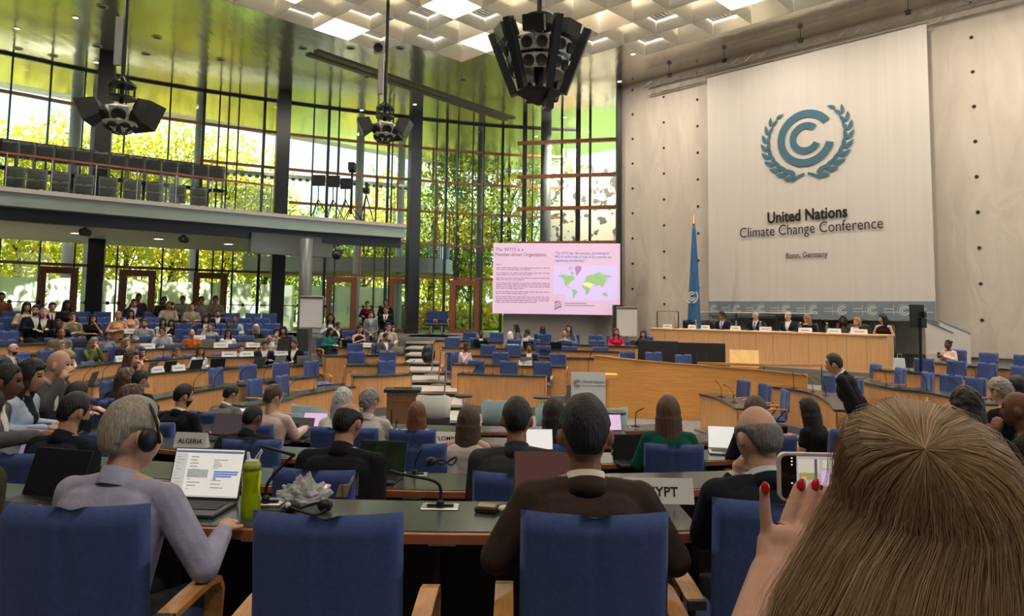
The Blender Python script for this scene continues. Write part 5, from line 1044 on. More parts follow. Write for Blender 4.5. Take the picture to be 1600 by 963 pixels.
# water carafes and glasses on the podium
WATER = mat('carafe_glass', (.9, .93, .94), .05, trans=.9, ior=1.3)
for i, u in enumerate((1087, 1150, 1188, 1250, 1292)):
    p = pp(u, .22); t = thing('water_bottle', f'{ORD[i]} clear water bottle from the left on the podium', 'bottle', (p[0], p[1], 1.14)); mb = MB(); mb.lathe((0, 0, 0), [(.001, 0), (.042, .002), (.042, .16), (.018, .22), (.018, .26), (.001, .26)], 14); part('bottle_body', mb, WATER, t, True); mb = MB(); mb.lathe((0, 0, .255), [(.021, 0), (.021, .03), (.001, .03)], 12); part('cap', mb, WHITE, t)
p = pp(1348, .3); laptop(p[0], p[1], 1.14, PH+180, 'small black laptop before the blonde woman at the podium', BLKL, w=.30, ang=105)
# glass balustrade with rail behind the podium, grey base wall
t = thing('stage_balustrade', 'steel and glass balustrade behind the podium seats', 'balustrade', (0, 0, 0)); a, b2 = pp(1092, 2.3), pp(1436, 2.3); a0 = pp(1026, 2.3); mb = MB(); zr = 1.66
mb.cap((*a, zr), (*b2, zr), .035, .035, 8); part('handrail', mb, STEEL, t); mb = MB(); mb.add([(*a, STG), (*b2, STG), (*b2, zr-.08), (*a, zr-.08)], [(0, 1, 2, 3)]); part('glass_panel', mb, GLASSD, t); mb = MB()
for f in (0, .2, .4, .6, .8, 1): q = a*(1-f)+b2*f; mb.cap((*q, STG-.14), (*q, zr), .025, .025, 8)
part('post', mb, DARK, t)
t = thing('rail_frame', 'small black tube rail left of the blue flag on the podium', 'railing', (0, 0, 0)); a, b2 = pp(1027, 1.5), pp(1060, 1.5); mb = MB(); mb.tube([(*a, .2), (*a, 1.68), (*b2, 1.68), (*b2, .2)], .02, 8); part('tube', mb, DARK, t)
# flag on its pole
p = pp(1085, 1.7); t = thing('flag', 'blue flag with white emblem hanging furled on a gold-tipped pole', 'flag', (p[0], p[1], STG), WA); zt = at(1085, 335, Y=p[1])[2]-STG; z0 = .55
mb = MB(); mb.lathe((0, 0, 0), [(.22, 0), (.2, .05), (.03, .07), (.018, .1), (.018, zt-.35)], 14); part('pole', mb, BLACK, t, True); mb = MB(); mb.lathe((0, 0, zt-.36), [(.02, 0), (.045, .01), (.045, .05), (.03, .06), (.035, .33), (.001, .36)], 10); part('finial', mb, mat('brass', (.45, .28, .09), .3, .9), t, True)
mb = MB(); rings = []
for f in np.linspace(0, 1, 26):
    z = zt-.40-f*(zt-.40-z0); w = .05+.17*min(1, f*1.15)**.9; rings.append([(w*math.cos(a)*(1+.16*math.sin(5*a+3*f)), .55*w*math.sin(a)*(1+.2*math.sin(7*a+2*f)), z) for a in np.arange(36)*2*math.pi/36])
mb.loft(rings); part('cloth', mb, mat('un_blue', (.04, .155, .36), .75, noise=.15, nscale=3, stretch=(8, 8, .5)), t, True); mb = MB(); emblem(mb, 0, 1.9, .0011, -.165, True, .012); part('emblem', mb, WHITE, t)
# orange dais wall, its two big monitors, slanted lectern top and rail
c = spline([at(928, 620, Y=17.6)[:2], at(1000, 620, Y=17.0)[:2], at(1080, 620, Y=16.8)[:2], at(1180, 620, Y=16.4)[:2], at(1262, 620, Y=15.9)[:2]], 6); z = [at(u, v, Y=y)[2] for u, v, y in ((930, 557, 17.6), (1262, 588, 15.9))]; n_ = len(c)
dw = thing('dais_wall', 'curved orange timber wall in front of the dais', 'partition', (0, 0, 0)); mb = MB(); o = offset(c, .06)
mb.loft([[(*p, -.9), (*q, -.9), (*q, z[0]+(z[1]-z[0])*i/(n_-1)), (*p, z[0]+(z[1]-z[0])*i/(n_-1))] for i, (p, q) in enumerate(zip(c, o))]); part('timber_wall', mb, WOODD, dw); mb = MB()
mb.loft([[(*p, z[0]+(z[1]-z[0])*i/(n_-1)), (*q, z[0]+(z[1]-z[0])*i/(n_-1)), (*q, .03+z[0]+(z[1]-z[0])*i/(n_-1)), (*p, .03+z[0]+(z[1]-z[0])*i/(n_-1))] for i, (p, q) in enumerate(zip(offset(c, -.02), offset(c, .09)))]); part('coping', mb, WOODA, dw)
mb = MB(); mb.prism([tuple(p) for p in offset(c, .1)]+[tuple(p) for p in (pr[:2]+pn*.3, pl_[:2]+pn*.3-pd*1.5)], -.9, -.25); struct('floor_dais', mb, CARPET)
for i, (u0, u1, w_) in enumerate(((996, 1060, 'left-hand'), (1058, 1134, 'right-hand'))):
    a, b2 = at(u0, 560, Y=18.7-.35*i), at(u1, 560, Y=18.4-.4*i); d = (b2-a)[:2]; Lm = np.linalg.norm(d)
    t = thing('monitor', f'large black monitor tilted on the dais, {"one farther from" if i == 0 else "one next to"} the slanted lectern board', 'monitor', (a[0], a[1], -.25), math.atan2(d[1], d[0])); zt = at(u0, 531+3*i, Y=a[1])[2]+.25
    M_ = Matrix.Translation((Lm/2, 0, zt-.85))@Matrix.Rotation(math.radians(-10), 4, 'X'); mb = MB(); mb.box((0, 0, .42), (Lm*.99, .07, .84), 0, .012); mb.xf(M_); part('housing', mb, BLACK, t); mb = MB(); mb.box((0, .037, .42), (Lm*.93, .004, .76)); mb.xf(M_); part('display', mb, mat('screen_off', (.02, .02, .025), .2), t)
    mb = MB()
    for s in (.25, .75): mb.cap((Lm*s, .05, 0), (Lm*s, .02, zt-.6), .03, .03, 8); mb.box((Lm*s, .05, .015), (.3, .5, .03))
    part('stand', mb, DARK, t); mb = MB()
    for s in (-.12, .12): mb.box((s, -.045, .42), (.05, .02, .4))
    mb.xf(M_); part('wall_mount', mb, DARK, t)
for u, Y, lb in ((1029, 17.75, 'empty blue chair behind the dais wall, under the left black monitor'), (1076, 17.55, 'empty blue chair behind the dais wall, under the right black monitor'), (987, 18.9, 'empty blue chair at the left end of the dais wall')):
    q = at(u, 560, Y=Y); chair(q[0], q[1], at(u, {1029: 552, 1076: 556, 987: 551}[u], Y=Y)[2]-1.0, rz_of(160), lb)
t = thing('slanted_lectern', 'pale timber lectern board slanting on the dais beside the monitors', 'lectern', (*at(1163, 575, Y=17.4)[:2], -.25), WA+.5); mb = MB(); hgt = at(1163, 548, Y=17.4)[2]+.25
mb.xf if False else None; mb.box((0, 0, 0), (.68, .03, .46)); mb.xf(Matrix.Translation((0, 0, hgt-.2))@Matrix.Rotation(math.radians(-28), 4, 'X')); part('board', mb, mat('wood_pale', (.72, .46, .16), .4, noise=.1, nscale=4), t); mb = MB(); mb.box((0, .2, (hgt-.3)/2), (.62, .1, hgt-.3)); part('pedestal', mb, WOODD, t)
t = thing('dais_rail', 'slim timber handrail stepping along the dais in front of the podium', 'railing', (0, 0, 0)); a, m_, b2 = at(1090, 564, Y=17.3), at(1195, 571, Y=17), at(1285, 573, Y=17.2); mb = MB(); strip(mb, [a[:2], m_[:2], b2[:2]], offset([a[:2], m_[:2], b2[:2]], .12), m_[2]-.03, m_[2]+.03); part('handrail', mb, WOODA, t); mb = MB()
for q in (a, m_, b2): mb.cap((q[0], q[1]+.05, -.25), (q[0], q[1]+.05, m_[2]-.03), .012, .012, 6)
part('post', mb, DARK, t)
# small speaker's lectern with a printed white front, at the dais wall
q = at(919, 640, Y=14.6); t = thing('speaker_lectern', "speaker's lectern with white printed front board before the dais wall", 'lectern', (q[0], q[1], -.88), math.radians(-6)); mb = MB(); w = 53*14.6/F; hz = at(919, 582, Y=14.6)[2]+.88
mb.box((0, 0, (hz+.25)/2), (w, .02, hz-.25)); part('front_board', mb, WHITE, t); mb = MB(); mb.box((w*.5+.05, .3, hz*.42), (.05, .5, hz*.84)); mb.box((-w*.5+.05, .3, hz*.42), (.04, .5, hz*.84)); mb.box((.12, .3, hz-.12), (w+.25, .55, .05)); mb.box((w*.5+.12, .28, hz-.1), (.26, .45, .10)); part('case', mb, WOODD, t)
mb = MB(); emblem(mb, -w*.32, hz-.24, .00050, -.012, False, .003); part('emblem', mb, mat('logo_ink', (.10, .12, .15), .6), t); lettering('United Nations', .075, mat('logo_ink', (.10, .12, .15), .6), t, (-w*.18, -.012, hz-.22), .0, 'LEFT'); lettering('Climate Change Conference', .042, mat('logo_ink', (.10, .12, .15), .6), t, (-w*.18, -.012, hz-.29), 0, 'LEFT')
mb = MB(); mb.tube([(.0, .3, hz-.1), (.0, .32, hz+.2), (.08, .22, hz+.42)], .008, 6); mb.cap((.08, .22, hz+.42), (.13, .18, hz+.44), .02, .02, 6); part('microphone_arm', mb, BLACK, t)
# pink presentation screen on its grey wall
Ys = 26.6; a, b2 = at(771, 380, Y=Ys), at(970, 495, Y=Ys-.5); w = b2[0]-a[0]; zt, zb = a[2], at(771, 490, Y=Ys)[2]; hh = zt-zb
scn = thing('led_screen', 'large pink presentation screen with a world map', 'screen', (a[0], Ys, zb), math.atan2(-.5, w)); SP = mat('slide_pink', (.62, .45, .59), .6, emit=.46)
mb = MB(); mb.box((w/2, .09, hh/2), (w, .16, hh)); part('housing', mb, DARK, scn); mb = MB(); mb.box((w/2, 0, hh/2), (w, .012, hh)); part('display', mb, SP, scn)
sd = lambda n_, c_, e=.5: mat('slide_'+n_, c_, .5, emit=e); SLT, SLB, SLG, SLV, SLM, SLY = sd('text', (.16, .07, .15), .3), sd('blue', (.16, .17, .48), .4), sd('green', (.28, .46, .22)), sd('violet', (.52, .42, .70), .6), sd('mauve', (.40, .20, .38)), sd('yellow', (.75, .70, .25))
X = lambda f: w*f; Z = lambda f: hh*(1-f)
def slide_rects(name, rects, m, y=-.009):
    mb = MB(); [mb.box((X((a_+b_)/2), y, Z((c_+d_)/2)), (X(b_-a_), .004, hh*(d_-c_))) for a_, b_, c_, d_ in rects]; part(name, mb, m, scn)
lettering('The WTO is a', hh*.072, SLT, scn, (X(.015), -.009, Z(.115)), .0, 'LEFT', sx=.95); lettering('Member-driven Organization', hh*.072, SLT, scn, (X(.015), -.009, Z(.185)), .0, 'LEFT', sx=.86)
for i, ln_ in enumerate(('"The WTO has 166 members, accounting for', '98% of world trade. A total of 22 countries are', 'negotiating membership."')): lettering(ln_, hh*.048, SLB, scn, (X(.49), -.009, Z(.155+.052*i)), .012, 'LEFT', sx=.86)
rr = []; rg = random.Random(5); y = .30
for para in (1, 2, 2, 2, 4, 2, 4):
    for ln_ in range(para):
        x = .025; xe = .45 if ln_ < para-1 or para == 1 else .25+.1*rg.random(); xe = .07 if para == 1 else xe
        while x < xe: ww = .012+.03*rg.random(); rr.append((x, min(xe, x+ww), y, y+.012)); x += ww+.006
        y += .025
    y += .022
slide_rects('paragraph_text', rr, sd('grey', (.36, .20, .34), .35)); slide_rects('divider', [(.463, .465, .01, .98), (.02, .463, .255, .258), (.02, .463, .93, .932), (.463, .98, .93, .932)], sd('line', (.62, .42, .58), .5))
slide_rects('map_sea', [(.485, .975, .315, .80)], SLV); slide_rects('map_legend', [(.485, .585, .715, .785)], SP, -.012)
def land(name, polys, m):
    mb = MB()
    for P in polys: mb.loft([[(X(x_), -.016, Z(z_)) for x_, z_ in P], [(X(x_), -.011, Z(z_)) for x_, z_ in P]])
    part(name, mb, m, scn)
land('map_green_land', [[(.52, .45), (.56, .44), (.60, .46), (.63, .45), (.65, .50), (.62, .54), (.60, .58), (.585, .60), (.61, .63), (.60, .635), (.575, .60), (.565, .56), (.56, .50), (.525, .47)], [(.625, .64), (.655, .65), (.672, .68), (.655, .72), (.64, .77), (.635, .77), (.632, .70)], [(.715, .56), (.73, .52), (.73, .48), (.75, .45), (.80, .43), (.835, .40), (.86, .43), (.92, .45), (.94, .46), (.91, .48), (.895, .50), (.885, .55), (.87, .60), (.86, .62), (.84, .58), (.82, .60), (.80, .57), (.77, .56), (.745, .55)], [(.705, .58), (.75, .60), (.77, .63), (.76, .68), (.745, .73), (.735, .72), (.73, .65), (.71, .62)], [(.86, .70), (.885, .68), (.90, .70), (.905, .74), (.885, .74), (.862, .72)], [(.60, .34), (.63, .32), (.625, .36), (.60, .38)], [(.61, .41), (.635, .40), (.64, .44), (.62, .44)]], SLG)
land('map_mauve_land', [[(.645, .34), (.67, .315), (.70, .325), (.695, .38), (.675, .43), (.665, .47), (.655, .41)]], SLM); land('map_yellow_land', [[(.715, .56), (.745, .545), (.775, .56), (.79, .58), (.77, .61), (.75, .625), (.735, .605), (.715, .60)]], SLY)
mb = MB()
for i in range(6): mb.tube([(X(.49+.055*f), -.011, Z(.835+.016*i-.02*math.sin(f*3.1+i))) for f in np.linspace(0, 1, 7)], .012, 5)
part('logo', mb, SLT, scn); slide_rects('caption', [(.57, .74, .838, .85), (.57, .80, .868, .88)], sd('grey', (.36, .20, .34), .35))
a, b2 = at(786, 510, Y=Ys+.3), at(958, 510, Y=Ys+.1); mb = MB(); strip(mb, [a[:2], b2[:2]], offset([a[:2], b2[:2]], .15), .2, zb+.3); struct('wall_screen', mb, mat('screen_wall', (.36, .345, .32), .8))
mb = MB(); a = at(965, 505, Y=25.9); mb.box((a[0], a[1], 1.1), (.35, .3, 1.6)); struct('trim_door', mb, mat('brown_jamb', (.05, .03, .022), .5))
# flip charts
for u0, u1, v0, v1, Y, lb in ((467, 505, 463, 514, 19.2, 'white flip chart on a grey post among the left desks'), (963, 996, 480, 527, 23.5, 'white flip chart right of the pink screen')):
    a, b2 = at(u0, v1, Y=Y), at(u1, v0, Y=Y); t = thing('flip_chart', lb, 'flip chart', ((a[0]+b2[0])/2, Y, at(u0, 570, Y=Y)[2]), .12 if u0 < 600 else -.25); w, h0, h1 = b2[0]-a[0], a[2]-t.location.z, b2[2]-t.location.z
    mb = MB(); mb.box((0, .02, (h0+h1)/2), (w, .03, h1-h0), 0, .008); part('board', mb, mat('flip_frame', (.42, .42, .42), .5), t); mb = MB(); mb.loft([[(x, -.004-.01*abs(math.sin(x*3)), z) for x in np.linspace(-w*.46, w*.46, 8)]+[(x, .004, z) for x in np.linspace(w*.46, -w*.46, 8)] for z in (h0+.04, h0+.3, h1-.08)]); part('paper_pad', mb, PAPER, t); mb = MB(); mb.box((0, -.015, h1-.04), (w*.96, .03, .04)); part('clamp', mb, STEEL, t)
    mb = MB(); mb.box((0, .03, h0/2), (.09, .05, h0+.1)); part('post', mb, GREYM, t); mb = MB(); [mb.cap((0, .03, .06), (.4*math.cos(k), .03+.4*math.sin(k), .02), .022, .018, 6) for k in (-.6, 1.5, 3.7)]; part('foot', mb, GREYM, t)
# monitor on a stand beyond the podium end
Y = 16.6; a, b2 = at(1419, 476, Y=Y), at(1446, 512, Y=Y); q = at(1438, 580, Y=Y); t = thing('monitor', 'dark monitor seen from behind on a slim black stand by the podium', 'monitor', (q[0], Y, .05), .35); zt, z0 = a[2]-.05, b2[2]-.05; w = b2[0]-a[0]
mb = MB(); mb.box((-.08, -.02, (zt+z0)/2), (w*1.05, .07, zt-z0), 0, .01); part('housing', mb, BLACK, t); mb = MB(); mb.box((-.08, .018, (zt+z0)/2), (w*.96, .006, (zt-z0)*.92)); part('display', mb, mat('screen_off', (.02, .02, .025), .2), t); mb = MB(); mb.cap((0, .0, 0), (0, -.05, z0+.25), .035, .03, 8); mb.box((0, 0, .015), (.6, .5, .03)); part('stand', mb, BLACK, t); mb = MB(); mb.box((.03, -.08, z0+.1), (.16, .08, .22)); mb.box((.05, -.1, z0+.3), (.08, .07, .14)); part('media_box', mb, DARK, t)
# white slanted stair panels next to the stage
for (u0, u1, va, vb, vc, Y, lb) in ((1447, 1486, 502, 521, 575, 18.75, 'white slanted stair side panel next to the monitor stand'), (1470, 1512, 503, 521, 575, 18.9, 'second white slanted stair panel behind the first')):
    a, b2, c0, c1 = at(u0, va, Y=Y), at(u1, vb, Y=Y), at(u0, vc, Y=Y), at(u1, vc+3, Y=Y); t = thing('stair_panel', lb, 'panel', (a[0], a[1], 0)); P = [(0, 0, c0[2]), (b2[0]-a[0], -.1, c1[2]), (b2[0]-a[0], -.1, b2[2]), (0, 0, a[2])]; mb = MB(); mb.loft([P, [(x, y+.06, z) for x, y, z in P]]); part('panel_face', mb, mat('panel_white', (.66, .63, .58), .6), t); mb = MB(); mb.loft([[(0, -.02, a[2]), (0, .08, a[2]), (0, .08, a[2]+.03), (0, -.02, a[2]+.03)], [(b2[0]-a[0], -.12, b2[2]), (b2[0]-a[0], -.02, b2[2]), (b2[0]-a[0], -.02, b2[2]+.03), (b2[0]-a[0], -.12, b2[2]+.03)]]); part('cap_rail', mb, STEEL, t)
q = at(1405, 575, Y=17.0); t = thing('paper_bag', 'white paper bag standing at the podium end', 'bag', (q[0], q[1], STG-.1)); mb = MB(); mb.loft([[(-.14, -.08, 0), (.14, -.08, 0), (.14, .08, 0), (-.14, .08, 0)], [(-.12, -.03, .42), (.12, -.03, .42), (.12, .03, .42), (-.12, .03, .42)]]); part('bag_body', mb, PAPER, t); mb = MB(); mb.tube([(-.05, -.03, .41), (-.05, -.03, .52), (.05, -.03, .52), (.05, -.03, .41)], .006, 6); part('handle', mb, WHITE, t)
# ------------------------------------------------------------------ middle of the hall
LOU = mat('lounge_teal', (.28, .38, .39), .8, noise=.05, nscale=60); LOUW = mat('lounge_white', (.56, .55, .51), .8, noise=.05, nscale=60); LSEAT = mat('lounge_black', (.02, .02, .022), .8)
def lounge(u, v, Y, h, m, lb):
    q = at(u, v, Y=Y); t = thing('lounge_chair', lb, 'armchair', (q[0], q[1], -.9), rz_of(h), 'tub armchairs on the central floor'); t.scale = (.78, .78, 1); mb = MB(); rings = []
    zt = min(.95, max(.7, q[2]+.9))
    for a in np.radians(np.linspace(-115, 115, 19)):
        hh = zt-.18*max(0, abs(math.degrees(a))-55)/60; r0, r1 = .34, .40; rings.append([(r0*math.sin(a), -r0*math.cos(a), .30), (r1*math.sin(a)*.92, -r1*math.cos(a)*.92, .26), (r1*math.sin(a)*1.08, -r1*math.cos(a)*1.08, hh), (r0*math.sin(a)*1.08, -r0*math.cos(a)*1.08, hh)])
    mb.loft(rings); part('shell', mb, m, t, True); mb = MB(); mb.lathe((0, 0, .24), [(.001, 0), (.33, 0), (.345, .05), (.345, .16), (.30, .20), (.001, .20)], 24); part('seat', mb, LSEAT, t, True)
    mb = MB(); rings = [];
    for a in np.radians(np.linspace(-70, 70, 13)): rings.append([(.405*math.sin(a)*k, -.405*math.cos(a)*k, z) for k, z in ((.96, .2), (1.0, .2), (1.12, zt*.56), (1.06, zt*.56))])
    mb.loft(rings); part('outer_shell', mb, LSEAT, t, True); mb = MB(); mb.lathe((0, 0, 0), [(.24, 0), (.24, .02), (.03, .05), (.03, .25)], 16); part('base', mb, STEEL, t)
lounge(678, 612, 13.4, 0, LOUW, 'pale grey-white tub armchair at the foot of the aisle stairs'); lounge(781, 613, 12.8, -5, LOU, 'pale teal tub armchair left of the dark-haired photographing man'); lounge(866, 619, 12.4, -8, LOU, 'pale teal tub armchair before the white-fronted lectern'); lounge(950, 630, 12, -20, LOU, 'pale teal tub armchair partly hidden beside the brown-suited man'); lounge(488, 626, 11.8, 30, LOU, 'pale teal tub armchair in front of the innermost left desk'); lounge(466, 632, 11.0, 30, LOU, 'second pale teal tub armchair, left of and overlapping another')
for u, v, Y, lb in ((724, 618, 13.6, 'black'), (847, 620, 13.4, 'second'), (962, 644, 11.2, 'third')):
    q = at(u, v, Y=Y); t = thing('side_table', {'black': 'small round black side table right of the white tub armchair', 'second': 'small round black side table between two teal tub armchairs', 'third': 'round grey-topped side table in front of the dais wall'}[lb], 'side table', (q[0], q[1], -.9)); z = max(.35, q[2]+.9); mb = MB(); mb.lathe((0, 0, z-.03), [(.001, 0), (.17, 0), (.17, .03), (.001, .03)], 24); part('table_top', mb, DARK, t); mb = MB(); mb.lathe((0, 0, 0), [(.18, 0), (.18, .015), (.02, .03), (.02, z-.03)], 14); part('pedestal', mb, STEEL, t)
q = at(629, 640, Y=14.2); t = thing('lectern_cabinet', 'brown lectern cabinet with flat black top at the foot of the stairs', 'lectern', (q[0], q[1], -.9), .08); z = at(629, 607, Y=14.2)[2]+.9; mb = MB(); mb.box((0, 0, (z-.06)/2), (.60, .45, z-.06)); part('cabinet', mb, mat('wood_brown', (.22, .105, .05), .45, noise=.12, nscale=5, stretch=(8, 8, .4)), t); mb = MB(); mb.box((0, 0, z-.03), (.72, .52, .06)); part('top', mb, DARK, t); mb = MB(); mb.box((0, -.235, z-.22), (.36, .02, .03)); part('shelf_lip', mb, WOODE, t); mb = MB(); mb.ell((0, 0, z+.01), (.2, .06, .02)); part('reading_lamp', mb, BLACK, t)
for i, (u, vt, vb, Y, lb) in enumerate(((678, 533, 586, 19.4, 'uppermost'), (689, 545, 602, 17.9, 'middle'), (698, 556, 625, 16.2, 'lowest'))):
    a, b2 = at(u, vt, Y=Y), at(u-4, vb, Y=Y); t = thing('barrier_post', f'{lb} of the steel rail posts along the right side of the stairs', 'post', (b2[0], b2[1], b2[2]), 0, 'stair rail posts'); mb = MB(); mb.cap((0, 0, .02), (a[0]-b2[0], 0, a[2]-b2[2]), .02, .02, 10); part('pole', mb, STEEL, t); mb = MB(); mb.lathe((0, 0, 0), [(.2, 0), (.2, .02), (.05, .04), (.001, .04)], 20); part('base_plate', mb, STEEL, t)
q = at(669, 568, Y=19.6); t = thing('backpack', 'black backpack standing on the aisle stairs', 'bag', (q[0], q[1], q[2]-.02)); mb = MB(); mb.ell((0, 0, .27), (.20, .15, .28), 14, 9); mb.ell((0, -.12, .19), (.14, .07, .15), 12, 8); part('bag_body', remesh(mb, .02, 3), BLACK, t); mb = MB(); mb.tube([(-.05, 0, .47), (-.04, 0, .54), (.04, 0, .54), (.05, 0, .47)], .012, 6); part('handle', mb, BLACK, t)
for u, Y, lb in ((673, 29.5, 'left'), (690, 29.5, 'right')): q = at(u, 500, Y=Y); chair(q[0], q[1], .56, rz_of(185), f'dark blue chair before the last timber door, {"nearer the stairs" if lb == "left" else "nearer the screen"}')
q = at(1373, 600, Y=15.6)
# speaker clusters hanging from the skylight
SPK = mat('speaker_white', (.74, .72, .68), .5, noise=.25, nscale=25); CONE = mat('speaker_cone', (.035, .032, .03), .6)
def spk(t, c, az, tilt, s, m=SPK):
    M_ = Matrix.Translation(tuple(c))@Matrix.Rotation(az, 4, 'Z')@Matrix.Rotation(tilt, 4, 'X'); mb = MB(); mb.loft([[(-.5*s, 0, -.5*s), (.5*s, 0, -.5*s), (.5*s, 0, .5*s), (-.5*s, 0, .5*s)], [(-.32*s, .7*s, -.32*s), (.32*s, .7*s, -.32*s), (.32*s, .7*s, .32*s), (-.32*s, .7*s, .32*s)]]); mb.xf(M_); o = part('speaker_box', mb, m, t); mb = MB(); mb.lathe((0, 0, 0), [(.001, .012), (.10*s, .012), (.33*s, .05), (.38*s, .06), (.38*s, 0)], 18); mb.xf(M_@Matrix.Rotation(math.pi/2, 4, 'X')); part('cone', mb, CONE, o, True)
u, Y = 842, 14.; q = at(842, 100, Y=Y); k = Y/F; t = thing('speaker_cluster', 'large black loudspeaker cluster with slanted column arrays below the skylight', 'speaker', (q[0], q[1], q[2]))
zz = lambda v: (100-v)*k*1.0
mb = MB(); mb.cap((0, 0, zz(22)), (0, 0, ZC-.55-q[2]), .05, .05, 8); mb.cap((0, 0, zz(160)), (0, 0, zz(22)), .10, .10, 8); part('mast', mb, BLACK, t)
mb = MB(); mb.lathe((0, 0, zz(40)), [(.28, 0), (.31, 0), (.31, .22), (.28, .22)], 24); part('ring', mb, BLACK, t); mb = MB(); mb.lathe((0, 0, zz(75)), [(.5, 0), (.53, 0), (.53, .12), (.5, .12)], 24); part('upper_frame', mb, BLACK, t); mb = MB(); mb.lathe((0, 0, zz(152)), [(.05, -.2), (.42, .0), (.50, .06), (.3, .12)], 6); part('lower_frame', mb, BLACK, t)
for i in range(6):
    a = math.radians(20+60*i); d = np.array([math.sin(a), -math.cos(a)]); p0 = np.array([*(d*1.0), zz(48)]); p1 = np.array([*(d*.50), zz(150)]); mb = MB(); ax = nrm(p1-p0); x, y = np.array([math.cos(a), math.sin(a), 0]), None; y = np.cross(ax, x)
    mb.loft([[p+x*.075*e+y*.08*g for e, g in ((-1, -1), (1, -1), (1, 1), (-1, 1))] for p in (p0, p1)]); part('column_speaker', mb, BLACK, t)
for i in range(6):
    a = math.radians(50+60*i); 
    for da in (-.22, .22):
        for r, v in ((.66, 82), (.55, 108)): spk(t, (r*math.sin(a+da), -r*math.cos(a+da), zz(v)), a+da, math.radians(16), .29)
    mb = MB(); c = np.array([.72*math.sin(a), -.72*math.cos(a), zz(55)]); mb.box((0, 0, 0), (.42, .34, .30)); mb.xf(Matrix.Translation(tuple(c))@Matrix.Rotation(a, 4, 'Z')@Matrix.Rotation(math.radians(18), 4, 'X')); part('bass_speaker', mb, BLACK, t)
mb = MB(); mb.box((.18, -.25, zz(172)), (.16, .26, .2), .3); mb.cap((.1, -.1, zz(150)), (.18, -.25, zz(165)), .03, .03, 6); part('camera_head', mb, BLACK, t)
def small_cluster(u, v, Y, s, vtop, lb, seed):
    q = at(u, v, Y=Y); t = thing('speaker_cluster', lb, 'speaker', (q[0], q[1], q[2])); mb = MB(); mb.cap((0, 0, -.5*s), (0, 0, ZC-.55-q[2]), .05, .045, 8); part('mast', mb, BLACK, t); rg = random.Random(seed)
    mb = MB()
    for z in (.62*s, .30*s): mb.lathe((0, 0, z), [(.27*s, 0), (.31*s, 0), (.31*s, .05), (.27*s, .05)], 20)
    for i in range(8): a = i*math.pi/4; mb.cap((.29*s*math.cos(a), .29*s*math.sin(a), .30*s), (.29*s*math.cos(a), .29*s*math.sin(a), .66*s), .014, .014, 5); mb.cap((.29*s*math.cos(a), .29*s*math.sin(a), .66*s), (.04*math.cos(a), .04*math.sin(a), .86*s), .014, .014, 5)
    part('cage', mb, BLACK, t)
    for i in range(6): a = i*math.pi/3+.4; spk(t, (.34*s*math.sin(a), -.34*s*math.cos(a), -.15*s), a, math.radians(38), .42*s); spk(t, (.22*s*math.sin(a+.5), -.22*s*math.cos(a+.5), -.42*s), a+.5, math.radians(52), .38*s)
    for a in (-1.35, 1.5, 2.8): mb = MB(); mb.loft([[(-.22*s, 0, -.20*s), (.22*s, 0, -.20*s), (.22*s, 0, .20*s), (-.22*s, 0, .20*s)], [(-.34*s, -.42*s, -.28*s), (.34*s, -.42*s, -.28*s), (.34*s, -.42*s, .28*s), (-.34*s, -.42*s, .28*s)]]); mb.xf(Matrix.Translation((.45*s*math.sin(a), -.45*s*math.cos(a), .08*s))@Matrix.Rotation(a, 4, 'Z')@Matrix.Rotation(math.radians(25), 4, 'X')); part('horn_speaker', mb, BLACK, t)
    mb = MB(); mb.box((-.14, 0, 1.75*s), (.14, .10, 1.2*s)); part('cable_panel', mb, mat('cable_panel', (.42, .42, .40), .5), t); return t
small_cluster(189, 174, 15.5, .93, 100, 'loudspeaker cluster hanging before the leftmost black column', 1); t = small_cluster(601, 198, 18.5, .78, 160, 'loudspeaker cluster hanging in the middle before the glass facade', 2); spk(t, (-.2, -.1, 2.15), -.2, math.radians(20), .32)
# gallery: row of seat backs, tiers of folding seats, stage lamps and stands
for i, u in enumerate((-3, 23, 54, 85, 115, 144, 172, 201, 228, 254, 279, 304, 328)):
    Y = float(np.interp(u, [proj((*p, 5))[0] for p in ge], [p[1] for p in ge]))+1.6; q = at(u, 480, Y=Y); t = thing('gallery_seat', f'{ORD[i]} dark seat back from the left behind the gallery rail', 'seat', (q[0], q[1], GZ-.02), .55, 'gallery seats behind the handrail'); part('backrest', padded(.56, .55, .09, .02, 8, 8).xf(Matrix.Translation((0, 0, 1.15))), DARK, t, True); part('seat', padded(.5, .45, .09, 0, 8, 8).xf(Matrix.Translation((0, .0, .80))@Matrix.Rotation(math.radians(90), 4, 'X')), DARK, t, True); mb = MB(); mb.box((-.22, 0, .6), (.05, .06, 1.2)); mb.box((.22, 0, .6), (.05, .06, 1.2)); part('frame', mb, GREYM, t)
for i, u in enumerate((10, 45, 82, 120, 158, 196, 232, 268, 302)):
    Y = float(np.interp(u, [proj((*p, 5))[0] for p in ge], [p[1] for p in ge]))+.75; q = at(u, 480, Y=Y); t = thing('folding_seat', f'{ORD[i]} pale grey folding seat from the left seen through the gallery glass', 'seat', (q[0], q[1], GZ-.02), .55, 'folding seats behind the gallery glass'); part('backrest', padded(.5, .34, .06, .02, 8, 8).xf(Matrix.Translation((0, 0, .40))), mat('seat_grey', (.13, .135, .13), .7), t, True); part('seat', padded(.48, .3, .06, 0, 8, 6).xf(Matrix.Translation((0, -.1, .14))), MT['seat_grey'], t, True); mb = MB(); mb.box((0, .02, .2), (.1, .06, .4)); part('bracket', mb, DARK, t)
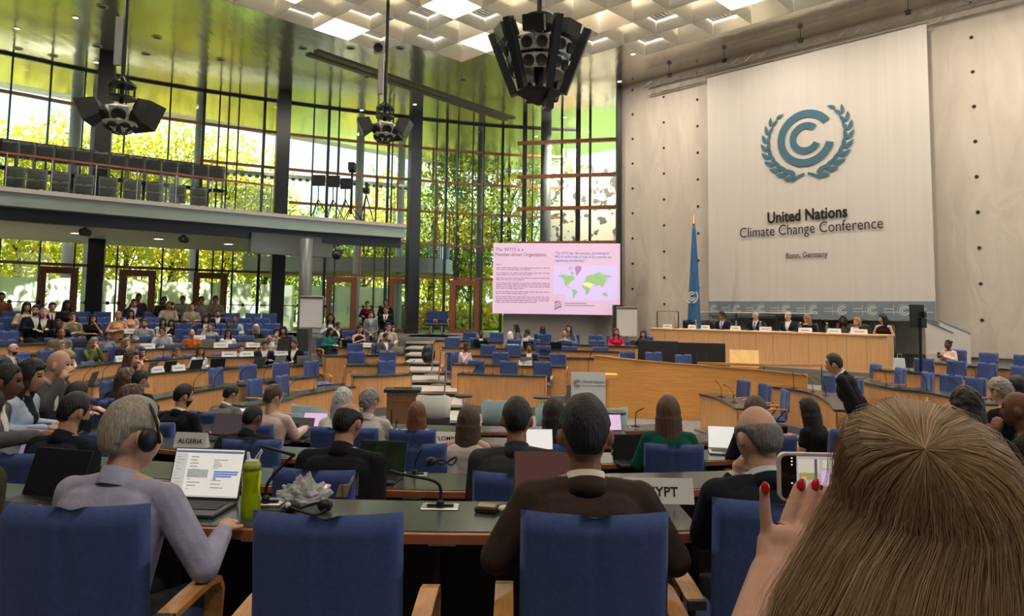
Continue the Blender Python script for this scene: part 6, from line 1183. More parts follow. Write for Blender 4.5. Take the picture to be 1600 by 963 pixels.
q = at(548, 345, Y=25.2); t = thing('stage_light_stand', 'tripod stand with a lamp on the gallery tip', 'lamp', (q[0], q[1], GZ+.02)); zl = at(548, 262, Y=25.2)[2]-GZ; mb = MB(); mb.cap((0, 0, .3), (0, 0, zl-.15), .05, .04, 8); part('mast', mb, BLACK, t); mb = MB(); [mb.cap((0, 0, .55), (.45*math.cos(a), .45*math.sin(a), .02), .02, .02, 6) for a in (.4, 2.5, 4.6)]; part('leg', mb, BLACK, t); mb = MB(); mb.box((0, -.05, zl), (.22, .34, .28)); mb.lathe((0, 0, zl-.2), [(.12, 0), (.14, .04), (.04, .06)], 10); part('lamp_head', mb, BLACK, t)
for i, (u0, u1, v0, v1) in enumerate(((488, 508, 277, 289), (511, 531, 278, 291), (532, 548, 282, 294))):
    a, b2 = at(u0, v1, Y=24.9), at(u1, v0, Y=24.9); t = thing('panel_light', f'{ORD[i]} flat black panel light from the left on the gallery tip', 'lamp', ((a[0]+b2[0])/2, 24.9, GZ+.02)); mb = MB(); mb.box((0, 0, (a[2]+b2[2])/2-GZ), (b2[0]-a[0], .1, b2[2]-a[2]+.1)); part('lamp_head', mb, BLACK, t); mb = MB(); mb.cap((0, 0, .5), (0, 0, a[2]-GZ), .02, .02, 6); part('mast', mb, BLACK, t); mb = MB(); [mb.cap((0, 0, .75), (.42*math.cos(a_), .42*math.sin(a_), .02), .018, .018, 6) for a_ in (.4, 2.5, 4.6)]; part('leg', mb, BLACK, t)
q = at(587, 350, Y=26.2); t = thing('camera_tripod', 'black camera on a tripod at the gallery tip', 'tripod', (q[0]-.2, q[1]-.9, GZ+.02)); mb = MB(); [mb.cap((0, 0, 1.0), (.3*math.cos(a_), .3*math.sin(a_), .02), .025, .02, 6) for a_ in (.4, 2.5, 4.6)]; part('leg', mb, BLACK, t); mb = MB(); mb.box((0, 0, 1.15), (.2, .3, .2)); mb.cap((0, -.15, 1.15), (0, -.3, 1.15), .06, .06, 8); mb.cap((.0, 0, 1.25), (.0, 0, 1.42), .05, .06, 6); part('camera_body', mb, BLACK, t)
q = at(528, 397, Y=24.2); t = thing('stage_lamp', 'spotlight clamped under the gallery tip', 'lamp', (q[0], q[1], q[2])); mb = MB(); mb.cap((0, .12, .06), (0, -.18, -.06), .13, .16, 14); part('lamp_head', mb, BLACK, t); mb = MB(); mb.tube([(-.18, 0, 0), (-.18, 0, .28), (.18, 0, .28), (.18, 0, 0)], .018, 6); mb.cap((0, 0, .28), (0, 0, .42), .03, .03, 6); part('yoke', mb, DARK, t)
# recessed lamps: ceiling and gallery soffit
LAMPG = mat('lamp_glow', (1, .80, .58), .5, emit=14); LAMPR = mat('lamp_ring', (.55, .54, .5), .35, .6)
def downlight(x, y, z, r, lb, grp, on=True):
    t = thing('downlight', lb, 'ceiling light', (x, y, z), 0, grp); mb = MB(); mb.lathe((0, 0, -.02), [(r*.72, .02), (r*.72, 0), (r, 0), (r, .02)], 18); part('trim_ring', mb, LAMPR, t); mb = MB(); mb.lathe((0, 0, -.004), [(.001, 0), (r*.7, 0), (r*.7, .004), (.001, .004)], 16); part('lens', mb, LAMPG if on else BLACK, t)
CL = [(160, 10, 0), (118, 27, 1), (27, 44, 1), (150, 97, 1), (152, 72, 0), (245, 58, 0), (28, 76, 0), (345, 93, 0), (228, 84, 0), (83, 87, 0), (473, 75, 0), (548, 75, 0), (625, 75, 0), (572, 120, 0), (440, 149, 1), (648, 163, 1), (650, 205, 1), (565, 172, 1), (918, 206, 1), (882, 183, 1), (838, 213, 1), (723, 124, 0), (968, 127, 1), (989, 84, 1), (1081, 54, 0), (1130, 42, 0)]
for i, (u, v, on) in enumerate(sorted(CL)): q = at(u, v, z=ZC); downlight(q[0], q[1], ZC-.002, .16 if not on else .10, f'round recessed lamp in the metal ceiling, number {i+1} counted from left', 'recessed lamps in the metal ceiling', on)
for i, (u, v, on) in enumerate(((119, 364, 1), (248, 373, 1), (357, 381, 1))): q = at(u, v, z=GZ-.86); downlight(q[0], q[1], GZ-.862, .2, f'{ORD[i]} glowing round lamp from the left under the gallery', 'lamps under the gallery', True)
for i, (u, v) in enumerate(((133, 362), (287, 373), (419, 382))): q = at(u, v, z=GZ-.98); t = thing('soffit_spotlight', f'{ORD[i]} black box spotlight from the left under the gallery', 'ceiling light', (q[0], q[1], GZ-.86), 0, 'box spotlights under the gallery'); mb = MB(); mb.cap((0, -.13, -.15), (0, .13, -.15), .11, .11, 10); part('lamp_head', mb, mat('spot_brown', (.03, .022, .02), .5), t); mb = MB(); mb.box((0, 0, -.03), (.06, .12, .06)); part('bracket', mb, DARK, t)
# ================================================================== things close to the camera
def Dz(k): return DR[k][1]+.75
q = dpt(1, 540); chair(at(540, 800, Y=2.46)[0], 2.46, 0, 0, 'empty blue chair at the nearest desk, between the lilac shirt and brown suit')
# big laptop with a mail window
def ui(rects):
    def f(M_, w, hh, lid):
        for nm, m_, L_ in rects:
            mb = MB(); [mb.box((w*((a+b)/2-.5), -.0022, hh*(1-(c+d)/2)), (w*(b-a), .001, hh*(d-c))) for a, b, c, d in L_]; mb.xf(M_); part(nm, mb, m_, lid)
    return f
uiB, uiG, uiT, uiW = mat('ui_bar', (.10, .16, .27), .4, emit=.4), mat('ui_grey', (.55, .55, .53), .4, emit=.4), mat('ui_text', (.22, .22, .22), .4, emit=.2), mat('ui_blue', (.13, .19, .45), .4, emit=.5)
rg = random.Random(11); tx = []
for k in range(11): y = .17+k*.062; tx.append((.05, .05+.10*rg.random()+.02, y, y+.014)); tx.append((.25, .27+.16*rg.random(), y, y+.014)); 
for k in range(5): y = .22+k*.04; tx.append((.58, .64+.25*rg.random(), y, y+.012))
for k in range(3): y = .62+k*.07; tx.append((.58, .66+.12*rg.random(), y, y+.012))
MAIL = ui([('top_bar', uiB, [(.03, .97, .05, .095)]), ('side_pane', uiG, [(.03, .20, .11, .90)]), ('pane_divider', uiG, [(.53, .535, .12, .90)]), ('selected_mail', mat('ui_sel', (.40, .44, .45), .4, emit=.35), [(.23, .52, .42, .58)]), ('highlighted_text', uiW, [(.60, .94, .44, .475), (.60, .93, .485, .52), (.60, .85, .53, .565), (.60, .64, .575, .61)]), ('body_text', uiT, tx), ('task_bar', uiG, [(.03, .97, .915, .95)])])
p = at(313, 786, z=.75); laptop(p[0]+.0, p[1]-.12, .75, 5, 'open grey laptop showing a mail window beside the green bottle', mat('laptop_dark', (.06, .06, .062), .4, .4), mat('screen_mail', (.78, .77, .72), .35, emit=.38), ang=106, w=.345, content=MAIL)
# green sports bottle
p = at(391, 808, z=.75); t = thing('water_bottle', 'translucent green sports bottle with white spout on the nearest desk', 'bottle', (p[0], p[1], .75)); GB = mat('bottle_green', (.66, .80, .02), .10, trans=.7, ior=1.2); GL = mat('bottle_lime', (.36, .44, .06), .4)
mb = MB(); mb.lathe((0, 0, 0), [(.001, 0), (.038, 0), (.041, .006), (.041, .085), (.036, .12), (.038, .15), (.041, .17), (.041, .19), (.034, .20), (.001, .20)], 28); part('bottle_body', mb, GB, t, True); mb = MB(); mb.lathe((0, 0, .004), [(.001, 0), (.036, 0), (.038, .004), (.038, .075), (.001, .075)], 24); part('liquid', mb, mat('lime_water', (.60, .74, .01), .1, trans=.5, ior=1.33), t, True)
mb = MB(); mb.lathe((0, 0, .198), [(.037, 0), (.037, .022), (.030, .034), (.001, .034)], 24); part('lid', mb, GL, t, True); mb = MB(); mb.cap((-.012, 0, .225), (-.020, 0, .268), .010, .007, 8); mb.box((0, 0, .236), (.055, .03, .012), 0, .004); part('spout', mb, WHITE, t); mb = MB(); mb.tube([(.005, 0, .235), (.030, .0, .275), (.036, 0, .285), (.040, 0, .278), (.022, 0, .236)], .0035, 6); part('carry_loop', mb, WHITE, t); mb = MB(); mb.cap((-.004, 0, .01), (-.004, 0, .20), .005, .005, 8); part('straw', mb, mat('straw', (.55, .60, .10), .4), t)
# microphones on the near desks, bent as in the photo
def bigmic(lb, pts, Y, z, plate_=True):
    P = [at(u, v, Y=Y+k*.004) for k, (u, v) in enumerate(pts)]; b = np.array([P[0][0], P[0][1], z]); t = thing('gooseneck_microphone', lb, 'microphone', tuple(b)); L_ = [p-b for p in P]; mb = MB(); mb.tube([(0, 0, .004)]+spline(L_[:-1], 6), .0075, 8); part('gooseneck', mb, BLACK, t, True); mb = MB(); mb.cap(L_[-2], L_[-1], .009, .0055, 8); part('mic_head', mb, BLACK, t, True)
    mb = MB(); mb.box((0, 0, .003), (.17, .10, .006), 0, .002); part('base_plate', mb, STEEL, t); mb = MB(); mb.box((0, 0, .009), (.12, .018, .012)); mb.lathe((0, 0, .006), [(.018, 0), (.018, .02), (.010, .03)], 12); part('socket', mb, BLACK, t)
yy = at(688, 793, z=.75)[1]; bigmic('microphone bent to the left, next to the wallet on the nearest desk', [(688, 790), (688, 762), (676, 751), (648, 745), (622, 740), (611, 736)], yy, .75)
yy = at(415, 786, z=.75)[1]; bigmic('tall bent microphone right behind the green bottle', [(415, 785), (416, 762), (428, 742), (446, 724), (459, 711), (408, 697)], yy, .75)
yy = at(648, 742, z=Dz(2))[1]; bigmic('small upright microphone on the second desk beside dark cables', [(648, 740), (649, 724), (654, 710), (659, 702)], yy, Dz(2))
yy = at(604, 690, z=Dz(4))[1]; bigmic('two-part upright microphone before the red-haired woman, left one', [(612, 688), (612, 660), (612, 644), (612, 640)], yy+.1, Dz(4)); bigmic('thin upright microphone just right of another, before the red-haired woman', [(617, 690), (618, 672), (620, 660), (620, 656)], yy+.1, Dz(4))
yy = dpt(5, 993, .25)[1]; bigmic('microphone bent to the right in front of the orange dais wall', [(993, 652), (994, 645), (1000, 641), (1006, 638)], yy, Dz(5))
# name signs of the near rows
p = at(1030, 787, z=.75); plate(p[0], p[1]+.03, .75, -.03, .33, .112, 'white folded EGYPT name sign beside the brown suit', 'EGYPT')
p = at(297, 700, z=Dz(3)); plate(p[0], p[1]+.03, Dz(3), -.12, .31, .135, 'white folded ALGERIA name sign behind the open mail laptop', 'ALGERIA')
p = at(694, 694, z=Dz(4)); plate(p[0], p[1]+.03, Dz(4), -.02, .38, .125, 'white folded COLOMBIA name sign half hidden by the brown-haired woman', 'COLOMBIA')
# wallet, earbud case
p = at(761, 800, z=.75); t = thing('wallet', 'flat brown leather wallet box lying on the nearest desk', 'wallet', (p[0], p[1], .75), -.25); mb = MB(); mb.box((0, 0, .014), (.10, .075, .026), 0, .005); part('case', mb, mat('wallet_dark', (.03, .022, .018), .5), t); mb = MB(); mb.box((0, 0, .0285), (.082, .058, .003), 0, .001); part('cover_panel', mb, mat('wallet_tan', (.30, .20, .12), .4, noise=.2, nscale=30), t)
p = at(788, 801, z=.75); t = thing('earbud_case', 'small white rounded earbud case beside the brown wallet', 'case', (p[0], p[1], .75)); mb = MB(); mb.ell((0, 0, .016), (.030, .022, .016), 18, 11); part('shell', mb, mat('gloss_white', (.75, .72, .70), .2), t, True); mb = MB(); mb.lathe((0, 0, .0185), [(.0285, 0), (.0290, .0006), (.0285, .0012)], 20); mb.xf(Matrix.Diagonal((1.02, .75, 1, 1))); part('lid_seam', mb, GREYM, t)
# crumpled plastic bag and headset with coiled cable
p = at(470, 792, z=.75); r = np.random.default_rng(4); t = thing('plastic_bag', 'crumpled clear plastic bag behind the empty chair on the nearest desk', 'bag', (p[0], p[1]+.05, .75)); mb = MB(); mb.ell((0, 0, .05), (.11, .075, .06), 30, 18); V = []
for v in mb.v: v = np.array(v); k = 1+.22*math.sin(v[0]*70+v[2]*60)*math.sin(v[1]*80+v[0]*40)+.05*r.normal(); z = v[2]*k*(.8+.3*math.exp(-((v[0]-.0)/.04)**2)); V.append((v[0]*k, v[1]*k, max(.002, z)))
mb.v = V; part('crumpled_film', mb, mat('film', (.62, .63, .64), .15, alpha=.55, spec=1.), t)
t = thing('headset', 'black headset with coiled cable lying in front of the plastic bag', 'headset', (p[0]+.05, p[1]-.10, .75)); mb = MB(); mb.tube([(.09*math.cos(a)*(1+.12*math.sin(3*a)), .05*math.sin(a), .02+.015*math.sin(2*a)) for a in np.linspace(0, 9, 50)], .006, 6); part('cable', mb, BLACK, t, True); mb = MB(); mb.ell((-.06, 0, .03), (.035, .03, .03)); mb.ell((.08, .02, .03), (.035, .03, .03)); part('ear_cup', remesh(mb, .006, 2), BLACK, t); mb = MB(); mb.ell((-.07, -.025, .04), (.014, .012, .014), 10, 7); part('foam_tip', mb, WHITE, t)
p = at(404, 800, z=.75); t = thing('earphone_cable', 'thin black cable loop curled on the desk right of the green bottle', 'cable', (p[0]+.05, p[1]+.02, .75)); mb = MB(); mb.tube([(.05*math.cos(a)*(1+a*.03), .03*math.sin(a), .006+.002*math.sin(a*3)) for a in np.linspace(0, 11, 60)], .003, 6); part('cable', mb, BLACK, t, True); mb = MB(); mb.cap((.05, .0, .008), (.09, .03, .008), .006, .004, 6); part('plug', mb, DARK, t)
p = at(690, 728, z=Dz(2)); t = thing('headset', 'black headset with cables heaped on the second desk', 'headset', (p[0], p[1], Dz(2))); mb = MB(); mb.tube([(.10*math.cos(a)*(1+.2*math.sin(2*a)), .06*math.sin(a*1.1), .03+.025*math.sin(3*a)) for a in np.linspace(0, 11, 60)], .007, 6); part('cable', mb, BLACK, t, True); mb = MB(); mb.ell((-.08, 0, .03), (.04, .035, .03)); part('ear_cup', mb, BLACK, t)
# laptops of the near rows
def lap(u, v, k, h, lb, col, scr, w=.33, ang=108, dy=-.1): p = at(u, v, z=Dz(k)); return laptop(p[0], p[1]+dy, Dz(k), h, lb, col, scr, ang, w)
lap(857, 787, 1, 0, 'laptop with dark reddish screen in front of the brown-suited man', GREYL, mat('screen_red', (.10, .045, .04), .25, emit=.25)); lap(66, 783, 1, 15, 'black laptop half hidden left of the lilac shirt man', BLKL, mat('screen_off', (.02, .02, .025), .2))
lap(590, 745, 2, 8, 'dark laptop with a deep green wallpaper beside the black suit', BLKL, mat('screen_forest', (.03, .06, .03), .3, col2=(.012, .02, .015), emit=.0, nscale=14)); lap(42, 722, 2, 20, 'laptop with lilac-grey screen before the navy jacket man', BLKL, LILAC)
lap(836, 715, 2, -4, 'laptop with a white document at the charcoal-suited man', GREYL, WSCR, .30); lap(992, 724, 3, -12, 'black open laptop left of the woman in emerald green', BLKL, mat('screen_off', (.02, .02, .025), .2), dy=-.05); lap(1130, 705, 3, 12, 'laptop with white document and silver rim right of emerald jacket', SILV, WSCR, .32)
lap(348, 684, 3, 12, 'laptop with dull mauve screen before the bearded man', BLKL, mat('screen_mauve', (.10, .075, .09), .3, emit=.2)); lap(488, 674, 5, 8, 'laptop with bright lilac screen beside the teal armchair', BLKL, PINK, .33); lap(462, 686, 4, 10, 'grey laptop with dark screen before the pink sweater', GREYL, mat('screen_slate', (.09, .095, .10), .3, emit=.15)); lap(442, 690, 4, 10, 'low black laptop at the arm of the pink sweater', BLKL, mat('screen_off', (.02, .02, .025), .2), .28); lap(955, 676, 4, -8, 'laptop with pinkish screen just right of the brown-suited man', BLKL, PINK, .30)
lap(505, 690, 4, 20, 'small dark tablet-like laptop beside the white-haired woman', BLKL, LILAC, .26); lap(30, 640, 3, 60, 'silver laptop on the far-left near desk before the pale blue blazer', SILV, mat('screen_off', (.02, .02, .025), .2), .33)
p = at(415, 640, z=ROWS['C']['z']); t = thing('open_magazine', 'open magazine lying on the innermost left desk', 'magazine', (p[0]-.3, p[1]-.15, ROWS['C']['z']), .5); mb = MB(); mb.loft([[(x, y, .004+.03*math.exp(-(abs(x)/.12))*abs(math.sin(abs(x)*18))) for x in np.linspace(-.24, .24, 13)]+[(x, y, .0) for x in np.linspace(.24, -.24, 13)] for y in (-.15, .15)]); part('pages', mb, PAPER, t); mb = MB(); mb.box((.12, 0, .012), (.16, .2, .012)); part('picture', mb, mat('print_grey', (.35, .33, .3), .6), t)
# striped bag straps over a chair back in the second row
SR = mat('strap_stripe', (.34, .27, .22), .8, col2=(.16, .12, .10), nscale=40, stretch=(1, 1, .2))
c0 = at(521, 745, Y=dpt(2, 545)[1]-.42-.25)
for u, lb, sl in ((477, 'left', .01), (548, 'right', -.05)):
    p = at(u, 748, Y=c0[1]); t = thing('bag_strap', f'striped beige bag strap over the second-row chair back, {lb} of two', 'strap', (p[0], p[1], p[2])); mb = MB(); mb.loft([[(x0-.03, y, z), (x0+.03, y, z), (x0+.03, y-.006, z), (x0-.03, y-.006, z)] for x0, y, z in ((0, .05, -.10), (0, .055, -.01), (0, .03, .022), (0, -.03, .022), (sl*.3, -.058, -.02), (sl, -.062, -.15), (sl*1.3, -.064, -.30))]); part('webbing', mb, SR, t); mb = MB(); mb.box((sl*.6, -.07, -.09), (.066, .01, .02)); part('buckle', mb, DARK, t)
# what the people near us wear and hold
def onhead(g, mb): M4 = Matrix.Translation(tuple(g['base']))@Matrix([list(r) for r in g['R']]).to_4x4()@Matrix.Scale(g['sc'], 4)@Matrix.Translation(tuple(g['hpos']))@Matrix([list(r) for r in g['Hm']]).to_4x4()@Matrix.Scale(1.12, 4); return mb.xf(M4)
t = thing('headphones', 'black headphones on the grey-haired man in the lilac shirt', 'headphones', (0, 0, 0)); mb = MB(); mb.tube([(.108*math.cos(a), .045-.02*math.sin(a), -.01+.135*math.sin(a)) for a in np.linspace(-.12, math.pi+.12, 30)], .0055, 8); part('headband', onhead(GREYMAN, mb), BLACK, t, True)
for s in (-1, 1): mb = MB(); mb.ell((s*.100, .01, -.012), (.020, .034, .042), 16, 10); part('ear_cup', onhead(GREYMAN, mb), BLACK, t, True)
t = thing('earring', "small gold hoop earring on the brown-suited man's ear", 'earring', (0, 0, 0)); mb = MB(); mb.tube([(.088+.001*math.sin(a), -.008+.010*math.cos(a), -.052+.010*math.sin(a)) for a in np.linspace(0, 6.28, 20)], .0016, 6); part('hoop', onhead(BROWNMAN, mb), mat('gold', (.5, .32, .12), .25, 1.), t, True)
# ------------------------------------------------------------------ blonde woman holding up her phone
YB = .80; top_ = at(1408, 616, Y=YB); hc_ = np.array([at(1450, 700, Y=YB)[0], YB, top_[2]-.135]); SKB = skin((.58, .33, .24))
wm = thing('person', 'blonde woman photographing with her phone, right in front of the camera', 'person', (hc_[0], YB, 0))
O = np.array([hc_[0], YB, 0]); b = MB(); rings = [[hc_-O+rotx(-.12)@headp(d, 0) for d in ring] for ring in sphere_dirs(32, 24)]; b.loft(rings[::-1]); h0 = hc_-O; b.cap(h0+[0, -.01, -.07], h0+[0, -.03, -.20], .052, .056, 14)
b.ell(h0+[0, -.02, -.46], (.16, .10, .22), 18, 12); b.cap(h0+[-.15, -.03, -.27], h0+[.15, -.03, -.27], .055, .055); b.cap(h0+[0, -.02, -.6], h0+[0, 0, -.85], .13, .15, 14)
for s in (-1, 1): b.cap(h0+[s*.09, 0, -.85], h0+[s*.09, .02, -h0[2]+.5], .085, .06); b.cap(h0+[s*.09, .02, -h0[2]+.5], h0+[s*.09, 0, -h0[2]+.08], .058, .04); b.cap(h0+[s*.09, -.03, -h0[2]+.04], h0+[s*.09, .14, -h0[2]+.035], .036, .03)
W_ = at(1207, 900, Y=1.0)-O; E_ = at(1140, 1150, Y=.88)-O; S_l = h0+[-.175, -.03, -.285]; b.cap(S_l, E_, .048, .042, 12); b.cap(E_, W_, .046, .031, 14)
R_ = h0+[.17, .30, -.22]; E_r = h0+[.25, .05, -.45]; b.cap(h0+[.175, -.03, -.285], E_r, .048, .042); b.cap(E_r, R_, .042, .026)
kn = {k: at(u, v, Y=1.02)-O for k, (u, v) in dict(p=(1200, 846), r=(1222, 838), m=(1247, 834), i=(1272, 838)).items()}
for k in kn: b.cap(W_+(kn[k]-W_)*.15, kn[k], .024, .0155, 10)
b.ell(W_*.35+(kn['r']+kn['m'])*.325, (.030, .016, .034), 14, 9)
FT = dict(p=[(1200, 846), (1196, 806), (1194, 764)], r=[(1222, 838), (1235, 796), (1248, 760)], m=[(1247, 834), (1260, 796), (1271, 760)], i=[(1272, 838), (1284, 800), (1292, 768)]); tips = {}
for k, P_ in FT.items():
    Q = [at(u, v, Y=1.02+(.008*j if k != 'p' else 0))-O for j, (u, v) in enumerate(P_)]; rr = dict(p=.0088, r=.0092, m=.0092, i=.009)[k]; b.cap(Q[0], Q[1], rr*1.08, rr, 10); b.cap(Q[1], Q[2], rr, rr*.86, 10); tips[k] = (Q, rr)
th0 = W_+(kn['i']-W_)*.35; b.cap(th0, th0+np.array([.045, .03, .02]), .014, .012); b.cap(th0+np.array([.045, .03, .02]), at(1296, 800, Y=1.05)-O, .012, .010)
me = remesh(b, .0036, 4, .5); me.materials.append(SKB); part('body', me, None, wm)
for k in ('p', 'r', 'm'):
    Q, rr = tips[k]; d = nrm(Q[2]-Q[1]); x = nrm(np.cross(d, [0, -1, 0])); n_ = nrm(np.cross(x, d)); n_ = n_ if n_[1] < 0 else -n_; Rm = np.stack([x, d, n_], 1); mb = MB(); mb.ell(Q[2]+d*.002+n_*rr*.62, (rr*.72, .0098, .0042), 16, 10, Rm); part('nail', mb, mat('nail_red', (.55, .008, .015), .15, coat=1.), wm, True, label='red painted nail')
g = MB(); g.ell(h0+[0, -.02, -.46], (.175, .115, .23), 18, 12); g.cap(h0+[-.15, -.03, -.28], h0+[.15, -.03, -.28], .066, .066); g.cap(h0+[0, -.02, -.6], h0+[0, 0, -.88], .145, .165, 14); g.cap(S_l, S_l+(E_-S_l)*.55, .062, .056); g.cap(h0+[.175, -.03, -.285], E_r, .062, .054); part('blouse', remesh(g, .008, 6), cloth((.30, .20, .13)), wm)
g = MB(); [g.cap(h0+[s*.09, 0, -.83], h0+[s*.09, .0, -h0[2]+.1], .10, .065) for s in (-1, 1)]; part('trousers', remesh(g, .014, 3), cloth((.03, .03, .035)), wm); g = MB(); [g.cap(h0+[s*.09, -.04, -h0[2]+.045], h0+[s*.09, .16, -h0[2]+.04], .045, .036) for s in (-1, 1)]; part('shoes', g, BLACK, wm, True)
# hair: a base volume and several thousand strands flowing from the crown
BLO = mat('hair_blonde', (.30, .185, .085), .42, spec=.5); m = BLO; n = m.node_tree.nodes; l = m.node_tree.links; bs = n['Principled BSDF']
at_ = n.new('ShaderNodeAttribute'); at_.attribute_name = 'strand'; r_ = n.new('ShaderNodeValToRGB'); r_.color_ramp.elements[0].color = (.21, .125, .06, 1); r_.color_ramp.elements[1].color = (.66, .50, .31, 1); r_.color_ramp.elements.new(.5).color = (.43, .295, .165, 1); l.new(at_.outputs['Fac'], r_.inputs[0]); l.new(r_.outputs[0], bs.inputs['Base Color'])
r = np.random.default_rng(12); CR = np.array([-.030, -.055, .0])         # crown whorl offset from the top
def hpath(az, lift, n=15, wob=None, ln=.56):
    ca, sa = math.cos(az), math.sin(az); P_ = []
    for t in np.linspace(0, 1, n):
        if t < .42: th = t/.42*math.radians(92); rad, z = math.sin(th), math.cos(th); fl = 0
        else: f = (t-.42)/.58; rad = 1+1.2*(1-math.exp(-f*7))**1.3; z = -ln/.135*f; fl = f
        ax, ay = (.081+lift, .106+lift)
        p = np.array([sa*rad*ax, -ca*rad*ay*1, z*(.125+lift)+.0])
        if fl: p[1] = -ca*ay*(1+.25*fl)
        else: q_ = (1-t/.42)**.8; p = np.array(Matrix.Rotation(math.radians(-34)*q_, 3, 'Y'))@rotx(math.radians(42)*q_)@p
        if wob is not None: p += (wob[0]*math.sin(t*7+wob[2])+wob[3]*math.sin(t*19+wob[4]))*np.array([ca, sa, 0])*min(1, t*2.5)*.35+np.array([sa, -ca, 0])*wob[1]*math.sin(t*9+wob[2])*min(1, t*2)*.3
        P_.append(p)
    return P_
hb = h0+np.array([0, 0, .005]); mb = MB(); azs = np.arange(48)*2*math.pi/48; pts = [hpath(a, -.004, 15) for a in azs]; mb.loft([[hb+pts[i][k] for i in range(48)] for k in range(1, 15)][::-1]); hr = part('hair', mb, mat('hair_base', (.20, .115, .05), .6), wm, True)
NS, NP = 10000, 14; V = np.zeros((NS, NP, 3, 3)); tint = np.zeros((NS, NP, 3)); clump = r.random(90)*6.283
for k in range(NS):
    az = clump[r.integers(90)]+r.normal()*.10 if r.random() < .6 else r.random()*6.283; out = r.random() < .05
    wob = np.array([.010, .010, r.random()*6.28, .004, r.random()*6.28])*np.array([abs(r.normal()), r.normal(), 1, r.normal(), 1])*(2.6 if out else 1); wob[2] = r.random()*6.28
    P_ = np.array(hpath(az, .001+.010*r.random()+(.006 if out else 0), NP, wob, .50+.12*r.random())); w_ = (.0004+.0004*r.random())*(.5 if out else 1)
    tg = np.gradient(P_, axis=0); tg /= np.linalg.norm(tg, axis=1)[:, None]+1e-9; rd = np.stack([P_[:, 0], P_[:, 1], P_[:, 2]*.2], 1); rd /= np.linalg.norm(rd, axis=1)[:, None]+1e-9; sd_ = np.cross(tg, rd); sd_ /= np.linalg.norm(sd_, axis=1)[:, None]+1e-9
    tp = np.linspace(1, .45, NP)[:, None]
    for j, (ca, sa) in enumerate(((1, 0), (-.5, .87), (-.5, -.87))): V[k, :, j] = hb+P_+(sd_*ca+rd*sa)*w_*tp
    tint[k] = np.clip(.55+.2*r.normal(), 0, 1)
idx = np.arange(NS*NP*3).reshape(NS, NP, 3); a_ = idx[:, :-1, :]; b_ = idx[:, 1:, :]; quads = np.stack([a_, np.roll(a_, -1, 2), np.roll(b_, -1, 2), b_], -1).reshape(-1, 4)
me = bpy.data.meshes.new('hair_strands'); me.vertices.add(NS*NP*3); me.vertices.foreach_set('co', V.reshape(-1)); me.loops.add(len(quads)*4); me.polygons.add(len(quads)); me.polygons.foreach_set('loop_start', np.arange(0, len(quads)*4, 4)); me.loops.foreach_set('vertex_index', quads.reshape(-1)); me.polygons.foreach_set('use_smooth', [True]*len(quads)); me.update(calc_edges=True)
ca_ = me.attributes.new('strand', 'FLOAT', 'POINT'); ca_.data.foreach_set('value', tint.reshape(-1)); part('strands', me, BLO, hr, kind='stuff')
# ring on her ring finger, and the phone
Q, rr = tips['r']; c = Q[0]*.62+Q[1]*.38; d = nrm(Q[1]-Q[0]); x, y = frame(d); t = thing('finger_ring', "thin gold ring on the blonde woman's ring finger", 'ring', tuple(O)); mb = MB(); mb.tube([c+(rr*1.13)*(math.cos(a)*x+math.sin(a)*y) for a in np.linspace(0, 6.28, 24)], .0013, 6); part('band', mb, MT['gold'], t, True); mb = MB(); [mb.ell(c+np.array([.003*k, -rr*1.2, .0005*k]), (.0024, .0016, .0024), 8, 6) for k in (-1, 0, 1)]; part('stone', remesh(mb, .0006, 1), mat('gem', (.8, .78, .75), .1, .3), t)
a, b2 = at(1215, 707, Y=1.07), at(1215, 782, Y=1.07); hh = a[2]-b2[2]; w = .150; t = thing('smartphone', 'smartphone in a pale case held sideways by the blonde woman', 'phone', (a[0], 1.07, b2[2]), -.04); rc = .011
def rrect(w, h, r, n=6): return [(cx+r*math.cos(q), cz+r*math.sin(q)) for cx, cz, q0 in ((w-r, h-r, 0), (r, h-r, 90), (r, r, 180), (w-r, r, 270)) for q in np.radians(np.linspace(q0, q0+90, n))]
def plate_(nm, x0, z0, w, h, r, y0, y1, m, par): mb = MB(); P_ = rrect(w, h, r); mb.loft([[(x0+x, y1, z0+z) for x, z in P_], [(x0+x, y0, z0+z) for x, z in P_]]); return part(nm, mb, m, par)
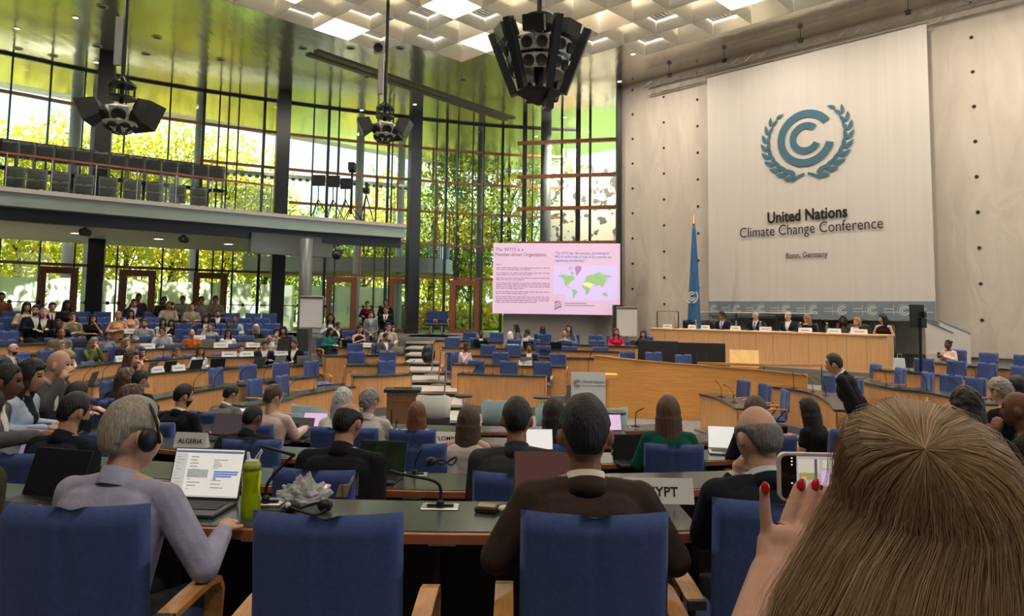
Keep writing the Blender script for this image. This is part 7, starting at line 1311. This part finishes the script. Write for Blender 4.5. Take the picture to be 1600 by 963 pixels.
plate_('case', 0, 0, w, hh, rc, -.004, .006, mat('phone_case', (.62, .58, .50), .4), t); sc2 = plate_('screen', .0035, .0035, w-.007, hh-.007, rc*.8, -.0048, -.0035, mat('phone_black', (.006, .006, .007), .15), t)
PV = [((.026, .100, .004, hh-.004), (.40, .37, .40)), ((.028, .060, hh*.60, hh-.008), (.58, .52, .44)), ((.030, .056, hh*.46, hh*.60), (.30, .28, .10)), ((.062, .098, hh*.36, hh*.66), (.66, .45, .64)), ((.052, .056, hh*.36, hh-.008), (.10, .09, .09)), ((.028, .098, .006, hh*.34), (.46, .33, .44)), ((.032, .040, hh*.40, hh*.52), (.55, .42, .16)), ((.064, .096, hh*.70, hh-.01), (.62, .56, .50))]
for i, ((x0, x1, z0, z1), c) in enumerate(PV): mb = MB(); mb.box(((x0+x1)/2, -.0050-.0002*i, (z0+z1)/2), (x1-x0, .0003, z1-z0)); part('preview_patch', mb, mat(f'preview_{i}', c, .4, emit=.45), sc2)
mb = MB(); [mb.box((.019, -.0051, hh*f), (.0022, .0004, .0022)) for f in (.90, .83, .76, .38)]; part('control_icon', mb, mat('icon', (.7, .7, .7), .4, emit=.5), sc2); mb = MB(); mb.lathe((0, 0, 0), [(.0055, 0), (.0055, .0015), (.001, .002)], 16); mb.xf(Matrix.Translation((.058, -.0075, hh*.30))@Matrix.Rotation(math.pi/2, 4, 'X')); part('lens_reflection', mb, MT['phone_black'], sc2)
# phones held by others
for g_p, u, lb in ((CHARM, 781, 'phone with pink picture held by the charcoal-suited man'), (TEEW, 1235, 'phone held low by the woman in black tee shirt'), (CARDW, 1461, 'phone read by the woman in pale pink cardigan')):
    g_ = g_p; lo = (np.array(g_['W'][0])+np.array(g_['W'][1]))/2+np.array([0, .10, .035]); p = g_['base']+g_['R']@lo*g_['sc']; t = thing('smartphone', lb, 'phone', tuple(p)); mb = MB(); mb.box((0, 0, 0), (.075, .009, .15), 0, .003); part('case', mb, BLACK, t); mb = MB(); mb.box((0, -.005, 0), (.068, .002, .138)); part('screen', mb, PINK if u < 800 else MT['screen_off'], t)
